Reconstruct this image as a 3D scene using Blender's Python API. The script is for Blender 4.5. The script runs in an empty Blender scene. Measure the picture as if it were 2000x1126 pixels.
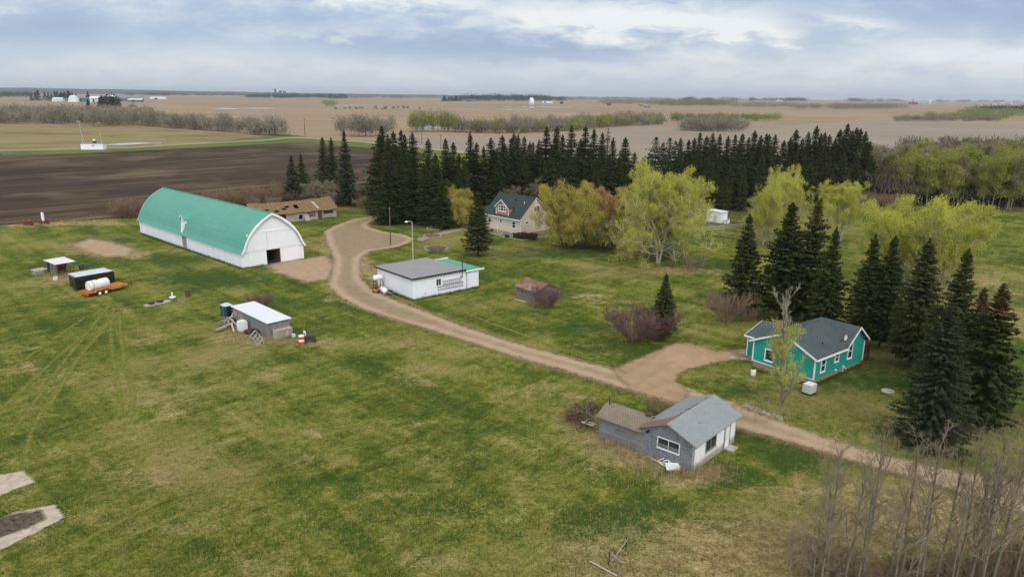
import bpy, math, random
import numpy as np
from mathutils import Vector, Matrix

# ------------------------------------------------------------------ camera
W0, H0, F = 2000.0, 1126.0, 1420.0
HC = 30.0
PITCH = math.atan(376 / F)
ROLL = math.atan(0.0095)
scene = bpy.context.scene
cam_d = bpy.data.cameras.new("camera")
cam = bpy.data.objects.new("camera", cam_d)
scene.collection.objects.link(cam)
cam_d.sensor_width = 36.0
cam_d.lens = 36.0 * F / W0
cam_d.clip_start = 0.5
cam_d.clip_end = 90000.0
_f = Vector((0, math.cos(PITCH), -math.sin(PITCH)))
_u = Vector((0, math.sin(PITCH), math.cos(PITCH)))
_x = Vector((1, 0, 0))
cx_ = math.cos(ROLL) * _x + math.sin(ROLL) * _u
cy_ = -math.sin(ROLL) * _x + math.cos(ROLL) * _u
m = Matrix((cx_, cy_, -_f)).transposed().to_4x4()
m.translation = Vector((0, 0, HC))
cam.matrix_world = m
scene.camera = cam
scene.render.resolution_x = 1024
scene.render.resolution_y = 576

# ------------------------------------------------------------------ world
SUN_EL, SUN_AZ = math.radians(44), math.radians(-70)   # azimuth measured from +X, counter-clockwise
world = bpy.data.worlds.new("World")
scene.world = world
world.use_nodes = True
wn, wl = world.node_tree.nodes, world.node_tree.links
wn.clear()

def wnode(t, **k):
    n = wn.new(t)
    for a, b in k.items():
        setattr(n, a, b)
    return n

def wmath(op, a, b=None, clamp=False):
    n = wn.new('ShaderNodeMath'); n.operation = op; n.use_clamp = clamp
    for i, s in enumerate((a, b)):
        if s is None: continue
        if isinstance(s, (int, float)): n.inputs[i].default_value = s
        else: wl.new(s, n.inputs[i])
    return n.outputs[0]

sky = wnode('ShaderNodeTexSky', sky_type='NISHITA', sun_disc=False)
sky.sun_elevation = SUN_EL
sky.sun_rotation = math.pi / 2 - SUN_AZ
sky.air_density = 1.0; sky.dust_density = 2.0; sky.ozone_density = 1.0
tc = wnode('ShaderNodeTexCoord')
sep = wnode('ShaderNodeSeparateXYZ'); wl.new(tc.outputs['Generated'], sep.inputs[0])
ay = wmath('MAXIMUM', wmath('ABSOLUTE', sep.outputs[1]), 0.05)
ta = wmath('DIVIDE', sep.outputs[0], ay); te = wmath('DIVIDE', sep.outputs[2], ay)
comb = wnode('ShaderNodeCombineXYZ'); wl.new(ta, comb.inputs[0]); wl.new(wmath('MULTIPLY', te, 3.4), comb.inputs[1])
n1 = wnode('ShaderNodeTexNoise'); n1.inputs['Scale'].default_value = 4.2; n1.inputs['Detail'].default_value = 9; n1.inputs['Roughness'].default_value = 0.58
n1.inputs['Distortion'].default_value = 0.25
wl.new(comb.outputs[0], n1.inputs['Vector'])
n2 = wnode('ShaderNodeTexNoise'); n2.inputs['Scale'].default_value = 13.0; n2.inputs['Detail'].default_value = 9; n2.inputs['Roughness'].default_value = 0.62; n2.inputs['Distortion'].default_value = 0.4
wl.new(comb.outputs[0], n2.inputs['Vector'])
# direction coordinates (tan azimuth, tan elevation) for the individual cloud masses
warp = wmath('MULTIPLY', wmath('SUBTRACT', n1.outputs['Fac'], 0.5), 0.30)
warp2 = wmath('MULTIPLY', wmath('SUBTRACT', n2.outputs['Fac'], 0.5), 0.07)
taw = wmath('ADD', ta, warp); tew = wmath('ADD', te, warp2)
def blob(px_, py_, rx, ry, amt):
    # photo pixels -> direction of that cloud
    a = (px_ - 1000) / F / 0.967; e = (186 + 0.0095 * (px_ - 1000) - py_) / F
    dx = wmath('MULTIPLY', wmath('SUBTRACT', taw, a), F / rx); dy = wmath('MULTIPLY', wmath('SUBTRACT', tew, e), F / ry)
    d2 = wmath('ADD', wmath('MULTIPLY', dx, dx), wmath('MULTIPLY', dy, dy))
    v = wmath('POWER', 2.718, wmath('MULTIPLY', d2, -1.0))
    return wmath('MULTIPLY', v, amt)
acc = wmath('MULTIPLY', wmath('SUBTRACT', n1.outputs['Fac'], 0.5), 1.1)
acc = wmath('ADD', acc, wmath('MULTIPLY', wmath('SUBTRACT', n2.outputs['Fac'], 0.5), 0.95))
for b in [(1230, 52, 240, 30, .75), (1420, 75, 120, 16, .4), (760, 8, 200, 24, .6), (690, 75, 110, 16, .4), (1620, 58, 110, 18, .5), (1880, 115, 330, 36, .5), (1250, 140, 600, 26, .35), (330, 120, 400, 30, .22),
          (860, 95, 260, 34, -.5), (1520, 70, 60, 24, -.4), (1800, 38, 240, 42, -.5), (1080, 112, 150, 18, -.45), (1250, 3, 300, 14, -.4),
          (130, 60, 260, 45, -.25), (420, 60, 300, 60, -.12), (1450, 130, 120, 10, -.15)]:
    acc = wmath('ADD', acc, blob(*b))
acc = wmath('ADD', acc, 0.53, True)
ramp = wnode('ShaderNodeValToRGB')
wl.new(acc, ramp.inputs[0])
el = ramp.color_ramp.elements
el[0].position = 0.0; el[0].color = (0.265, 0.335, 0.465, 1)
el[1].position = 1.0; el[1].color = (0.64, 0.66, 0.67, 1)
for p, c in ((0.3, (0.305, 0.38, 0.51, 1)), (0.55, (0.40, 0.46, 0.545, 1)), (0.78, (0.52, 0.56, 0.60, 1))):
    e = el.new(p); e.color = c
# towards the horizon the deck evens out
hmix = wnode('ShaderNodeMixRGB'); wl.new(ramp.outputs[0], hmix.inputs[1]); hmix.inputs[2].default_value = (0.47, 0.52, 0.57, 1)
mr = wnode('ShaderNodeMapRange'); wl.new(sep.outputs[2], mr.inputs[0])
mr.inputs[1].default_value = 0.005; mr.inputs[2].default_value = 0.06; mr.inputs[3].default_value = 0.85; mr.inputs[4].default_value = 0.0
wl.new(mr.outputs[0], hmix.inputs[0])
skys = wnode('ShaderNodeMixRGB', blend_type='MULTIPLY'); skys.inputs[0].default_value = 1; wl.new(sky.outputs[0], skys.inputs[1]); skys.inputs[2].default_value = (0.08, 0.08, 0.08, 1)
cmix = wnode('ShaderNodeMixRGB'); cmix.inputs[0].default_value = 0.86
wl.new(skys.outputs[0], cmix.inputs[1]); wl.new(hmix.outputs[0], cmix.inputs[2])
# an overcast deck is brighter overhead than at the horizon
zr = wnode('ShaderNodeMapRange'); wl.new(sep.outputs[2], zr.inputs[0]); zr.inputs[1].default_value = .14; zr.inputs[2].default_value = .7; zr.inputs[3].default_value = 1.0; zr.inputs[4].default_value = 1.0
zc = wnode('ShaderNodeMapRange'); wl.new(sep.outputs[2], zc.inputs[0]); zc.inputs[1].default_value = .14; zc.inputs[2].default_value = .4; zc.inputs[3].default_value = 0.0; zc.inputs[4].default_value = .85
zmix = wnode('ShaderNodeMixRGB'); wl.new(zc.outputs[0], zmix.inputs[0]); wl.new(cmix.outputs[0], zmix.inputs[1]); zmix.inputs[2].default_value = (.45, .452, .462, 1)   # thicker, whiter cloud overhead
zm = wnode('ShaderNodeVectorMath', operation='SCALE'); wl.new(zmix.outputs[0], zm.inputs[0]); wl.new(zr.outputs[0], zm.inputs['Scale'])
# added low glow behind the camera, below the sun, to brighten the left-hand walls
dt = wnode('ShaderNodeVectorMath', operation='DOT_PRODUCT'); wl.new(tc.outputs['Generated'], dt.inputs[0]); dt.inputs[1].default_value = (math.cos(math.radians(22)) * math.cos(SUN_AZ - .35), math.cos(math.radians(22)) * math.sin(SUN_AZ - .35), math.sin(math.radians(22)))
gl = wnode('ShaderNodeMapRange', interpolation_type='SMOOTHSTEP'); wl.new(dt.outputs['Value'], gl.inputs[0]); gl.inputs[1].default_value = -.25; gl.inputs[2].default_value = 1.0; gl.inputs[3].default_value = 1.0; gl.inputs[4].default_value = 2.5
zg = wnode('ShaderNodeVectorMath', operation='SCALE'); wl.new(zm.outputs[0], zg.inputs[0]); wl.new(gl.outputs[0], zg.inputs['Scale'])
bg = wnode('ShaderNodeBackground'); wl.new(zg.outputs[0], bg.inputs[0]); bg.inputs[1].default_value = 1.0
wo = wnode('ShaderNodeOutputWorld'); wl.new(bg.outputs[0], wo.inputs[0])

# ------------------------------------------------------------------ sun
sd = bpy.data.lights.new("sun", 'SUN'); sd.energy = 0.85; sd.angle = math.radians(12); sd.color = (1.0, 0.95, 0.87)
sun = bpy.data.objects.new("sun", sd); scene.collection.objects.link(sun)
sv = Vector((math.cos(SUN_EL) * math.cos(SUN_AZ), math.cos(SUN_EL) * math.sin(SUN_AZ), math.sin(SUN_EL)))
sun.rotation_euler = sv.to_track_quat('Z', 'Y').to_euler()
sun.location = (60, -40, 80)

scene.view_settings.view_transform = 'Standard'
scene.view_settings.look = 'None'
scene.view_settings.gamma = 1.0
scene.view_settings.exposure = 0.55
scene.render.engine = 'CYCLES'
scene.cycles.transparent_max_bounces = 16
scene.cycles.max_bounces = 6

# ------------------------------------------------------------------ pixel <-> place helpers
CR, SR, CP, SP = math.cos(ROLL), math.sin(ROLL), math.cos(PITCH), math.sin(PITCH)
def ray(x, y):
    u = (x - 1000) / F; v = (563 - y) / F
    u2 = u * CR - v * SR; v2 = u * SR + v * CR
    return np.array([u2, CP + v2 * SP, -SP + v2 * CP])
def G(x, y, z=0.0):
    d = ray(x, y); t = (z - HC) / d[2]
    return np.array([0, 0, HC]) + t * d
def proj(P):
    P = np.asarray(P, float); q = P - np.array([0, 0, HC])
    zf = q[..., 1] * CP - q[..., 2] * SP; yu = q[..., 1] * SP + q[..., 2] * CP
    zf = np.where(zf < 1, 1e9, zf)
    u2 = q[..., 0] / zf; v2 = yu / zf
    return 1000 + F * (u2 * CR + v2 * SR), 563 - F * (-u2 * SR + v2 * CR)
def Hh(g, x, ytop):
    r = math.hypot(g[0], g[1]); d = ray(x, ytop); t = r / math.hypot(d[0], d[1])
    return HC + t * d[2]
def spot(tx, ty, by):
    """ground spot and height of a vertical thing whose top shows at (tx,ty) and whose foot shows on row by"""
    d = ray(tx, ty); az = math.atan2(d[0], d[1]); bx = tx
    for _ in range(12):
        g = G(bx, by); a = math.atan2(g[0], g[1]); bx += (az - a) * F
    g = G(bx, by)
    return g, Hh(g, tx, ty)

# ------------------------------------------------------------------ object helpers
COL = scene.collection
def thing(name, label=None, cat=None, loc=(0, 0, 0), rz=0.0, group=None, kind=None, parent=None):
    o = bpy.data.objects.new(name, None); COL.objects.link(o)
    o.empty_display_size = 0.3
    o.location = (float(loc[0]), float(loc[1]), float(loc[2]) if len(loc) > 2 else 0.0); o.rotation_euler = (0, 0, rz)
    tag(o, label, cat, group, kind)
    if parent: o.parent = parent
    return o
def tag(o, label=None, cat=None, group=None, kind=None):
    if label: o['label'] = label
    if cat: o['category'] = cat
    if group: o['group'] = group
    if kind: o['kind'] = kind
    return o

class MB:
    def __init__(s): s.v = []; s.f = []; s.m = []
    def face(s, pts, m=0):
        i = len(s.v); s.v += [tuple(map(float, p)) for p in pts]; s.f.append(tuple(range(i, i + len(pts)))); s.m.append(m); return s
    def mesh(s, vs, fs, m=0):
        i = len(s.v); s.v += [tuple(map(float, p)) for p in vs]
        for f in fs: s.f.append(tuple(i + k for k in f)); s.m.append(m)
        return s
    def box(s, a, b, m=0):
        x0, y0, z0 = a; x1, y1, z1 = b
        if x0 > x1: x0, x1 = x1, x0
        if y0 > y1: y0, y1 = y1, y0
        if z0 > z1: z0, z1 = z1, z0
        v = [(x0, y0, z0), (x1, y0, z0), (x1, y1, z0), (x0, y1, z0), (x0, y0, z1), (x1, y0, z1), (x1, y1, z1), (x0, y1, z1)]
        return s.mesh(v, [(0, 3, 2, 1), (4, 5, 6, 7), (0, 1, 5, 4), (1, 2, 6, 5), (2, 3, 7, 6), (3, 0, 4, 7)], m)
    def extr(s, poly, vec, m=0):
        n = len(poly); a = [np.array(p, float) for p in poly]; b = [p + np.array(vec, float) for p in a]
        nrm = np.zeros(3)
        for i in range(n): nrm += np.cross(a[i], a[(i + 1) % n])
        if nrm @ np.array(vec, float) > 0: a.reverse(); b.reverse()
        s.mesh(a + b, [tuple(range(n)), tuple(range(2 * n - 1, n - 1, -1))] + [((i + 1) % n, i, n + i, n + (i + 1) % n) for i in range(n)], m)
        return s
    def tube(s, p, q, r, r2=None, n=8, m=0, caps=True):
        p = np.array(p, float); q = np.array(q, float); r2 = r if r2 is None else r2
        d = q - p; L = np.linalg.norm(d); d = d / max(L, 1e-9)
        t = np.array([0, 0, 1.0]) if abs(d[2]) < .9 else np.array([1.0, 0, 0])
        a = np.cross(d, t); a /= np.linalg.norm(a); b = np.cross(d, a)
        v = []
        for c, rr in ((p, r), (q, r2)):
            for k in range(n):
                w = 2 * math.pi * k / n; v.append(c + rr * (math.cos(w) * a + math.sin(w) * b))
        f = [(k, (k + 1) % n, n + (k + 1) % n, n + k)[::-1] for k in range(n)]
        if caps: f += [tuple(range(n)), tuple(range(2 * n - 1, n - 1, -1))]
        return s.mesh(v, f, m)
    def path(s, pts, r, n=6, m=0):
        for i in range(len(pts) - 1): s.tube(pts[i], pts[i + 1], r, n=n, m=m)
        return s
    def lathe(s, prof, c=(0, 0, 0), n=16, axis='Z', m=0):
        v = []; f = []
        for r, z in prof:
            for k in range(n):
                w = 2 * math.pi * k / n; x, y = r * math.cos(w), r * math.sin(w)
                v.append((c[0] + x, c[1] + y, c[2] + z) if axis == 'Z' else ((c[0] + z, c[1] + x, c[2] + y) if axis == 'X' else (c[0] + x, c[1] + z, c[2] - y)))
        for i in range(len(prof) - 1):
            for k in range(n): f.append((i * n + k, i * n + (k + 1) % n, (i + 1) * n + (k + 1) % n, (i + 1) * n + k))
        f.append(tuple(range(n - 1, -1, -1))); f.append(tuple((len(prof) - 1) * n + k for k in range(n)))
        return s.mesh(v, f, m)
    def build(s, name, mats, parent=None, smooth=False, loc=None, rz=None):
        me = bpy.data.meshes.new(name); me.from_pydata(s.v, [], s.f)
        if not isinstance(mats, (list, tuple)): mats = [mats]
        for mm in mats: me.materials.append(MAT(mm) if isinstance(mm, str) else mm)
        me.polygons.foreach_set('material_index', s.m)
        if smooth: me.polygons.foreach_set('use_smooth', [True] * len(s.f))
        uv = me.uv_layers.new(name='UVMap').data      # metric UVs: u along the level line of the face, v up the slope
        V = np.array(s.v)
        out = np.zeros(len(me.loops) * 2); k = 0
        for f in s.f:
            P = V[list(f)]; n = np.zeros(3)
            for i in range(len(f)): n += np.cross(P[i], P[(i + 1) % len(f)])
            n /= max(np.linalg.norm(n), 1e-12)
            u = np.array([-n[1], n[0], 0.0])
            lu = np.linalg.norm(u)
            u = u / lu if lu > 1e-3 else np.array([1.0, 0, 0])
            w = np.cross(n, u)
            for p in P: out[k] = p @ u; out[k + 1] = p @ w; k += 2
        uv.foreach_set('uv', out)
        me.update()
        o = bpy.data.objects.new(name, me); COL.objects.link(o)
        if parent: o.parent = parent
        if loc is not None: o.location = tuple(float(c) for c in loc)
        if rz is not None: o.rotation_euler = (0, 0, rz)
        return o

# ------------------------------------------------------------------ materials
_M = {}
def MAT(n): return _M[n]
class NT:
    def __init__(s, name):
        s.mat = bpy.data.materials.new(name); s.mat.use_nodes = True; s.n = s.mat.node_tree.nodes; s.l = s.mat.node_tree.links
        s.n.clear(); s.out = s.n.new('ShaderNodeOutputMaterial'); s.b = s.n.new('ShaderNodeBsdfPrincipled'); s.l.new(s.b.outputs[0], s.out.inputs[0])
        _M[name] = s.mat
    def set(s, i, v):
        if isinstance(v, bpy.types.NodeSocket): s.l.new(v, i)
        else: i.default_value = v if not (isinstance(v, tuple) and len(v) == 3 and i.type == 'RGBA') else (*v, 1)
    def math(s, op, a, b=0.0, clamp=False):
        n = s.n.new('ShaderNodeMath'); n.operation = op; n.use_clamp = clamp; s.set(n.inputs[0], a); s.set(n.inputs[1], b); return n.outputs[0]
    def coord(s, kind='Object', scale=(1, 1, 1), rot=(0, 0, 0)):
        t = s.n.new('ShaderNodeTexCoord'); mp = s.n.new('ShaderNodeMapping'); s.l.new(t.outputs[kind], mp.inputs[0])
        mp.inputs['Scale'].default_value = scale
        if any(rot):
            m2 = s.n.new('ShaderNodeMapping'); m2.inputs['Rotation'].default_value = rot; s.l.new(t.outputs[kind], m2.inputs[0]); s.l.new(m2.outputs[0], mp.inputs[0])
        return mp.outputs[0]
    def noise(s, vec, scale, detail=4, rough=.55, dist=0.0):
        n = s.n.new('ShaderNodeTexNoise'); s.l.new(vec, n.inputs['Vector']); n.inputs['Scale'].default_value = scale
        n.inputs['Detail'].default_value = detail; n.inputs['Roughness'].default_value = rough; n.inputs['Distortion'].default_value = dist
        return n.outputs['Fac']
    def rng(s, v, a, b, c=0.0, d=1.0, smooth=False):
        n = s.n.new('ShaderNodeMapRange'); n.clamp = True
        if smooth: n.interpolation_type = 'SMOOTHSTEP'
        s.set(n.inputs[0], v)
        for i, x in enumerate((a, b, c, d)): s.set(n.inputs[i + 1], x)
        return n.outputs[0]
    def mix(s, f, a, b, mode='MIX'):
        n = s.n.new('ShaderNodeMixRGB'); n.blend_type = mode; s.set(n.inputs[0], f); s.set(n.inputs[1], a); s.set(n.inputs[2], b); return n.outputs[0]
    def attr(s, name):
        n = s.n.new('ShaderNodeAttribute'); n.attribute_name = name; return n.outputs['Fac']
    def bump(s, h, st=.4, dist=.05):
        n = s.n.new('ShaderNodeBump'); n.inputs['Strength'].default_value = st; n.inputs['Distance'].default_value = dist; s.l.new(h, n.inputs['Height']); s.l.new(n.outputs[0], s.b.inputs['Normal'])
    def col(s, c, rough=.8, spec=.3, metal=0.0):
        s.set(s.b.inputs['Base Color'], c); s.set(s.b.inputs['Roughness'], rough); s.b.inputs['Specular IOR Level'].default_value = spec; s.b.inputs['Metallic'].default_value = metal
        return s.mat
    def alpha(s, v): s.set(s.b.inputs['Alpha'], v)
    def split(s, vec):
        n = s.n.new('ShaderNodeSeparateXYZ'); s.l.new(vec, n.inputs[0]); return n.outputs
    def rnd(s): return s.n.new('ShaderNodeObjectInfo').outputs['Random']

def plain(name, c1, c2=None, scale=2.0, rough=.7, spec=.3, metal=0.0, dirt=None, dscale=.6, damt=.4, bump=0.0, kind='Object', stretch=(1, 1, 1)):
    t = NT(name); c2 = c2 or tuple(.8 * x for x in c1)
    v = t.coord(kind, stretch); n = t.noise(v, scale, 5, .6); c = t.mix(t.rng(n, .35, .65), c1, c2)
    if dirt: c = t.mix(t.rng(t.noise(v, dscale, 6, .65), .5, .72, 0, damt), c, dirt)
    t.col(c, rough, spec, metal)
    if bump: t.bump(n, bump)
    return t.mat
def boards(name, c1, c2, period=.2, axis=1, gap=.12, rough=.85, gapc=(.03, .028, .025), dirt=None, damt=.5, spec=.2, low=None, gapa=1.0):
    """board siding on metric UVs; axis 0 = upright boards, 1 = horizontal courses"""
    t = NT(name); v = t.coord('UV'); u = t.split(v)
    k = t.math('DIVIDE', u[axis], period); fr = t.math('FRACT', k); fl = t.math('FLOOR', k)
    wn_ = t.n.new('ShaderNodeTexWhiteNoise'); wn_.noise_dimensions = '1D'; t.l.new(fl, wn_.inputs['W'])
    st = (1.2, 14, 1) if axis == 1 else (14, 1.2, 1)
    g = t.noise(t.coord('UV', st), 1.0, 4, .6)
    c = t.mix(t.math('ADD', t.math('MULTIPLY', wn_.outputs['Value'], .5), t.math('MULTIPLY', g, .55)), c1, c2)
    if dirt: c = t.mix(t.rng(t.noise(v, .7, 6, .7), .45, .7, 0, damt), c, dirt)
    if low:  # splashed / peeled band with its own ragged outline low on the wall
        z = t.split(t.coord('Object'))[2]
        c = t.mix(t.math('MULTIPLY', t.rng(t.math('ADD', z, t.math('MULTIPLY', t.math('SUBTRACT', t.noise(v, 1.6, 6, .7), .5), -1.2)), low[1], low[1] - .5), low[2] if len(low) > 2 else .8), c, low[0])
    e = t.rng(fr, 0, gap, 1, 0)
    c = t.mix(t.math('MULTIPLY', e, gapa), c, gapc)
    t.col(c, rough, spec); t.bump(t.math('SUBTRACT', 1.0, e), .5, .03); return t.mat
def shingles(name, c1, c2, w=.3, h=.15, dirt=None, damt=.5, dsc=.5, rough=.9, mortar=.02, third=None, edge=None):
    t = NT(name); v = t.coord('UV')
    b = t.n.new('ShaderNodeTexBrick'); t.l.new(v, b.inputs['Vector']); b.inputs['Scale'].default_value = 1
    b.inputs['Brick Width'].default_value = w; b.inputs['Row Height'].default_value = h; b.inputs['Mortar Size'].default_value = mortar * h / .15 * .5
    b.inputs['Color1'].default_value = (*c1, 1); b.inputs['Color2'].default_value = (*c2, 1); b.inputs['Mortar'].default_value = (*[.45 * x for x in c1], 1)
    c = t.mix(t.rng(t.noise(v, 3, 5, .7), .35, .65, 0, .5), b.outputs[0], tuple(.5 * (x + y) for x, y in zip(c1, c2)))
    if dirt: c = t.mix(t.rng(t.noise(v, dsc, 6, .65), .45, .68, 0, damt), c, dirt)
    if third: c = t.mix(t.rng(t.noise(v, 1.3, 6, .75), .56, .66, 0, .8), c, third)
    t.col(c, rough, .2); t.bump(b.outputs['Fac'], -.4, .02); return t.mat

plain('white_paint', (.78, .79, .80), (.72, .73, .75), 3, .5, dirt=(.5, .48, .44), dscale=.9, damt=.25)
plain('white_trim', (.82, .82, .82), (.76, .76, .76), 4, .5)
plain('white_plastic', (.76, .77, .74), (.66, .67, .62), 3, .45, dirt=(.42, .42, .36), damt=.3)
plain('black_rubber', (.025, .025, .025), (.04, .038, .036), 8, .8)
plain('black_metal', (.012, .012, .013), (.02, .02, .021), 3, .22, .5)
plain('dark_metal', (.05, .05, .055), (.08, .075, .07), 6, .5, .5, .4)
plain('galvanised', (.46, .48, .50), (.38, .40, .42), 5, .4, .5, .5)
plain('rust', (.11, .065, .045), (.07, .045, .035), 8, .85, dirt=(.17, .11, .07), dscale=3, damt=.6)
plain('rusty_brown', (.12, .07, .045), (.07, .045, .035), 9, .9)
plain('red_paint', (.22, .035, .03), (.15, .03, .025), 5, .6, dirt=(.13, .06, .04), damt=.6)
plain('barrel_red', (.62, .05, .03), (.5, .04, .03), 5, .45)
plain('orange_paint', (.62, .20, .018), (.5, .15, .02), 3, .5, dirt=(.25, .1, .04), damt=.5)
plain('deck_red', (.15, .035, .028), (.11, .03, .025), 5, .7)
plain('weathered_wood', (.30, .27, .24), (.19, .17, .155), 6, .9, stretch=(1, 1, 1))
plain('pale_wood', (.48, .43, .35), (.36, .32, .26), 5, .9)
plain('pole_wood', (.16, .12, .09), (.10, .075, .06), 6, .9)
plain('blue_plastic', (.055, .10, .15), (.045, .08, .125), 4, .5)
plain('toilet_roof', (.48, .58, .60), (.42, .52, .54), 4, .5)
plain('stone', (.36, .34, .31), (.24, .23, .21), 3, .9)
plain('concrete', (.44, .41, .36), (.36, .33, .29), 2, .9, dirt=(.24, .2, .15), dscale=.8, damt=.6, bump=.2)
plain('foundation', (.36, .27, .22), (.29, .22, .18), 2, .9, dirt=(.2, .17, .14), damt=.4)
plain('inside_dark', (.05, .045, .04), (.03, .028, .026), 2, .9)
plain('bark_grey', (.23, .195, .145), (.14, .115, .085), 12, .95, spec=.1)
plain('bark_aspen', (.27, .245, .19), (.17, .15, .115), 6, .9, spec=.1)
plain('grass_blade', (.06, .10, .015), (.12, .14, .03), 3, .95, spec=.1)
plain('bark_pale', (.42, .39, .29), (.27, .245, .18), 6, .9, spec=.1)
plain('bark_dark', (.075, .055, .042), (.045, .035, .028), 8, .95, spec=.1)
plain('twig_brown', (.25, .175, .115), (.17, .12, .08), 3, .95, spec=.1)
plain('twig_purple', (.20, .125, .11), (.14, .09, .08), 3, .95, spec=.1)
plain('twig_grey', (.29, .225, .15), (.20, .155, .10), 3, .95, spec=.1)
plain('bush_leaf', (.06, .07, .03), (.11, .065, .04), 3, .9, spec=.1)
plain('dry_stalk', (.40, .31, .17), (.28, .21, .11), 3, .95, spec=.1)
plain('flower_bed', (.12, .075, .05), (.17, .12, .08), 3, .95, spec=.1)
plain('lamp_glass', (.8, .82, .82), (.75, .77, .77), 4, .2, .5)
boards('barn_siding', (.82, .84, .88), (.68, .70, .74), .9, 0, .02, .55, (.5, .52, .55), dirt=(.50, .46, .40), damt=.12, spec=.3, low=((.42, .37, .30), .35, .5), gapa=.35)
boards('barn_gable', (.78, .79, .81), (.74, .75, .77), .3, 0, .04, .55, (.5, .5, .52), dirt=(.5, .49, .46), damt=.15, spec=.3, low=((.45, .41, .34), .3, .5), gapa=.25)
boards('garage_siding', (.78, .79, .80), (.74, .75, .77), .25, 0, .05, .5, (.55, .56, .58), spec=.3, low=((.42, .38, .30), .25, .5), gapa=.25)
boards('stucco_house', (.66, .56, .46), (.62, .53, .43), .22, 1, .03, .8, (.3, .26, .22), dirt=(.4, .34, .28), damt=.2, gapa=.3)
boards('dormer_siding', (.43, .22, .15), (.39, .195, .13), .2, 1, .06, .7, (.2, .1, .07), gapa=.4)
boards('grey_boards', (.26, .26, .265), (.16, .16, .165), .17, 1, .12, .95, (.03, .03, .032), dirt=(.10, .10, .10), damt=.45)
boards('log_boards', (.26, .235, .21), (.15, .135, .125), .2, 1, .16, .95, (.03, .026, .022), dirt=(.1, .09, .08), damt=.4)
boards('old_white_boards', (.50, .46, .42), (.30, .26, .23), .2, 1, .1, .95, (.06, .05, .045), dirt=(.17, .13, .10), damt=.7)
boards('peeled_white', (.84, .83, .81), (.78, .77, .75), 1.2, 0, .01, .8, (.5, .48, .45), dirt=(.6, .57, .52), damt=.12, low=((.30, .26, .235), .85, .9), gapa=.4)
boards('teal_siding', (.020, .35, .27), (.018, .31, .24), .2, 1, .05, .55, (.01, .15, .12), spec=.3, gapa=.35)
boards('teal_upright', (.018, .31, .245), (.015, .27, .215), .3, 0, .06, .55, (.008, .12, .1), spec=.3, gapa=.5)
boards('weathered_panel', (.33, .28, .24), (.18, .15, .14), .22, 0, .12, .95, (.05, .04, .04), dirt=(.5, .46, .42), damt=.8)
t = NT('osb_grey'); v = t.coord('UV'); vo = t.n.new('ShaderNodeTexVoronoi'); vo.inputs['Scale'].default_value = 9; t.l.new(v, vo.inputs['Vector'])
c = t.mix(t.rng(t.split(vo.outputs['Color'])[0], 0, 1), (.125, .135, .15), (.23, .24, .26)); c = t.mix(t.rng(t.noise(v, .9, 5, .7), .5, .7, 0, .4), c, (.14, .125, .12)); t.col(c, .9, .2)
def roofm(name, c1, c2, period=.9, rough=.45, dirt=None, damt=.3, spec=.4, axis=0, coordk='UV', gapa=.35):
    t = NT(name); v = t.coord(coordk); u = t.split(v)[axis]; fr = t.math('FRACT', t.math('DIVIDE', u, period)); e = t.rng(t.math('ABSOLUTE', t.math('SUBTRACT', fr, .5)), .44, .5)
    c = t.mix(t.rng(t.noise(v, .35, 6, .6), .3, .7), c1, c2)
    if dirt: c = t.mix(t.rng(t.noise(v, .8, 7, .7), .5, .75, 0, damt), c, dirt)
    c = t.mix(t.math('MULTIPLY', e, gapa), c, tuple(.6 * x for x in c1)); t.col(c, rough, spec); t.bump(e, .4, .03)
roofm('barn_roof', (.08, .285, .215), (.10, .315, .24), .9, .5, dirt=(.065, .235, .18), damt=.35, axis=1, coordk='Object')
roofm('green_metal', (.09, .30, .215), (.10, .33, .24), .6)
roofm('white_metal', (.70, .71, .74), (.66, .67, .70), .8, .45, dirt=(.6, .6, .6), damt=.2)
roofm('tar_roof', (.25, .245, .25), (.28, .275, .28), 1.0, .9, dirt=(.21, .20, .20), damt=.5, spec=.2, gapa=.2)
roofm('trailer_white', (.56, .60, .66), (.50, .54, .60), 1.2, .35)
shingles('asphalt_green', (.03, .047, .043), (.045, .063, .058), dirt=(.06, .075, .07), damt=.4)
shingles('asphalt_teal_house', (.055, .075, .078), (.085, .105, .107), dirt=(.11, .13, .13), damt=.4)
shingles('asphalt_grey', (.23, .26, .265), (.29, .32, .32), dirt=(.20, .215, .21), damt=.5)
shingles('cedar_old', (.31, .255, .185), (.20, .165, .13), .25, .22, dirt=(.12, .10, .08), damt=.6, mortar=.05)
shingles('cedar_brown', (.26, .165, .085), (.17, .11, .065), .3, .25, dirt=(.14, .12, .045), damt=.6, third=(.34, .27, .19), mortar=.04)
shingles('cedar_red', (.26, .13, .08), (.17, .095, .07), .25, .3, dirt=(.33, .3, .27), damt=.6, mortar=.05)
shingles('rusty_patch', (.30, .15, .09), (.22, .12, .08), .25, .2, dirt=(.2, .18, .16), damt=.6)
t = NT('glass'); t.col(t.mix(t.rng(t.noise(t.coord('UV'), 1.2, 3), .3, .7), (.012, .016, .02), (.045, .055, .06)), .08, .6)
t = NT('glass_pale'); t.col(t.mix(t.rng(t.noise(t.coord('UV'), 1.5, 3), .3, .7), (.10, .10, .11), (.2, .18, .18)), .15, .6)
t = NT('water'); t.col((.38, .42, .46), .04, .8)

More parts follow.
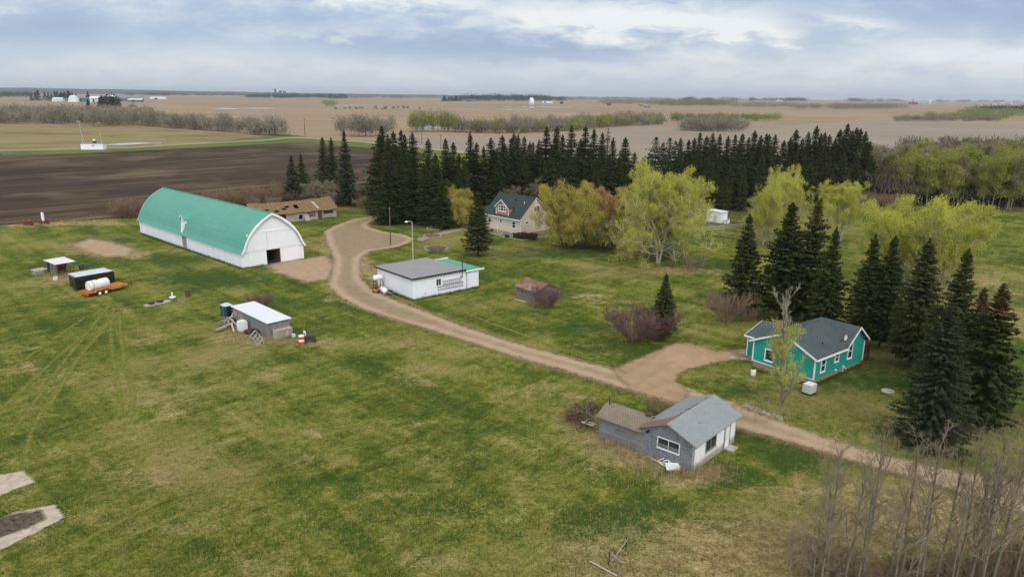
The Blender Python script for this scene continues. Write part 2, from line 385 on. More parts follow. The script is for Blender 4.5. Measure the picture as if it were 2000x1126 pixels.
def foliage(name, c1, c2, c3=None, var=.25, trans=.0, sc=1.2, rough=.9):
    t = NT(name); v = t.coord('Object'); n = t.noise(v, sc, 3, .6); a = t.attr('shade')
    f = t.math('ADD', t.math('MULTIPLY', n, .5), t.math('MULTIPLY', a, .55))
    c = t.mix(t.rng(f, .25, .85), c1, c2)
    if c3: c = t.mix(t.rng(t.rnd(), .35, 1.0, 0, .8), c, c3)
    c = t.mix(1.0, c, t.mix(t.rnd(), (1 - var,) * 3, (1 + var * .6,) * 3), 'MULTIPLY')
    t.col(c, rough, .12)
    if trans:
        tr = t.n.new('ShaderNodeBsdfTranslucent'); t.set(tr.inputs[0], c); ms = t.n.new('ShaderNodeMixShader'); ms.inputs[0].default_value = trans
        t.l.new(t.b.outputs[0], ms.inputs[1]); t.l.new(tr.outputs[0], ms.inputs[2]); t.l.new(ms.outputs[0], t.out.inputs[0])
    return t.mat
foliage('spruce_needles', (.030, .042, .012), (.080, .096, .028), (.052, .052, .019), trans=.1)
foliage('blue_spruce_needles', (.030, .039, .020), (.070, .082, .040), trans=.1, var=.15)
foliage('pine_needles', (.025, .045, .018), (.055, .08, .03), trans=.1)
foliage('lime_leaves', (.42, .43, .045), (.66, .65, .11), trans=.5, var=.1)
foliage('aspen_leaves', (.22, .25, .035), (.36, .39, .07), (.29, .26, .10), trans=.35, var=.2)
foliage('willow_leaves', (.37, .32, .06), (.56, .48, .11), trans=.3, var=.1)
foliage('orange_buds', (.38, .24, .08), (.50, .34, .13), trans=.2, var=.1)
foliage('grey_buds', (.20, .175, .11), (.30, .26, .16), (.25, .21, .15), trans=.15, var=.25)
foliage('far_green', (.18, .195, .06), (.27, .28, .10), trans=.2, var=.2)
foliage('far_dark', (.022, .035, .022), (.045, .06, .035), var=.2)
foliage('far_grey', (.19, .165, .12), (.28, .245, .18), var=.25)
foliage('scrub_twigs', (.10, .08, .06), (.18, .145, .11), var=.2)
foliage('tuft_blades', (.040, .072, .008), (.30, .25, .09), var=0)
foliage('cone_red', (.075, .042, .02), (.13, .07, .035), var=.1)
# ------------------------------------------------------------------ ground
def np_mesh(name, V, faces, mats, attrs=None, mi=None, parent=None, smooth=False):
    """fast mesh: faces = (N,k) int array, all the same size, or a list of such arrays"""
    me = bpy.data.meshes.new(name)
    fl = faces if isinstance(faces, list) else [faces]
    fl = [np.asarray(f, np.int32) for f in fl if len(f)]
    V = np.asarray(V, np.float32)
    me.vertices.add(len(V)); me.vertices.foreach_set('co', V.ravel())
    loops = np.concatenate([f.ravel() for f in fl]); tot = np.concatenate([np.full(len(f), f.shape[1], np.int32) for f in fl])
    me.loops.add(len(loops)); me.loops.foreach_set('vertex_index', loops)
    me.polygons.add(len(tot)); st = np.concatenate(([0], np.cumsum(tot)[:-1])).astype(np.int32)
    me.polygons.foreach_set('loop_start', st); me.polygons.foreach_set('loop_total', tot)
    for mm in (mats if isinstance(mats, (list, tuple)) else [mats]): me.materials.append(MAT(mm) if isinstance(mm, str) else mm)
    if mi is not None: me.polygons.foreach_set('material_index', np.asarray(mi, np.int32))
    me.polygons.foreach_set('use_smooth', np.full(len(tot), smooth))
    me.update(calc_edges=True)
    for k, a in (attrs or {}).items():
        at = me.attributes.new(k, 'FLOAT', 'POINT'); at.data.foreach_set('value', np.asarray(a, np.float32))
    me.validate()
    return me
def link(name, me, parent=None, loc=None, rz=None, sc=None):
    o = bpy.data.objects.new(name, me); COL.objects.link(o)
    if parent: o.parent = parent
    if loc is not None: o.location = tuple(float(c) for c in loc)
    if rz is not None: o.rotation_euler = (0, 0, rz)
    if sc is not None: o.scale = sc
    return o

rs = np.random.RandomState(5)
NR = 560
rad = np.concatenate(([0.0], 9 * np.exp(np.linspace(0, math.log(26000 / 9), NR))))
ang = np.radians(np.concatenate((np.arange(38, 142, .26), np.arange(142, 398, 4.0))))
na = len(ang)
GV = np.zeros((len(rad) * na, 3)); RR, AA = np.meshgrid(rad, ang, indexing='ij')
GV[:, 0] = (RR * np.cos(AA)).ravel(); GV[:, 1] = (RR * np.sin(AA)).ravel()
ii, jj = np.meshgrid(np.arange(len(rad) - 1), np.arange(na), indexing='ij')
j2 = (jj + 1) % na
GF = np.stack([(ii * na + jj), ((ii + 1) * na + jj), ((ii + 1) * na + j2), (ii * na + j2)], -1).reshape(-1, 4)
gx, gy = proj(GV)
front = GV[:, 1] > 8
def paint(bl):
    a = np.zeros(len(GV))
    for (x, y, rx, ry, s) in bl:
        d = ((gx - x) / rx) ** 2 + ((gy - y) / ry) ** 2
        a = np.where(front, np.maximum(a, s * np.exp(-d * 1.2)) if s > 0 else a + s * np.exp(-d * 1.2), a)
    return np.clip(a, 0, 1)
DRY = [(1420, 1060, 330, 70, .9), (1150, 1070, 120, 40, .7), (1560, 960, 120, 36, .6), (1500, 1080, 420, 100, .95), (1250, 1110, 220, 60, .8), (1800, 1010, 230, 90, .9), (1650, 960, 130, 40, .6), (1950, 960, 120, 60, .8), (1240, 890, 110, 34, .75), (1190, 855, 110, 25, .7), (1120, 830, 60, 30, .5),
       (1390, 925, 60, 22, .9), (1340, 940, 90, 22, .7), (150, 575, 60, 14, .5), (120, 545, 70, 14, .6), (60, 720, 110, 26, .55), (130, 730, 60, 20, .5), (610, 845, 28, 12, .8), (250, 925, 130, 26, .5),
       (330, 1030, 110, 26, .5), (140, 1010, 90, 40, .4), (490, 660, 90, 20, .8), (600, 668, 50, 10, .8), (640, 586, 24, 7, .9), (735, 540, 40, 34, .75), (705, 520, 24, 40, .8), (640, 480, 30, 40, .6), (620, 520, 60, 24, .6),
       (1150, 577, 55, 5, .95), (1215, 590, 40, 6, .7), (1180, 690, 90, 30, .35), (1880, 560, 160, 60, .5), (1970, 640, 90, 40, .5), (1500, 450, 120, 30, .25), (1420, 460, 60, 30, .35), (1460, 560, 60, 30, .45), (1350, 590, 60, 30, .35), (1380, 640, 60, 20, .3),
       (80, 560, 90, 30, .3), (300, 760, 150, 60, .3), (900, 1000, 260, 60, .35), (620, 1000, 180, 50, .3), (1000, 860, 130, 40, .3), (820, 760, 160, 40, .25), (1040, 760, 100, 20, .5), (1120, 775, 80, 12, .5), (700, 600, 60, 20, .3),
       (190, 486, 78, 20, .9), (260, 497, 40, 12, .9), (150, 437, 200, 6, .8), (30, 440, 60, 5, .8), (1330, 528, 90, 9, .9), (1240, 497, 60, 7, .7), (1700, 840, 160, 30, .35), (1560, 560, 90, 50, .4), (1250, 520, 200, 20, .3), (40, 960, 60, 24, .4),
       (700, 830, 120, 30, .3), (450, 870, 120, 40, .3), (1020, 930, 70, 20, .35), (860, 900, 90, 24, .4), (1000, 440, 80, 8, .3), (850, 520, 60, 14, .25)]
LUSH_SHADE = [(1560, 890, 130, 44, 1), (1430, 930, 90, 34, .9), (1900, 740, 150, 60, .8), (1690, 740, 170, 40, .9), (1450, 770, 110, 30, .7), (400, 545, 140, 22, 1), (330, 505, 80, 18, 1), (240, 470, 40, 14, .8), (500, 560, 70, 20, .5), (800, 605, 80, 12, .9), (760, 585, 30, 12, .9), (1050, 495, 150, 14, 1), (960, 470, 60, 10, .9), (1120, 525, 120, 14, .6),  # deep green grass, and shade by barn, garage, shed and spruces painted as green
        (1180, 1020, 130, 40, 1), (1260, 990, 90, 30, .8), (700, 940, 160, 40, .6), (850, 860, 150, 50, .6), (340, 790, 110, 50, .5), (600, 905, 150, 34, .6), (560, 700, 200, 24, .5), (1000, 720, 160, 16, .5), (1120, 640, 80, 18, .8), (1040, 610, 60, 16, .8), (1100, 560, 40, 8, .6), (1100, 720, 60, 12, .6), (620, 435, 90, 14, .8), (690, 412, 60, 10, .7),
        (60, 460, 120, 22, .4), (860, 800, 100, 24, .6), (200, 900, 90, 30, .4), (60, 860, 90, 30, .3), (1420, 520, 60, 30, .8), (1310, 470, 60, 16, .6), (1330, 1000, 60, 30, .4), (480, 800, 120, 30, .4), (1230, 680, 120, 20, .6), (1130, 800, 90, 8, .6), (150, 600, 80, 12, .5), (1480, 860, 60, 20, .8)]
MUD = [(175, 470, 50, 8, .9), (215, 478, 55, 8, .7), (200, 493, 30, 8, .5), (1600, 640, 200, 50, .75), (1780, 690, 160, 40, .7), (1480, 600, 110, 30, .6), (820, 436, 130, 12, .9), (900, 425, 60, 8, .6), (1180, 486, 80, 8, .8), (1120, 480, 60, 8, .8), (1270, 425, 400, 30, .7), (1500, 410, 300, 26, .7), (1000, 410, 200, 20, .8),
       (930, 497, 50, 10, .7), (1300, 665, 60, 8, .5), (1240, 668, 40, 7, .5), (1430, 628, 50, 8, .6), (1850, 840, 110, 30, .8), (1950, 820, 90, 30, .8), (1960, 1100, 200, 70, .45), (1750, 1120, 220, 60, .35), (1330, 930, 60, 12, .5), (1210, 862, 60, 12, .4), (500, 655, 60, 8, .5), (1050, 600, 50, 7, .4),
       (735, 517, 24, 6, .8), (1240, 500, 60, 6, .5), (640, 430, 20, 6, .1), (680, 390, 140, 14, .9), (480, 400, 180, 14, .8), (60, 1020, 50, 20, .7), (1850, 410, 260, 8, .9), (1900, 370, 200, 40, .9), (1640, 770, 40, 10, .5), (420, 745, 90, 20, .2), (1560, 805, 30, 8, .5)]
rr_ = random.Random(3)
for _ in range(70):   # mole hills and small bare scrapes in the rough grass
    MUD.append((rr_.uniform(0, 1900), rr_.uniform(800, 1120), rr_.uniform(4, 14), rr_.uniform(2, 6), rr_.uniform(.4, .9)))
for _ in range(150):
    yy = rr_.uniform(560, 1120); s = (yy - 190) / 600
    (DRY if rr_.random() < .5 else LUSH_SHADE).append((rr_.uniform(0, 1500), yy, rr_.uniform(20, 90) * s, rr_.uniform(6, 20) * s, rr_.uniform(.25, .6)))
dry = paint(DRY); lush_shade = paint(LUSH_SHADE); mud = paint(MUD)
def lines(ps, w):
    """distance to world polylines -> soft wheel tracks"""
    a = np.zeros(len(GV)); sel = np.where(front & (GV[:, 1] < 260))[0]; Q = GV[sel, :2]
    for p in ps:
        P = [G(*q)[:2] for q in p]
        for i in range(len(P) - 1):
            d = P[i + 1] - P[i]; t = np.clip(((Q - P[i]) @ d) / (d @ d), 0, 1); D = np.linalg.norm(Q - P[i] - t[:, None] * d, axis=1)
            a[sel] = np.maximum(a[sel], np.exp(-(D / w) ** 2))
    return a
track = lines([[(208, 600), (214, 660), (228, 720), (242, 770), (232, 812)], [(228, 600), (236, 660), (252, 720), (262, 775), (250, 815)], [(238, 600), (175, 660), (110, 740), (60, 810), (10, 860)], [(215, 598), (150, 660), (85, 740), (30, 800), (0, 825)],
               [(195, 690), (140, 750), (90, 800), (60, 850), (52, 900)], [(150, 640), (85, 700), (30, 780)], [(1710, 440), (1760, 425), (1720, 415)], [(60, 1120), (200, 1040), (350, 980)], [(100, 1126), (250, 1060), (390, 1000)],
               [(1010, 650), (1100, 690), (1200, 718)], [(860, 590), (930, 625), (1010, 650)]], .28)
dry = np.clip(dry + .0 * track, 0, 1)

t = NT('grass_ground'); v = t.coord('Object')
big = t.noise(v, .045, 4, .55); mid = t.noise(v, .16, 6, .62, .6); fin = t.noise(v, .9, 6, .72); mic = t.noise(v, 5.0, 3, .8)
vs = t.coord('Object', (1.0, .22, 1), (0, 0, math.radians(38))); streak = t.noise(vs, .8, 5, .7)
mow = t.coord('Object', (1.0, .05, 1), (0, 0, math.radians(-44))); mw = t.noise(mow, .5, 3, .6)
aD, aL, aM, aT = t.attr('dry'), t.attr('lush_shade'), t.attr('mud'), t.attr('track')
g = t.math('ADD', t.math('MULTIPLY', mid, .45), t.math('MULTIPLY', big, .55)); g = t.math('ADD', g, t.math('MULTIPLY', t.math('SUBTRACT', fin, .5), .40))
g = t.math('ADD', g, t.math('MULTIPLY', t.math('SUBTRACT', streak, .5), .40)); g = t.math('ADD', g, t.math('MULTIPLY', t.math('SUBTRACT', mw, .5), .30))
g = t.math('ADD', g, t.math('MULTIPLY', t.math('SUBTRACT', mic, .5), .55))
g = t.math('ADD', g, t.math('MULTIPLY', t.math('SUBTRACT', t.noise(v, 2.2, 4, .75), .5), .35))
green = t.mix(t.rng(g, .38, .56), (.042, .074, .008), (.168, .182, .026))
green = t.mix(t.rng(g, .53, .68), green, (.29, .235, .075))
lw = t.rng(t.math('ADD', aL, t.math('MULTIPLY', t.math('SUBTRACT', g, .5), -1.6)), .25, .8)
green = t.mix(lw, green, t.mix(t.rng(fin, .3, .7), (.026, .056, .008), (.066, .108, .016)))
tan = t.mix(t.rng(t.math('ADD', fin, t.math('MULTIPLY', t.math('SUBTRACT', mic, .5), .8)), .36, .62), (.16, .125, .04), (.43, .33, .16))
tan = t.mix(t.rng(streak, .62, .70, 0, .55), tan, (.07, .075, .025))
df = t.math('ADD', t.math('MULTIPLY', aD, 1.25), t.math('MULTIPLY', t.math('SUBTRACT', g, .5), 2.0))
dw = t.rng(df, .36, .95); c = t.mix(dw, green, tan)
c = t.mix(t.rng(t.math('ADD', t.math('MULTIPLY', big, 1), t.math('MULTIPLY', g, .5)), .78, .95, 0, .35), c, (.20, .165, .075))
mm = t.rng(t.math('ADD', aM, t.math('MULTIPLY', t.math('SUBTRACT', t.noise(v, 1.6, 6, .75), .5), 1.5)), .35, .8, 0, .85)
c = t.mix(mm, c, t.mix(fin, (.055, .040, .026), (.125, .09, .058)))
sp = t.rng(t.noise(v, 1.7, 4, .7), .63, .72, 0, .55); c = t.mix(sp, c, (.035, .035, .018))
c = t.mix(t.rng(t.noise(v, 7, 2, .6), .68, .74, 0, .5), c, (.35, .30, .16))
c = t.mix(t.rng(t.noise(v, .07, 3, .5), .45, .65, 0, .3), c, t.mix(1.0, c, (.58, .60, .50), 'MULTIPLY'))
c = t.mix(t.math('MULTIPLY', aT, .15), c, (.24, .25, .05))
c = t.mix(1.0, c, t.mix(t.rng(t.noise(v, 3.2, 5, .85), .3, .7), (.68, .68, .68), (1.34, 1.34, 1.34)), 'MULTIPLY')
t.col(c, .95, .1); t.bump(t.math('ADD', fin, t.math('MULTIPLY', mic, .5)), .9, .25)
gm = np_mesh('ground', GV, GF, 'grass_ground', dict(dry=dry, lush_shade=lush_shade, mud=mud, track=track))
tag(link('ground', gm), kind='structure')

def poly_sheet(name, pxpoly, mat, z, cell, margin, world=False, kind='structure', zfun=None):
    P = np.array([p if world else G(*p)[:2] for p in pxpoly], float)
    lo = P.min(0) - margin; hi = P.max(0) + margin; nx, ny = [int(k) + 2 for k in (hi - lo) / cell]
    X, Y = np.meshgrid(lo[0] + np.arange(nx) * cell, lo[1] + np.arange(ny) * cell, indexing='ij'); Q = np.stack([X.ravel(), Y.ravel()], 1)
    D = np.full(len(Q), 1e9); inside = np.zeros(len(Q), bool)
    for i in range(len(P)):
        a, b = P[i], P[(i + 1) % len(P)]; d = b - a; tt = np.clip(((Q - a) @ d) / max(d @ d, 1e-9), 0, 1)
        D = np.minimum(D, np.linalg.norm(Q - a - tt[:, None] * d, axis=1))
        cr = (a[1] > Q[:, 1]) != (b[1] > Q[:, 1])
        with np.errstate(divide='ignore', invalid='ignore'): xi = (b[0] - a[0]) * (Q[:, 1] - a[1]) / (b[1] - a[1]) + a[0]
        inside ^= cr & (Q[:, 0] < xi)
    S = np.where(inside, D, -D)
    i, j = np.meshgrid(np.arange(nx - 1), np.arange(ny - 1), indexing='ij')
    Fq = np.stack([i * ny + j, (i + 1) * ny + j, (i + 1) * ny + j + 1, i * ny + j + 1], -1).reshape(-1, 4)
    Fq = Fq[(S[Fq] > -margin).any(1)]
    used = np.unique(Fq); mp = np.full(len(Q), -1); mp[used] = np.arange(len(used))
    Z = np.full(len(used), z) if zfun is None else z + zfun(Q[used], S[used])
    V = np.column_stack([Q[used], Z])
    me = np_mesh(name, V, mp[Fq], mat, dict(edge=S[used]), smooth=zfun is not None)
    return tag(link(name, me), kind=kind)
def ragged(t, amp, soft, scale, v, detail=6):
    """sheet fades out along its own ragged border"""
    n = t.math('MULTIPLY', t.math('SUBTRACT', t.noise(v, scale, detail, .65), .5), amp * 2)
    t.alpha(t.rng(t.math('ADD', t.attr('edge'), n), -soft, soft))

t = NT('gravel'); v = t.coord('Object'); e = t.attr('edge')
c = t.mix(t.rng(t.noise(v, .5, 6, .6), .3, .7), (.28, .20, .125), (.39, .29, .185))
rut = t.math('ABSOLUTE', t.math('SUBTRACT', e, .95)); rm = t.rng(rut, .15, .6, .55, 0)
c = t.mix(rm, c, (.44, .325, .21)); c = t.mix(t.rng(t.math('ADD', e, t.math('MULTIPLY', t.noise(v, .7, 4, .6), -.6)), 1.1, 1.8, 0, .45), c, (.20, .16, .09))
c = t.mix(t.rng(t.noise(v, 9, 3, .8), .55, .75, 0, .6), c, (.14, .105, .08)); c = t.mix(t.rng(t.noise(v, 1.4, 6, .7), .56, .7, 0, .45), c, (.15, .13, .075))
t.col(c, .95, .15); t.bump(t.noise(v, 6, 4, .7), .5, .06); ragged(t, 1.35, .3, 1.3, v)
t = NT('pad_gravel'); v = t.coord('Object')
c = t.mix(t.rng(t.noise(v, .6, 6, .6), .3, .7), (.30, .20, .115), (.39, .275, .165)); c = t.mix(t.rng(t.noise(v, 8, 3, .8), .55, .75, 0, .5), c, (.2, .12, .07))
t.col(c, .95, .15); t.bump(t.noise(v, 3, 5, .7), .8, .15); ragged(t, 1.0, .35, 1.0, v)
t = NT('bare_dirt'); v = t.coord('Object')
c = t.mix(t.rng(t.noise(v, .8, 6, .6), .3, .7), (.42, .30, .19), (.30, .21, .13)); t.col(c, .95, .15); ragged(t, 1.6, .8, .5, v)
t = NT('slab_concrete'); v = t.coord('Object')
c = t.mix(t.rng(t.noise(v, .9, 6, .65), .35, .65), (.50, .43, .335), (.38, .315, .235)); c = t.mix(t.rng(t.noise(v, 1.7, 7, .75), .52, .66, 0, .7), c, (.20, .15, .10)); t.col(c, .9, .2); ragged(t, .35, .12, 1.5, v)
def field_mat(name, c1, c2, c3, rot, s1, s2, stretch=.06, amp=6, soft=1.5, esc=.05, streak=.5, extra=None):
    t = NT(name); v = t.coord('Object'); vr = t.coord('Object', (stretch, 1, 1), (0, 0, -rot))
    a = t.noise(v, s1, 5, .55, .4); b = t.noise(vr, s2, 5, .65); d = t.noise(vr, s2 * 5, 3, .7)
    f = t.math('ADD', t.math('MULTIPLY', a, 1 - streak), t.math('MULTIPLY', b, streak)); f = t.math('ADD', f, t.math('MULTIPLY', t.math('SUBTRACT', d, .5), .25))
    c = t.mix(t.rng(f, .38, .60), c1, c2); c = t.mix(t.rng(b, .56, .68, 0, .7), c, c3)
    if extra: c = t.mix(t.rng(t.noise(v, extra[1], 5, .6), extra[2], extra[2] + .12, 0, extra[3]), c, extra[0])
    t.col(c, .98, .08); t.bump(b, .5, .3); ragged(t, amp, soft, esc, v)
rowd = G(420, 335)[:2] - G(0, 363)[:2]; rot = math.atan2(rowd[1], rowd[0])
field_mat('tilled_soil', (.032, .022, .015), (.082, .056, .036), (.21, .145, .08), rot, .02, .11, .07, 2.2, 1.2, .12, .62, ((.15, .115, .07), .03, .52, .55))
field_mat('stubble_field', (.245, .18, .115), (.325, .245, .155), (.17, .135, .08), math.radians(6), .0022, .018, .12, 9, 4, .02, .5, ((.145, .135, .06), .0035, .55, .6))
field_mat('pale_field', (.235, .195, .15), (.29, .245, .19), (.18, .15, .105), math.radians(-4), .006, .05, .06, 6, 2, .04, .5)
field_mat('pasture', (.20, .165, .07), (.28, .22, .105), (.085, .062, .04), math.radians(4), .010, .045, .12, 5, 3, .05, .6, ((.10, .12, .03), .012, .52, .8))
field_mat('ditch_grass', (.085, .115, .028), (.13, .15, .04), (.17, .15, .07), 0, .03, .15, .3, 2.5, 1, .12, .4)
field_mat('track_gravel', (.27, .23, .165), (.33, .28, .21), (.25, .2, .13), 0, .05, .3, .3, .6, .5, .2, .4)

# the yard drive, its turning area and the loop by the spruces
drive_top = [(2700, 1125), (2140, 985), (2000, 945), (1950, 933), (1800, 906), (1700, 881), (1600, 850), (1550, 832), (1500, 811), (1425, 783), (1340, 757), (1250, 733), (1150, 708), (1000, 667), (900, 635), (840, 611), (780, 589), (730, 567), (708, 546), (703, 522), (706, 503), (724, 490), (775, 483), (800, 474), (810, 466), (790, 458), (750, 452), (724, 445), (718, 438), (735, 428), (760, 420), (790, 415)]
drive_bot = [(760, 414), (720, 423), (690, 428), (655, 440), (632, 452), (640, 480), (652, 505), (648, 530), (640, 556), (660, 578), (700, 600), (760, 623), (830, 641), (920, 669), (1000, 695), (1100, 722), (1150, 738), (1250, 768), (1340, 798), (1440, 836), (1550, 866), (1620, 887), (1700, 911), (1800, 940), (1950, 985), (2140, 1045), (2700, 1225)]
poly_sheet('gravel_drive', drive_top + drive_bot, 'gravel', .024, .45, 1.6)
poly_sheet('gravel_pad', [(1195, 722), (1240, 704), (1275, 688), (1300, 676), (1325, 670), (1345, 670), (1375, 677), (1400, 687), (1462, 680), (1466, 700), (1410, 705), (1375, 714), (1340, 722), (1322, 732), (1322, 748), (1345, 765), (1330, 790), (1230, 760)], 'pad_gravel', .036, .3, 1.0,
           zfun=lambda Q, S: (1.0 * np.exp(-((Q - G(1325, 694)[:2]) ** 2).sum(1) / 9.0) + .12 * np.sin(Q[:, 0] * 2.1) * np.sin(Q[:, 1] * 1.7))* np.clip(S * .6, 0, 1) + .12 * np.clip(S * .6, 0, 1))
poly_sheet('dirt_apron', [(520, 520), (548, 508), (592, 506), (640, 498), (655, 520), (640, 545), (600, 552), (565, 540), (540, 532)], 'bare_dirt', .012, .5, 3)
poly_sheet('dirt_patch', [(140, 478), (175, 466), (215, 472), (262, 486), (250, 500), (200, 500), (170, 492)], 'bare_dirt', .010, .5, 3)
poly_sheet('concrete_slab', [(-60, 958), (-20, 930), (45, 920), (70, 942), (30, 955), (0, 968), (-40, 990)], 'slab_concrete', .05, .25, .6)
poly_sheet('concrete_slab', [(-40, 1030), (30, 1000), (106, 986), (126, 1010), (60, 1046), (0, 1074), (-60, 1090)], 'slab_concrete', .05, .25, .6)
t = NT('burnt_soil'); v = t.coord('Object'); t.col(t.mix(t.rng(t.noise(v, 2.5, 6, .7), .35, .65), (.035, .028, .022), (.15, .115, .08)), .95, .1); ragged(t, .5, .25, 1.2, v)
poly_sheet('soil_patch', [(-60, 1040), (20, 1005), (80, 998), (88, 1015), (40, 1036), (-40, 1062)], 'burnt_soil', .075, .25, .8)
def strip(p, w):
    P = [G(*q)[:2] for q in p]; Q = []
    for i in range(len(P) - 1):
        for u in np.linspace(0, 1, 6)[:-1]: Q.append(P[i] + (P[i + 1] - P[i]) * u)
    Q.append(P[-1]); Q = np.array(Q); K = np.copy(Q)
    for _ in range(6): K[1:-1] = (K[:-2] + K[1:-1] * 2 + K[2:]) / 4
    d = np.gradient(K, axis=0); d /= np.linalg.norm(d, axis=1, keepdims=True); n_ = np.stack([-d[:, 1], d[:, 0]], 1) * w / 2
    return [tuple(x) for x in np.concatenate([K + n_, (K - n_)[::-1]])]
t = NT('flattened_grass'); v = t.coord('Object'); t.col(t.mix(t.rng(t.noise(v, 2.5, 6, .7), .35, .65), (.13, .15, .02), (.27, .26, .06)), .95, .1)
t.alpha(t.math('MULTIPLY', t.rng(t.math('ADD', t.attr('edge'), t.math('MULTIPLY', t.math('SUBTRACT', t.noise(v, .9, 5, .7), .5), .9)), -.12, .3), .92))
for k, p in enumerate([[(222, 598), (215, 650), (220, 700), (233, 760), (236, 800), (225, 818)], [(234, 598), (233, 650), (243, 700), (258, 755), (262, 795), (250, 815)], [(213, 596), (170, 650), (120, 712), (70, 780), (20, 850)], [(228, 600), (190, 655), (140, 718), (95, 780), (55, 850), (50, 905)], [(180, 640), (120, 690), (60, 745), (0, 800)],
                       [(165, 620), (100, 665), (30, 715), (-20, 745)], [(240, 600), (205, 640), (150, 700), (110, 770), (85, 815)], [(135, 1110), (250, 1050), (390, 985), (520, 945)], [(60, 1120), (190, 1040), (330, 970)], [(1020, 560), (1110, 590), (1210, 615)], [(860, 585), (930, 622), (1010, 648), (1100, 685), (1190, 712)]]):
    poly_sheet('wheel_track', strip(p, .55), 'flattened_grass', .012 + .0015 * k, .2, .3, world=True)
poly_sheet('footpath', [(812, 466), (850, 456), (905, 443), (950, 446), (955, 450), (908, 449), (855, 461), (822, 471)], 'pad_gravel' if False else 'track_gravel', .016, .4, .6)
# the open country
FAR = []
for a in np.linspace(math.radians(18), math.radians(162), 40): FAR.append((24000 * math.cos(a), 24000 * math.sin(a)))
near_edge = [G(*p)[:2] for p in [(-700, 262), (-300, 268), (0, 268), (300, 268), (520, 266), (620, 270), (700, 276), (860, 292), (1000, 305), (1200, 315), (1500, 318), (1700, 320), (1760, 316), (2000, 300), (2300, 300), (2700, 300)]]
def far_sheet(name, poly, mat, z):
    P = np.array(poly, float); me = bpy.data.meshes.new(name); me.from_pydata([(x, y, z) for x, y in P], [], [tuple(range(len(P)))])
    me.materials.append(MAT(mat)); at = me.attributes.new('edge', 'FLOAT', 'POINT'); at.data.foreach_set('value', [99.0] * len(P)); me.update()
    return tag(link(name, me), kind='structure')
far_sheet('stubble_field', near_edge + [tuple(p) for p in FAR], 'stubble_field', .06)
poly_sheet('ploughed_field', [(-420, 470), (0, 440), (120, 431), (300, 424), (450, 420), (700, 402), (735, 395), (800, 350), (830, 300), (760, 290), (690, 281), (600, 275), (520, 279), (420, 284), (300, 288), (150, 297), (0, 304), (-420, 318)], 'tilled_soil', .09, 2.0, 6)
poly_sheet('pasture', [(-700, 330), (0, 301), (150, 296), (300, 287), (420, 283), (520, 278), (600, 272), (560, 265), (440, 262), (300, 252), (230, 247), (0, 246), (-700, 246)], 'pasture', .11, 4.0, 10)
poly_sheet('pale_field', [(740, 262), (820, 262), (1000, 264), (1100, 262), (1180, 248), (1300, 240), (1420, 252), (1520, 244), (1700, 236), (1850, 238), (2000, 244), (2400, 250), (2500, 300), (2000, 310), (1760, 318), (1500, 318), (1200, 315), (1000, 305), (880, 294), (760, 278)], 'pale_field', .12, 5.0, 12)
poly_sheet('ditch', [(470, 272), (560, 262), (600, 268), (730, 276), (860, 290), (900, 300), (860, 302), (700, 288), (600, 279), (520, 282), (330, 292), (160, 300), (0, 304), (0, 296), (160, 294), (330, 286)], 'ditch_grass', .15, 2.5, 5)
poly_sheet('field_road', [(-100, 297), (0, 293), (160, 290), (250, 288), (380, 280), (520, 273), (565, 268), (600, 268.5), (700, 275), (800, 283), (900, 295), (1000, 307), (1000, 310), (890, 299), (790, 286), (690, 277), (600, 271), (565, 270.5), (520, 275), (380, 282), (250, 290), (160, 292), (0, 295), (-100, 299)], 'track_gravel', .19, 1.5, 3)
def pond(pts, z=.2):
    a = [G(*p)[:2] for p in pts]; me = bpy.data.meshes.new('pond'); me.from_pydata([(x, y, z) for x, y in a], [], [tuple(range(len(a)))]); me.materials.append(MAT('water')); me.update()
    tag(link('pond', me), kind='structure')
pond([(198, 284.5), (230, 280.5), (270, 279), (315, 279.5), (318, 281), (280, 282), (240, 284.5)], .24)
for x0, x1, y, h in ((790, 880, 250.5, 3.5), (880, 1010, 253, 2.5), (0, 60, 0, 0), (915, 1120, 209.5, 1.2), (1120, 1330, 228.5, 1.0), (1060, 1180, 224, .8), (960, 1040, 214, .8), (410, 470, 213, 1.2), (460, 540, 212, 1), (570, 760, 206, .6), (420, 470, 229, 1.2)):
    if h: pond([(x0, y), ((x0 + x1) / 2, y - h), (x1, y - h * .3), (x1 - 8, y + h * .3), ((x0 + x1) / 2, y + h * .5)], .3)
# low wooded rise on the left horizon and the far woods along it
def ridge(name, pts, dist, mat, seed):
    r = random.Random(seed); V = []; n = len(pts)
    xs = np.linspace(pts[0][0], pts[-1][0], 260); hs = np.interp(xs, [p[0] for p in pts], [p[1] for p in pts])
    Vv = []
    for k, (x, h) in enumerate(zip(xs, hs)):
        a = math.atan((x - 1000) / F); d = dist * (1 + .01 * math.sin(k * .11)); h2 = max(1.0, h * (1 + .03 * math.sin(k * .21)) + r.uniform(-1.5, 1.5))
        for dd, z in ((-60, -2), (0, h2), (900, h2 * .97), (1400, -2)): Vv.append(((d + dd) * math.sin(a), (d + dd) * math.cos(a), z))
    f = [(k * 4 + q, (k + 1) * 4 + q, (k + 1) * 4 + q + 1, k * 4 + q + 1) for k in range(259) for q in range(3)]
    me = bpy.data.meshes.new(name); me.from_pydata(Vv, [], f); me.materials.append(MAT(mat)); me.update(); return tag(link(name, me), kind='structure')
plain('far_wood', (.030, .038, .034), (.048, .054, .046), .006, .95, spec=.05)
ridge('hills', [(-500, 78), (0, 70), (250, 64), (400, 52), (560, 42), (700, 36), (840, 32), (960, 26), (1100, 20)], 11500, 'far_wood', 1)
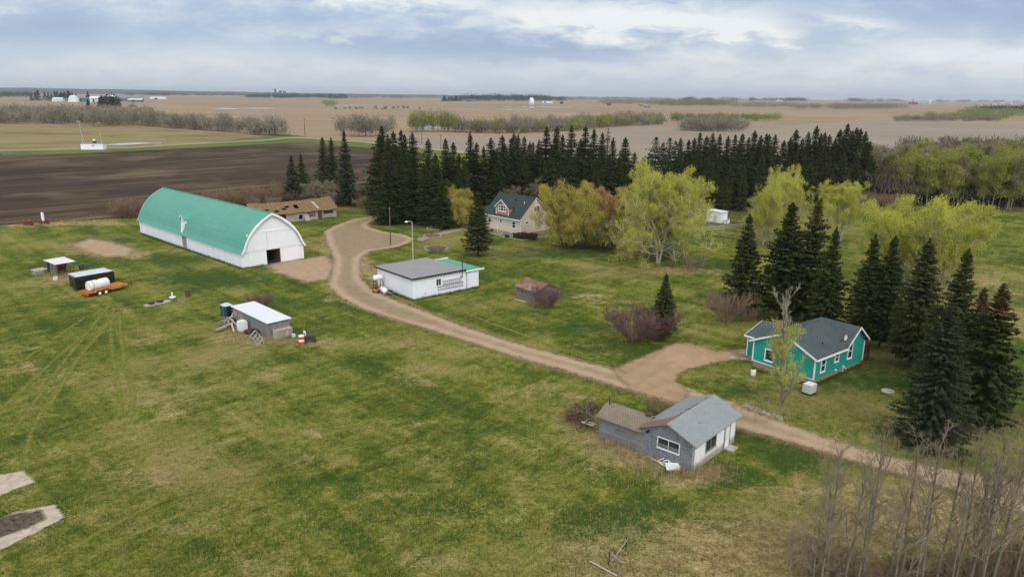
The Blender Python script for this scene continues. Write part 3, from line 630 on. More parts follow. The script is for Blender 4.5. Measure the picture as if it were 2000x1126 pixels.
# ------------------------------------------------------------------ plants
def tubes(P, Q, R0, R1, n=4):
    P = np.asarray(P, float); Q = np.asarray(Q, float); R0 = np.asarray(R0)[:, None]; R1 = np.asarray(R1)[:, None]
    d = Q - P; L = np.linalg.norm(d, axis=1, keepdims=True); d = d / np.maximum(L, 1e-6)
    t = np.where(np.abs(d[:, 2:3]) < .9, np.array([[0, 0, 1.0]]), np.array([[1.0, 0, 0]])); a = np.cross(d, t); a /= np.linalg.norm(a, axis=1, keepdims=True); b = np.cross(d, a)
    N = len(P); V = np.zeros((N, 2 * n, 3))
    for k in range(n):
        w = 2 * math.pi * k / n; o = math.cos(w) * a + math.sin(w) * b
        V[:, k] = P + R0 * o; V[:, n + k] = Q + R1 * o
    base = (np.arange(N) * 2 * n)[:, None]; Fc = []
    for k in range(n): Fc.append(np.concatenate([base + (k + 1) % n, base + k, base + n + k, base + n + (k + 1) % n], 1))
    return V.reshape(-1, 3), np.concatenate(Fc)
def leaf_quads(C, size, r, up=.0, aspect=.6):
    """leaf-sized faces at points C, each turned its own way"""
    N = len(C); a = r.normal(size=(N, 3)); a /= np.linalg.norm(a, axis=1, keepdims=True); b = np.cross(a, r.normal(size=(N, 3))); b /= np.maximum(np.linalg.norm(b, axis=1, keepdims=True), 1e-6)
    s = size * r.uniform(.6, 1.4, (N, 1)); a = a * s; b = b * s * aspect
    if aspect < .3:   # twig bundles: slender and mostly upright
        a = np.stack([r.normal(size=N) * .28, r.normal(size=N) * .28, np.ones(N)], 1) * s; b = np.cross(a, r.normal(size=(N, 3))); b = b / np.maximum(np.linalg.norm(b, axis=1, keepdims=True), 1e-6) * s * aspect
    V = np.stack([C - a, C + b * .9, C + a, C - b * .9], 1).reshape(-1, 3)
    Fq = np.arange(N * 4).reshape(N, 4); return V, Fq
def join(parts):
    V = []; Fq = []; mi = []; sh = []; o = 0
    for v, f, m, s in parts:
        if not len(v): continue
        V.append(v); Fq.append(f + o); mi.append(np.full(len(f), m)); sh.append(s if np.ndim(s) else np.full(len(v), s)); o += len(v)
    k4 = [f for f in Fq if f.shape[1] == 4]; k3 = [f for f in Fq if f.shape[1] == 3]
    m4 = [m for f, m in zip(Fq, mi) if f.shape[1] == 4]; m3 = [m for f, m in zip(Fq, mi) if f.shape[1] == 3]
    fl = ([np.concatenate(k4)] if k4 else []) + ([np.concatenate(k3)] if k3 else [])
    mm = np.concatenate((m4 if k4 else []) + (m3 if k3 else []))
    return np.concatenate(V), fl, mm, np.concatenate(sh)

def spruce_mesh(seed, R=.2, levels=40, per=8, sprays=6, mats=('spruce_needles',), bare=.06, droop=.35, power=.85, ragged=.2, cone=0.0, tip=1.0, wmax=.034):
    """unit-height spruce: trunk mesh and crown mesh; whorls of drooping branches carrying flat sprays"""
    r = np.random.RandomState(seed); tv, tf = tubes([(0, 0, -.01), (0, 0, .35), (0, 0, .7)], [(0, 0, .35), (0, 0, .7), (0, 0, .99)], [.016, .012, .006], [.012, .006, .001], 7)
    tm = np_mesh('trunk', tv, tf, 'bark_dark')
    A = []; B = []; Cc = []; S = []
    skew = r.uniform(0, 6.28); flat = r.uniform(.78, 1.0)
    for L in range(levels):
        tt = (L + r.uniform(-.3, .3)) / levels; tt = 1 - (1 - min(max(tt, 0), 1)) ** 1.5; tt = min(tt, .994); z = bare + (1 - bare) * tt
        prof = R * min((1 - tt) ** power, 1.9 * (1 - tt) + .015) * (1 - .35 * math.exp(-tt * 14)) + .003 * tip
        lobe = r.uniform(1 - ragged, 1 + ragged)
        n = max(6, int(per * (1 - .35 * tt)))
        a0 = r.uniform(0, 6.28); z0 = z
        for k in range(n):
            a = a0 + 6.283 * (k + r.uniform(-.35, .35)) / n
            z = z0 + r.uniform(-.011, .011) * (1 - tt)
            ln = prof * lobe * r.uniform(.72, 1.18) * (1 - (1 - flat) * abs(math.cos(a - skew)))
            if r.rand() < .06: continue
            dr = droop * (1 - .9 * tt) ; ca, sa = math.cos(a), math.sin(a)
            ns = max(3, int(sprays * (1 - .45 * tt)))
            shade = r.uniform(0, 1)
            for s in range(ns):
                u = (s + .7) / ns
                # branch line: out, down, and curling up at its tip
                zz = z - ln * dr * (u - .45 * u * u * u) + ln * .25 * tt * u
                p = np.array([ca * ln * u * .96, sa * ln * u * .96, zz])
                w = min(ln * (.34 * (1 - .45 * u) + .05), wmax) if ln > .04 else ln * .6
                for side in (-1, 1):
                    aa = a + side * r.uniform(.45, 1.0); ll = w * r.uniform(.8, 1.35)
                    q = p + np.array([math.cos(aa) * ll, math.sin(aa) * ll, -ll * r.uniform(.15, .65) * (1 - .6 * tt)])
                    bk = p + np.array([-ca * w * .55, -sa * w * .55, w * r.uniform(0, .28)])
                    A.append(bk); B.append(p + np.array([ca, sa, -.1]) * w * .35); Cc.append(q); S.append(shade * .7 + r.uniform(0, .3))
                # hanging twiglets below
                if r.rand() < .8:
                    A.append(p + np.array([-ca, -sa, 0]) * w * .5); B.append(p + np.array([ca, sa, -.1]) * w * .55); Cc.append(p + np.array([r.uniform(-.3, .3) * w, r.uniform(-.3, .3) * w, -w * r.uniform(.45, 1.0)])); S.append(shade * .4)
    for _ in range(10):   # leader
        a = r.uniform(0, 6.28); z = r.uniform(.95, .99); A.append((0, 0, z - .012)); B.append((0, 0, z + .016)); Cc.append((math.cos(a) * .012 * tip, math.sin(a) * .012 * tip, z + r.uniform(0, .012))); S.append(.6)
    n = len(A); V = np.stack([np.array(A), np.array(B), np.array(Cc)], 1).reshape(-1, 3); Fq = np.arange(n * 3).reshape(n, 3)
    sh = np.repeat(np.array(S), 3); mi = np.zeros(n, int)
    if cone and len(mats) > 1: mi = ((V.reshape(n, 3, 3)[:, 0, 2] > cone) & (r.rand(n) < .55)).astype(int)
    cm = np_mesh('crown', V, Fq, mats, dict(shade=sh), mi)
    return tm, cm

def grow(seed, H=1.0, r0=.02, mains=7, child=(6, 5, 4), first=.25, spread=.6, up=.35, lenf=(.55, .45, .5, .5), wig=.18, trunks=1, split=.0, lead=1.0, seg=4, taper=.55, gravity=0.0, updist=None):
    """branching skeleton; returns segments per level and the twig points"""
    r = np.random.RandomState(seed); segs = [[] for _ in range(len(child) + 2)]; tips = []
    def branch(p, d, L, rad, lv):
        pts = [p]; dirs = []; k = seg if lv < 2 else 3
        for s in range(k):
            d = d + r.normal(size=3) * wig * (1 if lv else .35); d[2] += up * .25 if lv else .0; d[2] -= gravity * lv * .12
            d = d / np.linalg.norm(d); q = pts[-1] + d * L / k; segs[lv].append((pts[-1], q, rad * (1 - (1 - taper) * s / k), rad * (1 - (1 - taper) * (s + 1) / k))); pts.append(q); dirs.append(d)
        if lv >= len(child):
            tips.extend([(pts[-1]), (pts[-1] + pts[-2]) / 2, pts[-2]]); return
        n = mains if lv == 0 else child[lv]
        for c in range(n):
            f = (first + (1 - first) * (c + r.uniform(.1, .9)) / n) if lv == 0 else r.uniform(.25, 1.0)
            x = f * k; i = min(int(x), k - 1); pp = pts[i] + (pts[i + 1] - pts[i]) * (x - i); dd = dirs[i]
            a = r.uniform(0, 6.28) if lv else (c * 2.4 + r.uniform(-.5, .5)); t_ = np.array([0, 0, 1.0]) if abs(dd[2]) < .95 else np.array([1.0, 0, 0])
            e1 = np.cross(dd, t_); e1 /= np.linalg.norm(e1); e2 = np.cross(dd, e1); o = math.cos(a) * e1 + math.sin(a) * e2
            sp = spread * r.uniform(.75, 1.3) * ((1.25 - .55 * f) if lv == 0 else 1)
            nd = dd * math.cos(sp) + o * math.sin(sp); nd[2] += up * .4; nd /= np.linalg.norm(nd)
            ll = L * lenf[lv] * r.uniform(.7, 1.2) * ((1.2 - .65 * f) if lv == 0 else (1.15 - .4 * f))
            branch(pp, nd, ll, rad * (.5 if lv == 0 else .55) * (1.15 - .5 * f), lv + 1)
        if lv == 0 and lead: tips.append(pts[-1])
    for k in range(trunks):
        a = 6.283 * k / max(trunks, 1) + r.uniform(-.4, .4); s = split * r.uniform(.6, 1.2)
        d = np.array([math.cos(a) * s, math.sin(a) * s, 1.0]); d /= np.linalg.norm(d)
        branch(np.array([math.cos(a) * split * .06, math.sin(a) * split * .06, -.02]), d, H * .8 * r.uniform(.85, 1.05), r0 * (1 if k == 0 else r.uniform(.6, .95)), 0)
    return segs, np.array(tips), r
def tree_mesh(seed, bark, twig, leaf, nleaf=6, lsize=.02, lspread=.03, minr=.0012, twig_n=3, leafcut=None, trunk_levels=2, leaf_aspect=.6, twigr=1.0, **kw):
    segs, tips, r = grow(seed, **kw); tp = []; cp = []
    for lv, ss in enumerate(segs):
        if not ss: continue
        P, Q, a, b = map(np.array, zip(*ss)); a = np.maximum(a * (twigr if lv >= trunk_levels else 1), minr); b = np.maximum(b * (twigr if lv >= trunk_levels else 1), minr)
        v, f = tubes(P, Q, a, b, 6 if lv == 0 else (4 if lv < trunk_levels else twig_n))
        (tp if lv < trunk_levels else cp).append((v, f, 0, 0.5))
    if leaf and nleaf:
        T = tips
        if leafcut is not None: T = T[T[:, 2] < leafcut]
        C = np.repeat(T, nleaf, axis=0) + r.normal(size=(len(T) * nleaf, 3)) * lspread
        v, f = leaf_quads(C, lsize, r, aspect=leaf_aspect); cp.append((v, f, 1, np.repeat(np.clip(np.repeat(r.rand(len(T)), nleaf) * .7 + r.rand(len(C)) * .3, 0, 1), 4)))
    zt = max(p[0][:, 2].max() for p in tp + cp)
    tp = [(p[0] / zt,) + p[1:] for p in tp]; cp = [(p[0] / zt,) + p[1:] for p in cp]
    v, f, mi, sh = join(tp); tm = np_mesh('trunk', v, f, bark)
    v, f, mi, sh = join(cp); cm = np_mesh('crown', v, f, [twig, leaf] if leaf else [twig], dict(shade=sh), mi)
    return tm, cm
def put(name, tmpl, g, h, label, cat='tree', group=None, rz=None, w=1.0, lean=(0, 0)):
    """a plant of its own: root Empty at its foot, trunk and crown as parts (meshes shared between copies)"""
    o = thing(name, label, cat, (g[0], g[1], 0), rr_.uniform(0, 6.28) if rz is None else rz, group)
    o.scale = (h * w, h * w, h); o.rotation_euler[0] = lean[0]; o.rotation_euler[1] = lean[1]
    for nm, me in zip(('trunk', 'crown'), tmpl):
        if me: link(nm, me, o)
    return o
def put_one(name, me, g, h, label, cat='tree', group=None, w=1.0):
    o = thing(name, label, cat, (g[0], g[1], 0), rr_.uniform(0, 6.28), group); o.scale = (h * w, h * w, h); link('crown', me, o); return o  # for far_tree meshes this part is the whole tree, trunk and leaves
rr_ = random.Random(11)

# --- spruces
SPR = [spruce_mesh(s, R=R * 1.28, levels=lv + 10, per=p, sprays=7, ragged=.3, power=pw * .88, droop=dr) for s, R, lv, p, pw, dr in
      ((1, .17, 46, 10, .8, .4), (2, .15, 50, 9, .75, .5), (3, .19, 42, 10, .9, .35), (4, .14, 50, 9, .7, .45), (5, .165, 44, 10, .8, .55))]
HERO = [spruce_mesh(20 + s, R=R, levels=lv + 8, per=p + 2, sprays=13, ragged=.22, power=pw, droop=dr, bare=br) for s, R, lv, p, pw, dr, br in
        ((1, .27, 34, 11, .85, .22, .10), (2, .25, 36, 11, .9, .30, .10), (3, .29, 32, 12, .8, .2, .12), (4, .24, 36, 11, .8, .25, .1))]
CONED = [spruce_mesh(40 + s, R=.27, levels=42, per=13, sprays=12, ragged=.25, power=.8, droop=.25, mats=('spruce_needles', 'cone_red'), cone=.80, bare=.08) for s in (1, 2)]
BLUE = [spruce_mesh(50, R=.34, levels=50, per=17, sprays=15, wmax=.026, ragged=.16, power=.8, droop=.3, mats=('blue_spruce_needles',), bare=.02)]
BLUE2 = [spruce_mesh(51, R=.24, levels=44, per=13, sprays=9, ragged=.2, power=.8, droop=.4, mats=('blue_spruce_needles',), bare=.04)]
DEAD = spruce_mesh(60, R=.12, levels=34, per=6, sprays=4, ragged=.3, power=.7, droop=.5, mats=('cone_red',))
PINE = [spruce_mesh(70 + s, R=.26, levels=26, per=10, sprays=6, ragged=.3, power=.5, droop=.1, mats=('pine_needles',), bare=.2, tip=3) for s in (1, 2)]

# front row by the turquoise house and other spruces one can point at: (top x, top y, foot row, template, width, label)
NAMED = [
 (1465, 415, 610, HERO[0], 1.0, 'dark spruce at the left end of the row behind the turquoise house'),
 (1549, 394, 622, HERO[2], 1.0, 'tallest broad dark spruce in the row, second from its left end'),
 (1600, 390, 628, CONED[0], .9, 'tall spruce with a rusty red top, third in the row behind the turquoise house'),
 (1635, 442, 655, HERO[1], .85, 'thin open spruce just right of the red-topped one behind the turquoise house'),
 (1711, 457, 672, HERO[3], .9, 'spruce with a bent thin top rising behind the roof end of the turquoise house'),
 (1750, 458, 678, HERO[0], .9, 'dense-topped spruce next to the bent-topped one, behind the red deck'),
 (1817, 464, 716, HERO[3], 1.0, 'evenly tapered spruce standing between the red deck and the far right spruces'),
 (1893, 484, 765, HERO[1], 1.0, 'symmetrical spruce standing alone against the yellow field at right'),
 (1924, 560, 800, CONED[1], .85, 'spruce with reddish top tucked behind the big blue-green spruce at right'),
 (1963, 552, 830, CONED[0], 1.1, 'brown-tipped full spruce at the right edge of the photo'),
 (1862, 590, 872, BLUE[0], .92, 'broad blue-green spruce sweeping to the ground, nearest of all the spruces'),
 (1302, 533, 664, HERO[2], .85, 'small dark spruce alone on the lawn beside the leafless purple bush'),
 (933, 372, 500, HERO[2], .98, 'stout spruce on the lawn left of the beige house'),
 (568, 302, 396, BLUE2[0], 1.25, 'bluish spruce with full skirts behind the ruined shed'),
 (587, 300, 392, SPR[0], 1.0, 'narrow dark spruce touching the bluish one behind the ruined shed'),
 (629, 267, 372, SPR[2], 1.0, 'left one of the tall trio of spruces by the ploughed field'),
 (646, 268, 375, SPR[1], 1.0, 'middle one of the tall trio of spruces by the ploughed field'),
 (671, 252, 400, BLUE2[0], .85, 'tallest greyish spruce of the trio, with drooping lower boughs'),
 (1476, 415, 470, HERO[0], .9, None),
]
for tx, ty, by, tm_, w, lab in NAMED:
    if lab is None: continue
    g, h = spot(tx, ty, by); put('spruce', tm_, g, h, lab, 'spruce', w=w)
# belt west of the house
BELT_L = [(745, 246, 395), (757, 262, 405), (768, 256, 400), (783, 252, 398), (790, 262, 410), (805, 257, 405), (806, 300, 432), (780, 306, 436), (836, 270, 415), (850, 300, 438), (762, 300, 430), (828, 318, 440), (870, 270, 400), (885, 277, 402), (855, 320, 440), (738, 290, 420),
          (918, 257, 395), (931, 278, 400), (896, 300, 405), (905, 305, 408), (959, 268, 390), (945, 285, 398), (981, 264, 388), (970, 290, 398), (998, 269, 385), (1004, 260, 383), (1012, 262, 388), (1024, 266, 383), (1035, 276, 385), (1041, 277, 380), (1053, 272, 382),
          (1068, 246, 380), (1088, 246, 383), (1099, 262, 380), (1078, 285, 392), (1117, 244, 384), (1110, 290, 395), (1130, 285, 390), (1144, 245, 382), (1161, 251, 380), (1177, 258, 385), (1198, 268, 385), (1222, 268, 388), (1152, 290, 395), (1170, 310, 402), (1190, 300, 400), (1210, 305, 400), (1240, 297, 390), (1060, 305, 395), (1020, 300, 395)]
for i, (tx, ty, by) in enumerate(BELT_L):
    g, h = spot(tx, ty, by); put('spruce', SPR[i % 5] if i % 7 != 3 else BLUE2[0], g, h, 'dark spruce in the crowded belt behind and left of the beige house', 'spruce', 'spruces of the belt behind the beige house', w=rr_.uniform(.95, 1.3))
for i, (tx, ty, by) in enumerate(BELT_L[::2]):
    g, h = spot(tx + rr_.uniform(-9, 9), ty + rr_.uniform(14, 40), by + rr_.uniform(2, 8)); put('spruce', SPR[(i + 2) % 5], g, h, 'dark spruce in the crowded belt behind and left of the beige house', 'spruce', 'spruces of the belt behind the beige house', w=rr_.uniform(1.1, 1.5), lean=(rr_.uniform(-.03, .03), rr_.uniform(-.03, .03)))
g, h = spot(1188, 250, 380); put('spruce', DEAD, g, h, 'thin reddish dying spruce poking above the belt behind the leafy trees', 'spruce')
BELT_R = [(1330, 269, 375), (1346, 272, 372), (1357, 268, 374), (1368, 258, 374), (1381, 265, 376), (1393, 259, 374), (1407, 261, 376), (1423, 265, 374), (1437, 262, 378), (1451, 260, 376), (1463, 268, 378), (1475, 254, 376), (1487, 264, 380), (1498, 260, 378), (1503, 262, 384), (1515, 262, 378), (1532, 273, 384), (1545, 268, 380), (1556, 252, 378),
          (1568, 270, 385), (1580, 257, 380), (1596, 245, 380), (1605, 260, 385), (1612, 258, 380), (1621, 263, 385), (1632, 270, 385), (1642, 252, 380), (1650, 262, 388), (1657, 241, 380), (1666, 262, 388), (1674, 249, 380), (1682, 250, 382), (1692, 256, 384), (1700, 275, 384),
          (1340, 300, 392), (1365, 295, 394), (1390, 300, 396), (1415, 296, 398), (1440, 300, 400), (1465, 298, 400), (1490, 300, 402), (1520, 300, 402), (1550, 298, 400), (1585, 300, 402), (1620, 302, 402), (1650, 298, 402), (1425, 330, 410), (1455, 325, 412), (1400, 320, 404), (1675, 300, 395)]
for i, (tx, ty, by) in enumerate(BELT_R):
    g, h = spot(tx, ty, by); put('spruce', SPR[(i * 3) % 5], g, h, 'tall dark spruce in the dense row beyond the leafy trees, right of the tree gap', 'spruce', 'spruces of the long row on the right', w=rr_.uniform(1.0, 1.3))
for i, (tx, ty, by) in enumerate(BELT_R[::2]):
    g, h = spot(tx + rr_.uniform(-9, 9), ty + rr_.uniform(12, 34), by + rr_.uniform(2, 8)); put('spruce', SPR[(i + 1) % 5], g, h, 'tall dark spruce in the dense row beyond the leafy trees, right of the tree gap', 'spruce', 'spruces of the long row on the right', w=rr_.uniform(1.1, 1.5), lean=(rr_.uniform(-.03, .03), rr_.uniform(-.03, .03)))
for i, (tx, ty, by) in enumerate([(1268, 298, 382), (1282, 268, 384), (1296, 278, 382), (1309, 269, 384), (1320, 275, 384), (1256, 308, 386), (1300, 300, 392), (1275, 305, 394)]):
    g, h = spot(tx, ty, by); put('pine', PINE[i % 2], g, h, 'round-topped pine at the left start of the long dark row', 'pine', 'pines at the start of the long row', w=rr_.uniform(.8, 1.0))

# --- leafy trees
LIME = tree_mesh(101, 'bark_pale', 'bark_pale', 'lime_leaves', nleaf=5, lsize=.0052, lspread=.013, H=1.0, r0=.016, mains=18, child=(0, 8, 6, 4), first=.10, spread=.95, up=.30, lenf=(.80, .5, .5, .5), minr=.0012, trunks=2, split=.12)
LIME2 = tree_mesh(102, 'bark_pale', 'bark_pale', 'lime_leaves', nleaf=5, lsize=.0058, lspread=.015, H=1.0, r0=.014, mains=16, child=(0, 8, 6, 3), first=.08, spread=.85, up=.36, lenf=(.72, .5, .5, .5), minr=.0012, trunks=2, split=.2)
LIME3 = tree_mesh(103, 'bark_pale', 'bark_pale', 'lime_leaves', nleaf=2, lsize=.0058, lspread=.02, H=1.0, r0=.009, mains=12, child=(0, 6, 5, 3), first=.08, spread=.5, up=.55, lenf=(.42, .5, .5, .5), minr=.0008, trunks=5, split=.35)
WIL = tree_mesh(104, 'bark_dark', 'twig_brown', 'willow_leaves', nleaf=5, lsize=.0085, lspread=.024, H=1.0, r0=.016, mains=10, child=(0, 6, 6, 3), first=.1, spread=.8, up=.25, lenf=(.6, .5, .5, .5), minr=.0014, trunks=3, split=.5, gravity=.2)
ORG = tree_mesh(105, 'bark_dark', 'twig_brown', 'orange_buds', nleaf=4, lsize=.0075, lspread=.022, H=1.0, r0=.016, mains=9, child=(0, 6, 5, 4), first=.1, spread=.75, up=.3, lenf=(.55, .5, .5, .5), minr=.0016, trunks=3, split=.45)
BUDS = tree_mesh(106, 'bark_dark', 'twig_brown', 'grey_buds', nleaf=3, lsize=.0075, lspread=.025, H=1.0, r0=.013, mains=8, child=(0, 6, 5, 4), first=.12, spread=.65, up=.3, lenf=(.5, .5, .5, .5), minr=.0016, trunks=3, split=.4)
g, h = spot(1298, 309, 514); put('lime_green_tree', LIME, g, h * 1.0, 'huge spreading lime-green tree with pale limbs beside the fence line', 'tree', rz=.4, w=.92)
g, h = spot(1405, 356, 505); put('lime_green_tree', LIME2, G(1318, 510), h * .95, 'smaller lime-green tree leaning right over the white camper', 'tree', rz=2.0, w=1.1, lean=(0, .42))
for x, y, by, tm_, w, k, lab in [(1540, 322, 462, LIME, .8, 1.08, 'wide lime-green tree behind the tall dark spruces'), (1655, 350, 470, LIME2, .85, 1.08, 'lime-green tree at the edge of the meadow, right of the red-topped spruce'),
                              (1800, 368, 560, LIME3, 1.2, 1.1, 'airy yellow-green poplar clump in the meadow at right'), (1865, 396, 572, LIME3, 1.1, 1.05, 'thinner yellow-green poplar at the right side of the clump'), (1755, 392, 556, LIME3, 1.1, 1.05, 'thinner yellow-green poplar at the left side of the clump'),
                              (1500, 365, 478, LIME2, .7, 1.05, 'low lime-green tree left of the wide one behind the spruces'),
                              (1116, 347, 484, WIL, .85, 1.1, 'yellow-green willow shading the right end of the beige house'), (1102, 412, 482, WIL, .75, 1.1, 'low yellow willow hanging over the gable of the beige house'), (1138, 400, 486, WIL, 1.0, 1.1, 'rounded yellow-green willow in front of the orange tree'),
                              (1158, 352, 474, ORG, 1.0, 1.1, 'orange-brown budding tree beside the yellow willow'), (1205, 366, 480, ORG, .95, 1.1, 'darker orange-brown tree next to the huge lime-green one'), (1180, 420, 488, BUDS, 1.2, 1.1, 'brown leafless tree beneath the orange tree'),
                              (882, 356, 436, WIL, 1.0, 1.1, 'yellow shrubby tree at the right edge of the spruces near the drive'), (895, 375, 444, WIL, .9, 1.1, 'smaller yellow shrubby tree in front of the spruces near the drive'),
                              (1070, 345, 400, BUDS, 1.1, 1.1, 'speckled grey-green tree behind the beige house roof'), (1035, 360, 398, BUDS, 1.1, 1.1, 'brownish budding tree directly behind the beige house ridge'), (1000, 362, 402, BUDS, 1.1, 1.1, 'brownish budding tree behind the left end of the beige house roof')]:
    g, h = spot(x, y, by); put('tree', tm_, g, h * 1.02, lab, 'tree', w=w)
# --- leafless shrubs
def bush_mesh(seed, twig, stems=30, leafm=None, child=(0, 6, 5), nleaf=2, spread=.5, split=.9, r0=.009, minr=.0017, lsize=.014):
    return tree_mesh(seed, twig, twig, leafm, nleaf=nleaf if leafm else 0, lsize=lsize, lspread=.03, H=.95, r0=r0, mains=6, child=child, first=.2, spread=spread, up=.25, lenf=(.45, .45, .5, .5), minr=minr, trunks=stems, split=split, seg=3, trunk_levels=1)
PURB = [bush_mesh(s, 'twig_purple', 38) for s in (201, 202)]
BRNB = [bush_mesh(s, 'twig_brown', 26) for s in (203, 204)]
GRYB = [bush_mesh(s, 'twig_grey', 16, minr=.0025) for s in (205,)]
EVG = [bush_mesh(s, 'twig_brown', 16, 'bush_leaf', nleaf=8, lsize=.05) for s in (206,)]
for x, y, by, tm_, w, lab in [(1240, 588, 667, PURB[0], 1.05, 'big leafless purple-brown bush beside the small spruce on the lawn'), (1288, 590, 664, PURB[1], .8, 'leafless purple-brown bush pressed against the small lawn spruce'), (1070, 553, 601, PURB[1], .85, 'leafless bush at the corner of the small log shed'),
                             (1424, 562, 628, BRNB[0], 1.0, 'leafless brown bush on the lawn left of the spruce row'), (1462, 600, 628, BRNB[1], .8, 'tiny leafless bush at the foot of the spruce row'), (505, 572, 604, PURB[0], 1.3, 'reddish leafless bush behind the white-roofed shed'),
                             (1358, 488, 530, GRYB[0], 1.0, 'thin grey leafless sapling by the fence line'), (1314, 507, 520, BRNB[0], 1.0, 'small dark stump-like shrub by the fence line'), (1288, 782, 806, BRNB[1], 1.4, 'low brown brush behind the grey shed roof'),
                             (853, 480, 493, BRNB[1], 1.6, 'brown shrubs growing in the stone-ringed flower bed')]:
    g, h = spot(x, y, by); put('bush', tm_, g, h, lab, 'bush', w=w)
for x, y, by, lab in [(1011, 454, 466, 'dark rounded shrub at the corner of the beige house'), (1022, 453, 467, 'second rounded shrub right of the house corner'), (1040, 455, 468, 'dark shrub under the gable wall of the beige house'), (990, 458, 464, 'small shrub between the basement windows'), (964, 446, 453, 'small shrub at the left foot of the beige house')]:
    g, h = spot(x, y, by); put('shrub', EVG[0], g, h, lab, 'shrub', w=1.0)
# scrub along the edge of the ploughed field
for i in range(58):
    x = rr_.uniform(400, 745); by = 402 + rr_.uniform(-14, 10) - (x - 500) * .02
    if 555 < x < 690: by = 392 + rr_.uniform(-12, 6)
    g = G(x, by); put('bush', BRNB[i % 2] if i % 3 else GRYB[0], g, rr_.uniform(2.5, 5.0), 'leafless scrub in the brushy strip between the ploughed field and the sheds', 'bush', 'scrub along the ploughed field', w=rr_.uniform(.9, 1.4))
for x, by, h in ((242, 421, 4.2), (262, 424, 5.0), (250, 426, 3.5), (232, 423, 2.6)):
    put('bush', BRNB[0], G(x, by), h, 'leafless bush at the rear corner of the green-roofed barn', 'bush', 'bushes at the rear corner of the barn', w=1.2)
for x, y, by, w in ((608, 350, 398, 1.0), (628, 356, 402, 1.1), (650, 348, 400, .9), (640, 372, 408, 1.2), (690, 372, 398, 1.2), (712, 366, 396, 1.2)):
    g, h = spot(x, y, by); put('bush', BUDS, g, h, 'tall leafless thicket tree behind the ruined shed', 'tree', 'thicket trees behind the ruined shed', w=w)
# --- half-bare birch in front of the turquoise house
BIR = tree_mesh(301, 'bark_grey', 'bark_pale', 'lime_leaves', nleaf=2, lsize=.0048, lspread=.012, leafcut=.72, H=1.22, r0=.011, mains=34, child=(0, 5, 4, 3), first=.05, spread=.62, up=.55, lenf=(.24, .5, .5, .5), minr=.0006)
g, h = spot(1556, 548, 795); put('birch', BIR, g, h, 'slender half-bare birch standing in front of the turquoise house', 'birch', w=1.0)
# --- aspens close to the camera
ASP = [tree_mesh(s, 'bark_grey', 'twig_grey', 'grey_buds', nleaf=1, lsize=.002, lspread=.006, H=1.2, r0=.0068, mains=13, child=(0, 5, 4, 3), first=.34, spread=.72, up=.32, lenf=(.25, .5, .5, .55), minr=.00032, wig=.085) for s in (311, 312, 313, 314)]
FG = [(1655, 828, 1150, .9), (1690, 860, 1170, .8), (1640, 870, 1190, .7), (1733, 800, 1160, 1.0), (1712, 880, 1180, .8), (1812, 818, 1150, 1.0), (1770, 935, 1140, .6), (1858, 820, 1170, .9), (1838, 880, 1190, .8), (1880, 850, 1160, .8),
      (1925, 822, 1170, .9), (1952, 835, 1190, 1.0), (1982, 800, 1160, 1.0), (2010, 790, 1190, 1.0), (1905, 900, 1200, .8), (1968, 880, 1210, .9), (1610, 960, 1180, .6), (1790, 900, 1210, .8), (2040, 850, 1170, 1.0), (1560, 1010, 1190, .5), (1935, 880, 1150, .8), (1995, 870, 1150, .8)]
for i, (x, y, by, w) in enumerate(FG):
    g, h = spot(x, y, by); put('aspen', ASP[i % 4], g, h, 'bare grey aspen in the thicket at the bottom right', 'aspen', 'bare aspens at the bottom right', w=1.05)
for i in range(28):
    x = rr_.uniform(1590, 2080); by = rr_.uniform(1105, 1240) - max(0, x - 1800) * .12
    g = G(x, by); put('bush', BRNB[i % 2] if i % 2 else GRYB[0], g, rr_.uniform(1.4, 2.9), 'brown undergrowth bush beneath the bare aspens', 'bush', 'undergrowth beneath the bare aspens', w=rr_.uniform(.9, 1.4))
# --- aspen wood at right
AW = [tree_mesh(s, 'bark_aspen', 'twig_grey', 'aspen_leaves', nleaf=8, lsize=.009, lspread=.035, H=1.15, r0=.0065, mains=14, child=(0, 4, 3), first=.22, spread=.5, up=.4, lenf=(.28, .5, .5), minr=.002) for s in (401, 402, 403)]
AG = [tree_mesh(s, 'bark_aspen', 'twig_grey', 'grey_buds', nleaf=8, lsize=.009, lspread=.035, H=1.15, r0=.0065, mains=14, child=(0, 4, 3), first=.18, spread=.5, up=.4, lenf=(.28, .5, .5), minr=.0028) for s in (404, 405)]
def in_wood():
    while True:
        x = rr_.uniform(1660, 2130); by = rr_.uniform(352, 414)
        if by > 396 + (x - 1680) * .075: continue
        return x, by
for i in range(190):
    x, by = in_wood(); g = G(x, by)
    k = AG if (x < 1745 and i % 3) or i % 6 == 0 else AW
    put('aspen', k[i % len(k)], g, rr_.uniform(13, 16.5), 'slender green-flushed aspen in the wood beyond the meadow' if k is AW else 'slender bare aspen in the wood beyond the meadow', 'aspen', 'green aspens of the right-hand wood' if k is AW else 'bare aspens of the right-hand wood', w=rr_.uniform(1.1, 1.7))
for i in range(105):
    x = rr_.uniform(1755, 2150); by = rr_.uniform(306, 346); g = G(x, by)
    put_one('aspen', AG[i % 2][1], g, rr_.uniform(9, 13), 'grey-brown leafless tree in the rear part of the right-hand wood', 'tree', 'leafless trees at the back of the right-hand wood', w=rr_.uniform(1.5, 2.3))
for i in range(26):
    x = rr_.uniform(1665, 1760); by = rr_.uniform(392, 410); g = G(x, by)
    put('bush', BRNB[i % 2], g, rr_.uniform(2.5, 4.5), 'leafless brush at the left foot of the right-hand wood', 'bush', 'brush at the foot of the right-hand wood', w=1.3)
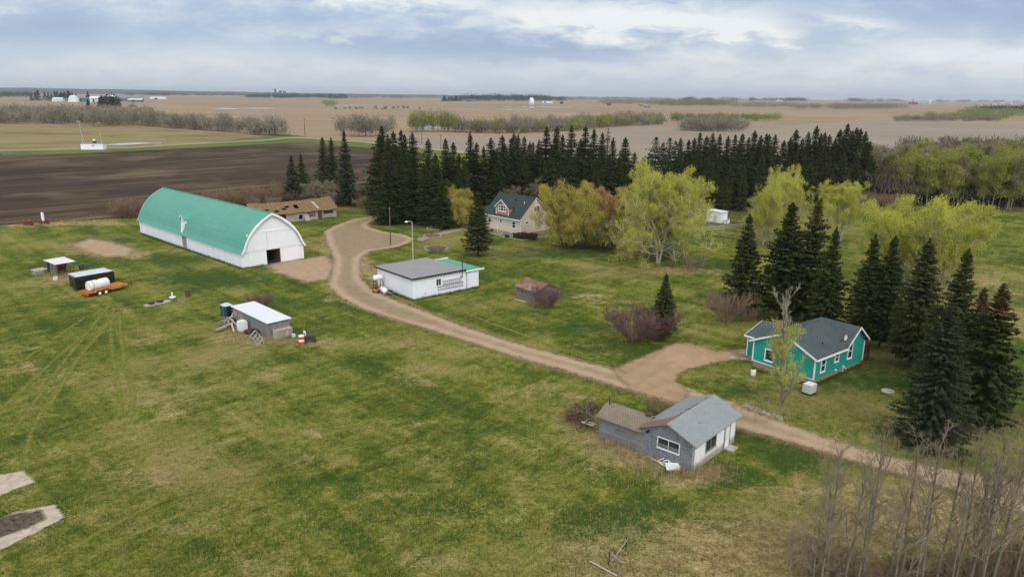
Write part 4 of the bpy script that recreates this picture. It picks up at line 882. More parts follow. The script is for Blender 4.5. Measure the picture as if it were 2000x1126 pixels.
# --- distant plants: light templates
def far_tree(seed, mat, trunkm, n=150, size=.06, rx=.32, rz=.36, zc=.62, cone=False, asp=.6):
    r = np.random.RandomState(seed)
    if cone:
        z = r.rand(n) ** .8; rad_ = (1 - z) * rx * r.uniform(.3, 1, n); a = r.rand(n) * 6.28; C = np.stack([rad_ * np.cos(a), rad_ * np.sin(a), .06 + z * .92], 1)
    else:
        cl = r.normal(size=(9, 3)) * [rx * .3, rx * .3, rz * .3]; C = cl[r.randint(0, 9, n)] + r.normal(size=(n, 3)) * [rx * .42, rx * .42, rz * .40]; C[:, 2] += zc; C = C[C[:, 2] > .08]
    v, f = leaf_quads(C, size, r, aspect=asp); P = [(0, 0, 0)]; Q = [(0, 0, .85)]
    for _ in range(6): P.append((0, 0, r.uniform(.2, .6))); Q.append(tuple(C[r.randint(len(C))]))
    tv, tf = tubes(P, Q, [.014] + [.008] * 6, [.005] * 7, 3)
    V, Fl, mi, sh = join([(tv, tf, 0, .5), (v, f, 1, np.repeat(r.rand(len(C)), 4))])
    return np_mesh('tree', V, Fl, [trunkm, mat], dict(shade=sh), mi)
FGN = [far_tree(s, 'far_green', 'bark_grey', 700, .04, asp=.28) for s in (1, 2)]
FGR = [far_tree(s, 'far_grey', 'bark_grey', 800, .06, asp=.14) for s in (3, 4, 5)]
FDK = [far_tree(s, 'far_dark', 'bark_dark', 420, .04, cone=True, rx=.3) for s in (6, 7)]
FBD = [far_tree(s, 'far_dark', 'bark_dark', 500, .04) for s in (8,)]
def scatter(n, f, tm_, h, lab, grp, w=(.9, 1.5), cat='tree', nm='tree'):
    for i in range(n):
        x, y = f(); g = G(x, y); put_one(nm, tm_[i % len(tm_)], g, rr_.uniform(*h), lab, cat, grp, rr_.uniform(*w))
U = rr_.uniform
scatter(70, lambda: (lambda x: (x, U(236, 244) + max(0, x - 120) * .03))(U(-60, 300)), FGR, (11, 17), 'grey leafless tree in the wood along the left pasture', 'leafless trees of the left-hand wood')
scatter(14, lambda: (lambda x: (x, U(226, 236)))(U(-40, 190)), FGN, (11, 16), 'olive-green tree standing in the left-hand wood', 'olive trees of the left-hand wood')
scatter(40, lambda: (lambda x: (x, U(-2, 2) + np.interp(x, [280, 400, 480, 555], [246, 254, 261, 266])))(U(280, 555)), FGR, (8, 14), 'grey leafless tree in the tapering belt that ends near the field road', 'leafless trees of the tapering belt')
scatter(16, lambda: (lambda x: (x, U(263, 268)))(U(660, 770)), FGR, (11, 16), 'grey leafless tree beside the bend of the field road', 'leafless trees at the road bend')
scatter(22, lambda: (lambda x: (x, U(255, 259)))(U(805, 900)), FGN, (13, 17), 'pale green tree in front of the long slough', 'pale green trees by the slough', (.8, 1.1))
scatter(28, lambda: (lambda x: (x, U(-2, 2) + np.interp(x, [895, 1000, 1100, 1200, 1295], [259, 260, 256, 246, 242])))(U(895, 1295)), FGR, (9, 15), 'greyish tree in the long belt across the middle fields', 'greyish trees of the long middle belt')
scatter(18, lambda: (lambda x: (x, U(-2, 2) + np.interp(x, [895, 1000, 1100, 1200, 1295], [259, 260, 256, 246, 242])))(U(930, 1290)), FGN, (9, 14), 'fresh green tree in the long belt across the middle fields', 'green trees of the long middle belt')
scatter(20, lambda: (U(1335, 1450), U(250, 259)), FGR, (8, 13), 'grey tree in the round grove in the pale field', 'grey trees of the round grove')
scatter(8, lambda: (U(1310, 1520), U(235, 238)), FGN, (8, 12), 'green tree in the hedge behind the round grove', 'green trees behind the round grove')
scatter(8, lambda: (U(1745, 1950), U(235, 239)), FGR, (7, 11), 'grey bush-like tree in the thin belt at the far edge of the pale field', 'grey trees at the far edge of the pale field')
scatter(8, lambda: (U(1820, 1960), U(231, 236)), FGN, (9, 13), 'green tree in the thin belt at the far edge of the pale field', 'green trees at the far edge of the pale field')
scatter(22, lambda: (U(655, 820), U(212, 216)), FGR, (4, 7), 'low grey bush in the hedge running right of the round green tree', 'hedge bushes right of the round green tree', (1.2, 2), 'bush', 'bush')
for x, y, h, lab in ((637, 211, 20, 'round green tree alone in the far tan field'), (653, 211, 18, 'round green tree right beside the lone one'), (645, 210, 19, 'round green tree just behind the lone one')):
    put_one('tree', FGN[0], G(x, y), h, lab, w=1.3)
g, h = spot(171, 194, 226); put_one('spruce', FDK[0], g, h, 'single dark spruce before the far left farmstead', 'spruce', w=1.2)
g, h = spot(257, 205, 232); put_one('pine', FBD[0], g, h, 'round-headed pine standing alone right of the dark clump', 'pine', w=.8)
scatter(14, lambda: (U(192, 240), U(216, 224)), FDK + FBD, (18, 26), 'dark conifer in the clump right of the far left farmstead', 'conifers right of the far left farmstead', (1, 1.6), 'conifer', 'conifer')
scatter(26, lambda: (U(60, 175), U(196, 199)), FDK, (22, 34), 'dark conifer in the windbreak behind the far left farmstead', 'windbreak conifers of the far left farmstead', (1, 1.8), 'conifer', 'conifer')
scatter(22, lambda: (U(640, 678), U(192, 193)), FDK, (28, 36), 'dark conifer of the square plantation left of the photo centre', 'conifers of the square plantation on the left', (1.5, 2.5), 'conifer', 'conifer')
scatter(22, lambda: (U(866, 901), U(197.5, 198.5)), FDK, (22, 28), 'dark conifer of the square plantation near the photo centre', 'conifers of the central square plantation', (1.5, 2.5), 'conifer', 'conifer')
def mass(name, x0, x1, y, h, n, tmpls, lab, jit=.6, w=(1.5, 3)):
    """far woods nobody could count, one object each"""
    V = []; Fq = []; SH = []; MI = []; o = 0; cat = []
    r = np.random.RandomState(int(x0) + 700); parts = []
    for i in range(n):
        xx = r.uniform(x0, x1); g = G(xx, (y(xx) if callable(y) else y) + r.uniform(-jit, jit)); hh = r.uniform(*h); ww = hh * r.uniform(*w)
        k = 260; C = r.normal(size=(k, 3)) * [.3, .3, .2] + [0, 0, .55]; C[:, 2] = np.clip(C[:, 2], .05, 1.1); C = C * [ww, ww, hh] + [g[0], g[1], 0]
        v, f = leaf_quads(C, hh * (.075 if tmpls == 'far_dark' else .12), r, aspect=.6 if tmpls == 'far_dark' else .16); parts.append((v, f, 0, np.full(len(v), r.rand())))
    V, Fl, mi, sh = join(parts); me = np_mesh(name, V, Fl, [tmpls], dict(shade=sh), mi); o = link(name, me); tag(o, lab, 'wood', None, 'stuff')
mass('far_wood', 905, 1100, 197.5, (18, 42), 60, 'far_dark', 'dark wood on the horizon around the far white farmhouse', .5)
mass('far_wood', 1090, 1310, 196, (18, 34), 90, 'far_grey', 'thin grey treeline on the horizon right of centre', .6)
mass('far_wood', 1290, 1430, 206, (18, 26), 80, 'far_green', 'olive wood in front of the horizon, middle right', 1.2)
mass('far_wood', 1430, 1560, 209, (12, 19), 50, 'far_grey', 'grey wood across the far tan field at right', .8)
mass('far_wood', 1180, 1300, 203, (14, 22), 50, 'far_grey', 'scattered far scrub in the tan field', 1.5)
mass('far_wood', 1560, 1770, 212, (12, 19), 90, 'far_grey', 'brown-grey wood below the red elevator at right', 2.2)
mass('far_wood', 1330, 1570, 198, (20, 44), 50, 'far_dark', 'dark treeline on the horizon at right', .6)
mass('far_wood', 1640, 2010, 199.5, (20, 44), 46, 'far_dark', 'dark farm windbreaks on the right horizon', .8)
mass('far_wood', 1900, 2060, 220, (14, 20), 50, 'far_dark', 'dark conifer wood at the right edge below the horizon', 1.5)
mass('far_wood', 1880, 2060, 226, (11, 16), 50, 'far_green', 'green wood at the right edge', 1.5)
mass('far_wood', 480, 640, 191.5, (20, 34), 80, 'far_dark', 'low woods on the horizon around the grain terminal', .5)
mass('far_wood', 680, 870, 192, (20, 34), 80, 'far_grey', 'thin woods on the horizon left of centre', .5)
mass('far_wood', 250, 480, 187, (20, 36), 60, 'far_dark', 'dark woods on the left horizon', .6)
mass('far_wood', -60, 60, 190, (20, 36), 30, 'far_dark', 'dark woods at the far left edge', .8)
mass('leafless_wood', -60, 300, lambda x: 236 + max(0, x - 120) * .03, (11, 16), 170, 'far_grey', 'grey leafless wood behind the first trees along the left pasture', 6, (.7, 1.2))
mass('leafless_wood', 285, 555, lambda x: np.interp(x, [280, 400, 480, 555], [245, 253, 260, 265]), (7, 12), 60, 'far_grey', 'leafless thicket filling the tapering belt', 1.5, (.7, 1.2))
mass('leafless_wood', 895, 1295, lambda x: np.interp(x, [895, 1000, 1100, 1200, 1295], [258, 259, 255, 245, 241]), (8, 12), 110, 'far_grey', 'leafless thicket filling the long middle belt', 1.5, (.8, 1.3))
mass('green_wood', 1090, 1295, lambda x: np.interp(x, [1100, 1200, 1295], [256, 246, 242]), (9, 13), 34, 'far_green', 'fresh green growth in the right half of the long middle belt', 1.5, (.8, 1.2))
mass('leafless_wood', 1335, 1455, 253, (7, 11), 60, 'far_grey', 'leafless thicket inside the round grove', 4, (.8, 1.2))
mass('green_wood', 1310, 1520, 235.5, (8, 11), 40, 'far_green', 'green hedge behind the round grove', 1.5, (.8, 1.3))
mass('leafless_wood', 1745, 1950, 236.5, (6, 10), 60, 'far_grey', 'thin grey belt at the far edge of the pale field', 1.2, (.9, 1.4))
mass('green_wood', 1810, 1960, 233.5, (9, 12), 34, 'far_green', 'green growth at the far edge of the pale field', 1.5, (.9, 1.4))
mass('leafless_wood', 1760, 2160, 318, (8, 11), 120, 'scrub_twigs', 'leafless undergrowth at the back of the right-hand wood', 14, (.5, .9))
mass('leafless_wood', 1680, 2160, lambda x: 388 + (x - 1680) * .03, (4, 8), 120, 'scrub_twigs', 'dim undergrowth inside the right-hand wood', 9, (.5, .9))
# --- dead grass and weeds round the sheds: nobody could count the stalks
def weeds(name, spots_, lab, mat='dry_stalk', n=60, h=(.25, .7), rs_=9):
    r = np.random.RandomState(rs_); A = []
    for (x, y, sx, sy, k) in spots_:
        for _ in range(int(n * k)):
            g = G(x + r.normal() * sx, y + r.normal() * sy)
            for s in range(9):
                hh = r.uniform(*h); a = r.uniform(0, 6.28); l = hh * r.uniform(.1, .7); w = .012; p = g + np.array([r.normal() * .12, r.normal() * .12, 0]); px_ = np.array([-math.sin(a), math.cos(a), 0]) * w
                A += [p - px_, p + px_, p + np.array([math.cos(a) * l, math.sin(a) * l, hh])]
    V = np.array(A); me = np_mesh(name, V, np.arange(len(V)).reshape(-1, 3), mat); tag(link(name, me), lab, 'weeds', None, 'stuff')
weeds('dead_grass', [(1335, 925, 40, 8, 2), (1385, 920, 14, 8, 1), (1220, 880, 35, 12, 1.8), (1190, 862, 22, 8, 1.2), (1290, 905, 40, 12, 1.8), (1120, 825, 20, 8, .6)], 'tall dead grass growing round the grey shed')
weeds('dead_grass', [(500, 664, 30, 5, 2), (460, 648, 16, 6, 1), (600, 672, 14, 4, .8), (550, 668, 20, 4, 1)], 'dead grass round the junk by the white-roofed shed', rs_=10)
weeds('dead_grass', [(115, 537, 14, 4, 1), (125, 542, 16, 5, 1.2), (250, 424, 20, 2, 1), (180, 432, 70, 1.5, 1.5)], 'dead grass round the small white-roofed shelter', rs_=12)
weeds('dead_grass', [(1320, 527, 40, 4, 1.5), (1250, 503, 30, 4, 1)], 'dead grass along the fence line', rs_=13)
weeds('dead_grass', [(1700, 1080, 130, 50, 4), (1900, 1060, 120, 40, 4), (1450, 1080, 140, 40, 1.6), (1200, 1095, 80, 20, .8)], 'rank dead grass at the bottom right', h=(.15, .5), rs_=14)
weeds('dead_grass', [(1470, 800, 25, 7, 1), (1510, 815, 20, 6, .6)], 'dead grass on the bank between drive and lawn', rs_=15)

def wall_grass(pts, lab, seed, n=900, h=(.12, .45), mat='grass_blade'):
    r = np.random.RandomState(seed); A = []; P = [G(*p) for p in pts]; L = [np.linalg.norm(P[i + 1] - P[i]) for i in range(len(P) - 1)]; tot = sum(L)
    for k in range(n):
        i = r.choice(len(L), p=np.array(L) / tot); g = P[i] + (P[i + 1] - P[i]) * r.rand(); hh = r.uniform(*h); g = g + np.array([r.normal() * .14, r.normal() * .14 - .1, 0])
        for s in range(5):
            a = r.uniform(0, 6.28); l = hh * r.uniform(.1, .7); p = g + np.array([r.normal() * .06, r.normal() * .06, 0]); q = np.array([-math.sin(a), math.cos(a), 0]) * .016
            A += [p - q, p + q, p + np.array([math.cos(a) * l, math.sin(a) * l, hh])]
    V = np.array(A); me = np_mesh('tall_grass', V, np.arange(len(V)).reshape(-1, 3), mat); tag(link('tall_grass', me), lab, 'grass', None, 'stuff')
wall_grass([(274, 456.5), (474, 525.5), (516, 518)], 'uncut grass along the foot of the long barn wall', 61, 1500)
wall_grass([(740, 561), (806.6, 587), (935, 561)], 'uncut grass along the foot of the garage walls', 62, 900)
wall_grass([(1007, 581.5), (1046, 595.5), (1090, 586.5)], 'uncut grass round the tiny log shed', 63, 500, mat='dry_stalk')
wall_grass([(1471, 722), (1587, 754), (1680, 712)], 'uncut grass along the foundation of the bungalow', 64, 800)
wall_grass([(530, 430), (657, 425)], 'uncut grass below the ruined shed', 65, 500)
wall_grass([(640, 578), (700, 601), (830, 642), (1000, 697), (1150, 740), (1340, 800)], 'straw-coloured verge grass on the near side of the drive', 66, 2600, (.08, .25), 'dry_stalk')
wall_grass([(738, 564), (840, 610), (1000, 666), (1150, 707), (1240, 732)], 'straw-coloured verge grass on the far side of the drive', 67, 1800, (.08, .25), 'dry_stalk')
wall_grass([(1440, 838), (1550, 868), (1700, 913), (1900, 970)], 'verge grass on the near side of the lower drive', 68, 1800, (.08, .28), 'dry_stalk')

def tufts(n, seed):
    """lawn tufts: real blades over the near grass, none on gravel or concrete"""
    r = np.random.RandomState(seed); X = r.uniform(-150, 2150, n); Y = 470 + 760 * r.rand(n) ** .75
    def inside(poly):
        P = np.array(poly, float); c = np.zeros(n, bool)
        for i in range(len(P)):
            a, b = P[i], P[(i + 1) % len(P)]
            with np.errstate(divide='ignore', invalid='ignore'): c ^= ((a[1] > Y) != (b[1] > Y)) & (X < (b[0] - a[0]) * (Y - a[1]) / (b[1] - a[1]) + a[0])
        return c
    bad = inside(drive_top + drive_bot) | inside([(1195, 722), (1240, 704), (1325, 668), (1462, 678), (1466, 700), (1340, 722), (1322, 740), (1345, 765), (1330, 790), (1230, 760)]) | inside([(520, 520), (548, 508), (640, 498), (655, 520), (640, 545), (600, 552)]) | inside([(-200, 960), (45, 918), (72, 942), (-60, 1000)]) | inside([(-200, 1050), (106, 984), (130, 1010), (-60, 1095)])
    X, Y = X[~bad], Y[~bad]; u = (X - 1000) / F; v = (563 - Y) / F; u2 = u * CR - v * SR; v2 = u * SR + v * CR
    d = np.stack([u2, CP + v2 * SP, -SP + v2 * CP], 1); g = d * (-HC / d[:, 2:3]); g[:, 2] = 0
    gs_ = lambda L: np.clip(sum(s * np.exp(-1.2 * (((X - x) / rx) ** 2 + ((Y - y) / ry) ** 2)) for x, y, rx, ry, s in L), 0, 1)
    dr_, lu_ = gs_(DRY), gs_(LUSH_SHADE)
    k = 4; m = len(g); C = np.repeat(g, k, 0) + np.concatenate([r.normal(size=(m * k, 2)) * .09, np.zeros((m * k, 1))], 1)
    a = r.uniform(0, 6.28, m * k); h = r.uniform(.05, .17, m * k); w = .02; l = h * r.uniform(.4, 1.5, m * k)
    q = np.stack([-np.sin(a) * w, np.cos(a) * w, 0 * a], 1); t_ = C + np.stack([np.cos(a) * l, np.sin(a) * l, h], 1)
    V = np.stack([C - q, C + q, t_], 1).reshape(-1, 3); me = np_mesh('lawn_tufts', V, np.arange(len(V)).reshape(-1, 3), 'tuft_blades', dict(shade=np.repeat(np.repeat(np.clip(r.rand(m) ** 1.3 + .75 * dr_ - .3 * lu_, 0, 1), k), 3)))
    tag(link('lawn_tufts', me), 'short uneven tufts of green and straw grass over the yard', 'grass', None, 'stuff')
tufts(60000, 77)
# ------------------------------------------------------------------ buildings
def frame(N, ang, name, label, cat, z=0.0, group=None):
    g = G(*N) if not isinstance(N, np.ndarray) else N
    return thing(name, label, cat, (g[0], g[1], z), math.radians(ang), group)
def wp(wall, s, d, z, off=0.0):
    """wall 'R' runs along +x at y=off and faces -y; 'L' runs along +y at x=off and faces -x; d = distance out of the wall"""
    return (s, off - d, z) if wall == 'R' else (off - d, s, z)
def wbox(mb, wall, s0, s1, z0, z1, d0, d1, off=0.0, m=0): return mb.box(wp(wall, s0, d0, z0, off), wp(wall, s1, d1, z1, off), m)
def window(parent, wall, s0, s1, z0, z1, off=0.0, fr=.09, mull=(), rails=(), fm='white_trim', gm='glass', name='window', label=None, sill=True):
    if s0 > s1: s0, s1 = s1, s0
    f = MB()
    wbox(f, wall, s0, s1, z0, z0 + fr, -.02, .06, off); wbox(f, wall, s0, s1, z1 - fr, z1, -.02, .06, off)
    wbox(f, wall, s0, s0 + fr, z0 + fr, z1 - fr, -.02, .06, off); wbox(f, wall, s1 - fr, s1, z0 + fr, z1 - fr, -.02, .06, off)
    for u in mull: c = s0 + (s1 - s0) * u; wbox(f, wall, c - fr * .35, c + fr * .35, z0 + fr, z1 - fr, -.02, .05, off)
    for u in rails: c = z0 + (z1 - z0) * u; wbox(f, wall, s0 + fr, s1 - fr, c - fr * .3, c + fr * .3, -.02, .045, off)
    if sill: wbox(f, wall, s0 - .04, s1 + .04, z0 - .05, z0 - .002, -.02, .10, off)
    o = f.build(name, fm, parent)
    if label: o['label'] = label
    p = MB(); wbox(p, wall, s0 + fr * .5, s1 - fr * .5, z0 + fr * .5, z1 - fr * .5, -.03, .02, off); p.build('pane', gm, o)
    return o
def slab_roof(mb, a, b, c, d, t=.14, m=0):
    """thick sheet through 4 corners, thickness downwards"""
    return mb.extr([a, b, c, d], (0, 0, -t), m)

# ---- the big barn
barn = frame((474.3, 524.2), 46, 'barn', 'long white barn with arched green metal roof and open door', 'barn')
BW, BL, EV = 12.0, 48.4, 2.75
half = [(-.38, 2.62), (.12, 3.35), (.62, 4.55), (1.15, 5.5), (1.75, 6.35), (2.5, 7.15), (3.3, 7.82), (4.2, 8.42), (5.1, 8.92), (6.0, 9.3)]
arc = half + [(BW - x, z) for x, z in half[-2::-1]]
def offs(p, d): return [(x + (d if x < 5.9 else (-d if x > 6.1 else 0)) * (.9 if z < 8 else .35), z - d * (.35 if z < 6 else .95)) for x, z in p]
inner = offs(arc, .18)
m_ = MB(); n = len(arc); y0, y1 = -.55, BL + .45
for i in range(n - 1):
    (xa, za), (xb, zb) = arc[i], arc[i + 1]; (xc, zc), (xd, zd) = inner[i], inner[i + 1]
    m_.face([(xa, y0, za), (xa, y1, za), (xb, y1, zb), (xb, y0, zb)][::-1]); m_.face([(xc, y0, zc), (xd, y0, zd), (xd, y1, zd), (xc, y1, zc)][::-1])
    m_.face([(xa, y0, za), (xb, y0, zb), (xd, y0, zd), (xc, y0, zc)][::-1]); m_.face([(xa, y1, za), (xc, y1, zc), (xd, y1, zd), (xb, y1, zb)][::-1])
roof = m_.build('roof', 'barn_roof', barn)
for yy in (y0 - .06, y1 + .06):
    f = MB(); o2 = offs(arc, .34)
    for i in range(n - 1): f.extr([(arc[i][0], yy, arc[i][1] + .02), (arc[i + 1][0], yy, arc[i + 1][1] + .02), (o2[i + 1][0], yy, o2[i + 1][1]), (o2[i][0], yy, o2[i][1])], (0, .05 if yy < 0 else -.05, 0))
    f.build('fascia', 'white_trim', roof)
r = MB(); r.tube((6, y0, 9.33), (6, y1, 9.33), .12, n=8); r.build('ridge_cap', 'barn_roof', roof)
w = MB(); w.box((0, 0, 0), (.2, BL, EV + .25)); w.box((BW - .2, 0, 0), (BW, BL, EV + .25)); w.build('wall', 'barn_siding', barn)
prof = [p for p in offs(arc, .2) if p[1] > 2.95]
g_ = MB(); top = [(0.0, 2.62)] + prof + [(12.0, 2.62)]
g_.extr([(x, 0.0, z) for x, z in top], (0, .2, 0)); g_.box((0.205, .004, 0), (4.6, .2, 2.615)); g_.box((7.4, .004, 0), (11.795, .2, 2.615))
gab = g_.build('gable_wall', 'barn_gable', barn); g_ = MB(); g_.extr([(x, BL, z) for x, z in top], (0, -.2, 0)); g_.box((.205, BL - .2, 0), (11.795, BL - .004, 2.615)); g_.build('gable_wall', 'barn_gable', barn)
d = MB(); wbox(d, 'R', 1.25, 4.62, .08, 2.72, .05, .13); d.build('sliding_door', 'barn_gable', barn)
d = MB(); wbox(d, 'R', 7.35, 11.3, .08, 2.72, .05, .13); d.build('sliding_door', 'barn_gable', barn)
d = MB(); wbox(d, 'R', 1.15, 4.88, 2.98, 6.0, .03, .09); d.build('upper_door', 'barn_gable', barn)
d = MB(); wbox(d, 'R', 4.95, 10.85, 2.98, 6.0, .03, .09); d.build('upper_door', 'barn_gable', barn)
d = MB(); wbox(d, 'R', .25, 11.8, 2.76, 2.90, .02, .2); d.build('door_track', 'white_trim', barn)
d = MB(); wbox(d, 'R', 1.7, 10.4, 6.03, 6.14, .02, .16); d.build('door_track', 'white_trim', barn)
for s in (1.15, 4.9, 10.9): pass
t_ = MB(); wbox(t_, 'R', -.1, .06, 0, 2.7, -.1, .04); wbox(t_, 'R', 11.95, 12.1, 0, 2.7, -.1, .04); t_.build('corner_trim', 'white_trim', barn)
i_ = MB(); i_.box((.3, .3, .02), (11.7, BL - .3, .05)); i_.build('floor', 'inside_dark', barn)
for s in (4.62, 7.32): q = MB(); q.box((s, .1, 0), (s + .08, 3.5, 2.6)); q.build('inner_partition', 'rusty_brown', barn)
c_ = MB(); c_.box((-.06, 23.5, .05), (-.015, 25.5, 2.65)); c_.build('weathered_panel', 'weathered_panel', barn)
dm = MB(); dm.extr([(.35, 24.75, 4.75), (.35, 26.05, 4.75), (.35, 26.15, 5.75), (.35, 25.4, 6.35), (.35, 24.65, 5.75)], (1.4, 0, 0)); dm.extr([(.30, 24.75, 4.9), (-.12, 25.1, 2.85), (-.12, 25.6, 2.85), (.30, 26.05, 4.9)], (.35, 0, 0))
dorm = dm.build('hay_dormer', 'white_paint', barn)
dr = MB(); dr.extr([(.1, 24.45, 5.55), (.1, 25.4, 6.42), (.1, 25.4, 6.52), (.1, 24.45, 5.65)], (2.6, 0, 0)); dr.extr([(.1, 26.35, 5.55), (.1, 25.4, 6.42), (.1, 25.4, 6.52), (.1, 26.35, 5.65)], (2.6, 0, 0)); dr.build('dormer_roof', 'barn_roof', dorm)
df_ = MB(); df_.extr([(.04, 24.45, 5.5), (.04, 25.4, 6.4), (.04, 25.4, 6.56), (.04, 24.45, 5.67)], (.05, 0, 0)); df_.extr([(.04, 26.35, 5.5), (.04, 25.4, 6.4), (.04, 25.4, 6.56), (.04, 26.35, 5.67)], (.05, 0, 0)); df_.build('dormer_trim', 'white_trim', dorm)

# ---- white garage with the tar roof
ga = frame((806.6, 585.6), 41, 'garage', 'white garage with flat grey roof and a green-roofed end', 'garage')
w = MB(); w.extr([(0, 0, 0), (9.9, 0, 0), (9.9, 0, 3.22), (0, 0, 3.22)], (0, 10.2, 0)); w.build('wall', 'garage_siding', ga)
w = MB(); w.extr([(9.905, .1, 0), (12.7, .1, 0), (12.7, .1, 2.78), (9.905, .1, 2.95)], (0, 9.2, 0)); w.build('side_bay', 'garage_siding', ga)
rf = MB(); rf.box((-.3, -.35, 3.24), (9.85, 10.6, 3.42)); rfo = rf.build('roof', 'tar_roof', ga)
fa = MB(); fa.box((-.35, -.41, 3.18), (9.88, -.353, 3.40)); fa.box((-.35, -.349, 3.18), (-.302, 10.62, 3.40)); fa.build('fascia', 'black_metal', rfo)
rg = MB(); slab_roof(rg, (9.7, -.15, 3.12), (13.6, -.15, 2.93), (13.6, 9.5, 2.93), (9.7, 9.5, 3.12), .1); rgo = rg.build('side_roof', 'green_metal', ga)
rt = MB(); rt.box((9.95, -.3, 2.88), (13.6, -.17, 3.08)); rt.build('fascia', 'white_trim', rgo); rt = MB(); rt.box((10.0, 9.52, 2.95), (13.5, 9.62, 3.12)); rt.build('fascia', 'white_trim', rgo)
dd = MB(); wbox(dd, 'R', 10.35, 12.65, .08, 2.7, -.06, .0, 0); dd.build('sliding_door', 'garage_siding', ga)
dd = MB(); wbox(dd, 'R', 10.24, 10.33, 0, 2.9, -.05, .03, 0); dd.build('door_post', 'galvanised', ga)
dd = MB(); wbox(dd, 'R', 10.3, 13.2, 2.7, 2.8, -.06, .08, 0); dd.build('door_track', 'galvanised', ga)
window(ga, 'R', 4.25, 5.25, 1.45, 2.6, fr=.07, mull=(.5,))
pp = MB(); pp.tube((8.95, -.55, 2.2), (8.95, -.55, 4.85), .06, n=8); pp.lathe([(.02, 0), (.12, .02), (.12, .1), (.02, .18)], (8.95, -.55, 4.85), 8); pp.tube((8.95, -.55, 2.3), (8.95, -.0, 2.3), .05, n=6); pp.build('stove_pipe', 'black_metal', ga)
mt = MB(); wbox(mt, 'R', 2.1, 2.3, .55, .75, 0, .1); mt.build('meter_box', 'galvanised', ga)
def ladder(s0, s1, z0, z1, lab, z2=None):
    o = thing('ladder', lab, 'ladder', tuple(ga.matrix_basis @ Vector((s0, -.14, z0))) if False else (0, 0, 0)); L = s1 - s0; hgt = z1 - z0
    g = G(806.6, 585.6); a = math.radians(41); o.location = (g[0] + math.cos(a) * s0 + math.sin(a) * .16, g[1] + math.sin(a) * s0 - math.cos(a) * .16, z0); o.rotation_euler = (0, 0, a)
    sl = (z2 if z2 is not None else 0)
    for zz in (0, hgt): mb = MB(); mb.extr([(0, -.03, zz - .04), (L, -.03, zz - .04 + sl), (L, -.03, zz + .04 + sl), (0, -.03, zz + .04)], (0, .06, 0)); mb.build('rail', 'galvanised', o)
    k = int(L / .36)
    for q in range(k): x = L * (q + .5) / k; z = sl * x / L; mb = MB(); mb.tube((x, 0, z + .04), (x, 0, z + hgt - .04), .03, n=6); mb.build('rung', 'galvanised', o)
ladder(5.42, 9.2, 1.62, 2.1, 'upper of the two aluminium ladders hung on the garage wall')
ladder(4.45, 9.5, .85, 1.38, 'lower, longer aluminium ladder hung on the garage wall')
# tanks and machines along its left wall (positions along that wall)
def loc_of(fr_o, x, y): c, s = math.cos(fr_o.rotation_euler[2]), math.sin(fr_o.rotation_euler[2]); return (fr_o.location[0] + c * x - s * y, fr_o.location[1] + s * x + c * y, 0)
def capsule(mb, L, r, z, n=14, axis='Y', x=0, m=0): mb.lathe([(.02, -L / 2 - r * .55), (r * .6, -L / 2 - r * .42), (r * .9, -L / 2 - r * .15), (r, -L / 2), (r, L / 2), (r * .9, L / 2 + r * .15), (r * .6, L / 2 + r * .42), (.02, L / 2 + r * .55)], (x, 0, z), n, axis)
ft = thing('fuel_tank', 'white fuel tank raised on a rusty stand at the garage corner', 'fuel tank', loc_of(ga, -1.1, 8.2), math.radians(41))
mb = MB(); capsule(mb, 1.25, .42, 2.1, axis='X'); mb.build('tank', 'white_plastic', ft, smooth=True)
for sx in (-.6, .6):
    for sy in (-.35, .35): mb = MB(); mb.tube((sx * 1.1, sy * 1.2, 0), (sx, sy, 1.75), .045, n=6); mb.build('leg', 'rust', ft)
mb = MB(); mb.tube((-.63, -.38, .9), (.63, -.38, .9), .03); mb.tube((-.63, .38, .9), (.63, .38, .9), .03); mb.tube((-.6, -.35, 1.7), (-.6, .35, 1.7), .03); mb.tube((.6, -.35, 1.7), (.6, .35, 1.7), .03); mb.build('brace', 'rust', ft)
mb = MB(); mb.path([(.8, 0, 1.7), (.95, -.1, 1.2), (.85, -.15, .7), (1.0, -.1, .9)], .025); mb.build('hose', 'black_rubber', ft)
pt = thing('propane_tank', 'white horizontal propane tank on the grass by the garage', 'propane tank', loc_of(ga, -1.5, 5.9), math.radians(118))
mb = MB(); capsule(mb, 1.5, .42, .62, axis='X'); mb.build('tank', 'white_plastic', pt, smooth=True)
mb = MB(); mb.lathe([(.16, 0), (.18, .18), (.1, .26), (.02, .28)], (0, 0, 1.0), 10); mb.build('valve_dome', 'galvanised', pt)
for s in (-.55, .55): mb = MB(); mb.box((s - .06, -.35, 0), (s + .06, .35, .3)); mb.build('leg', 'galvanised', pt)
mw_ = thing('lawn_mower', 'small orange machine parked under the fuel tank', 'mower', loc_of(ga, -1.9, 7.2), math.radians(70))
mb = MB(); mb.extr([(-.6, -.35, .3), (.55, -.35, .3), (.6, -.35, .55), (.2, -.35, .8), (-.2, -.35, .62), (-.6, -.35, .62)], (0, .7, 0)); mb.build('body', 'orange_paint', mw_)
mb = MB(); mb.box((-.45, -.2, .63), (-.1, .2, .9)); mb.build('seat', 'black_rubber', mw_)
for x in (-.4, .45):
    for y in (-.42, .42): mb = MB(); mb.lathe([(.1, -.07), (.22, -.07), (.24, 0), (.22, .07), (.1, .07)], (x, y, .24), 12, 'Y'); mb.build('wheel', 'black_rubber', mw_)
mb = MB(); mb.tube((.1, 0, .8), (-.05, 0, 1.05), .02); mb.tube((-.05, -.18, 1.05), (-.05, .18, 1.05), .03); mb.build('steering_bar', 'dark_metal', mw_)
wb = thing('wheelbarrow', 'wheelbarrow loaded with dark scrap by the propane tank', 'wheelbarrow', loc_of(ga, -1.25, 4.3), math.radians(150))
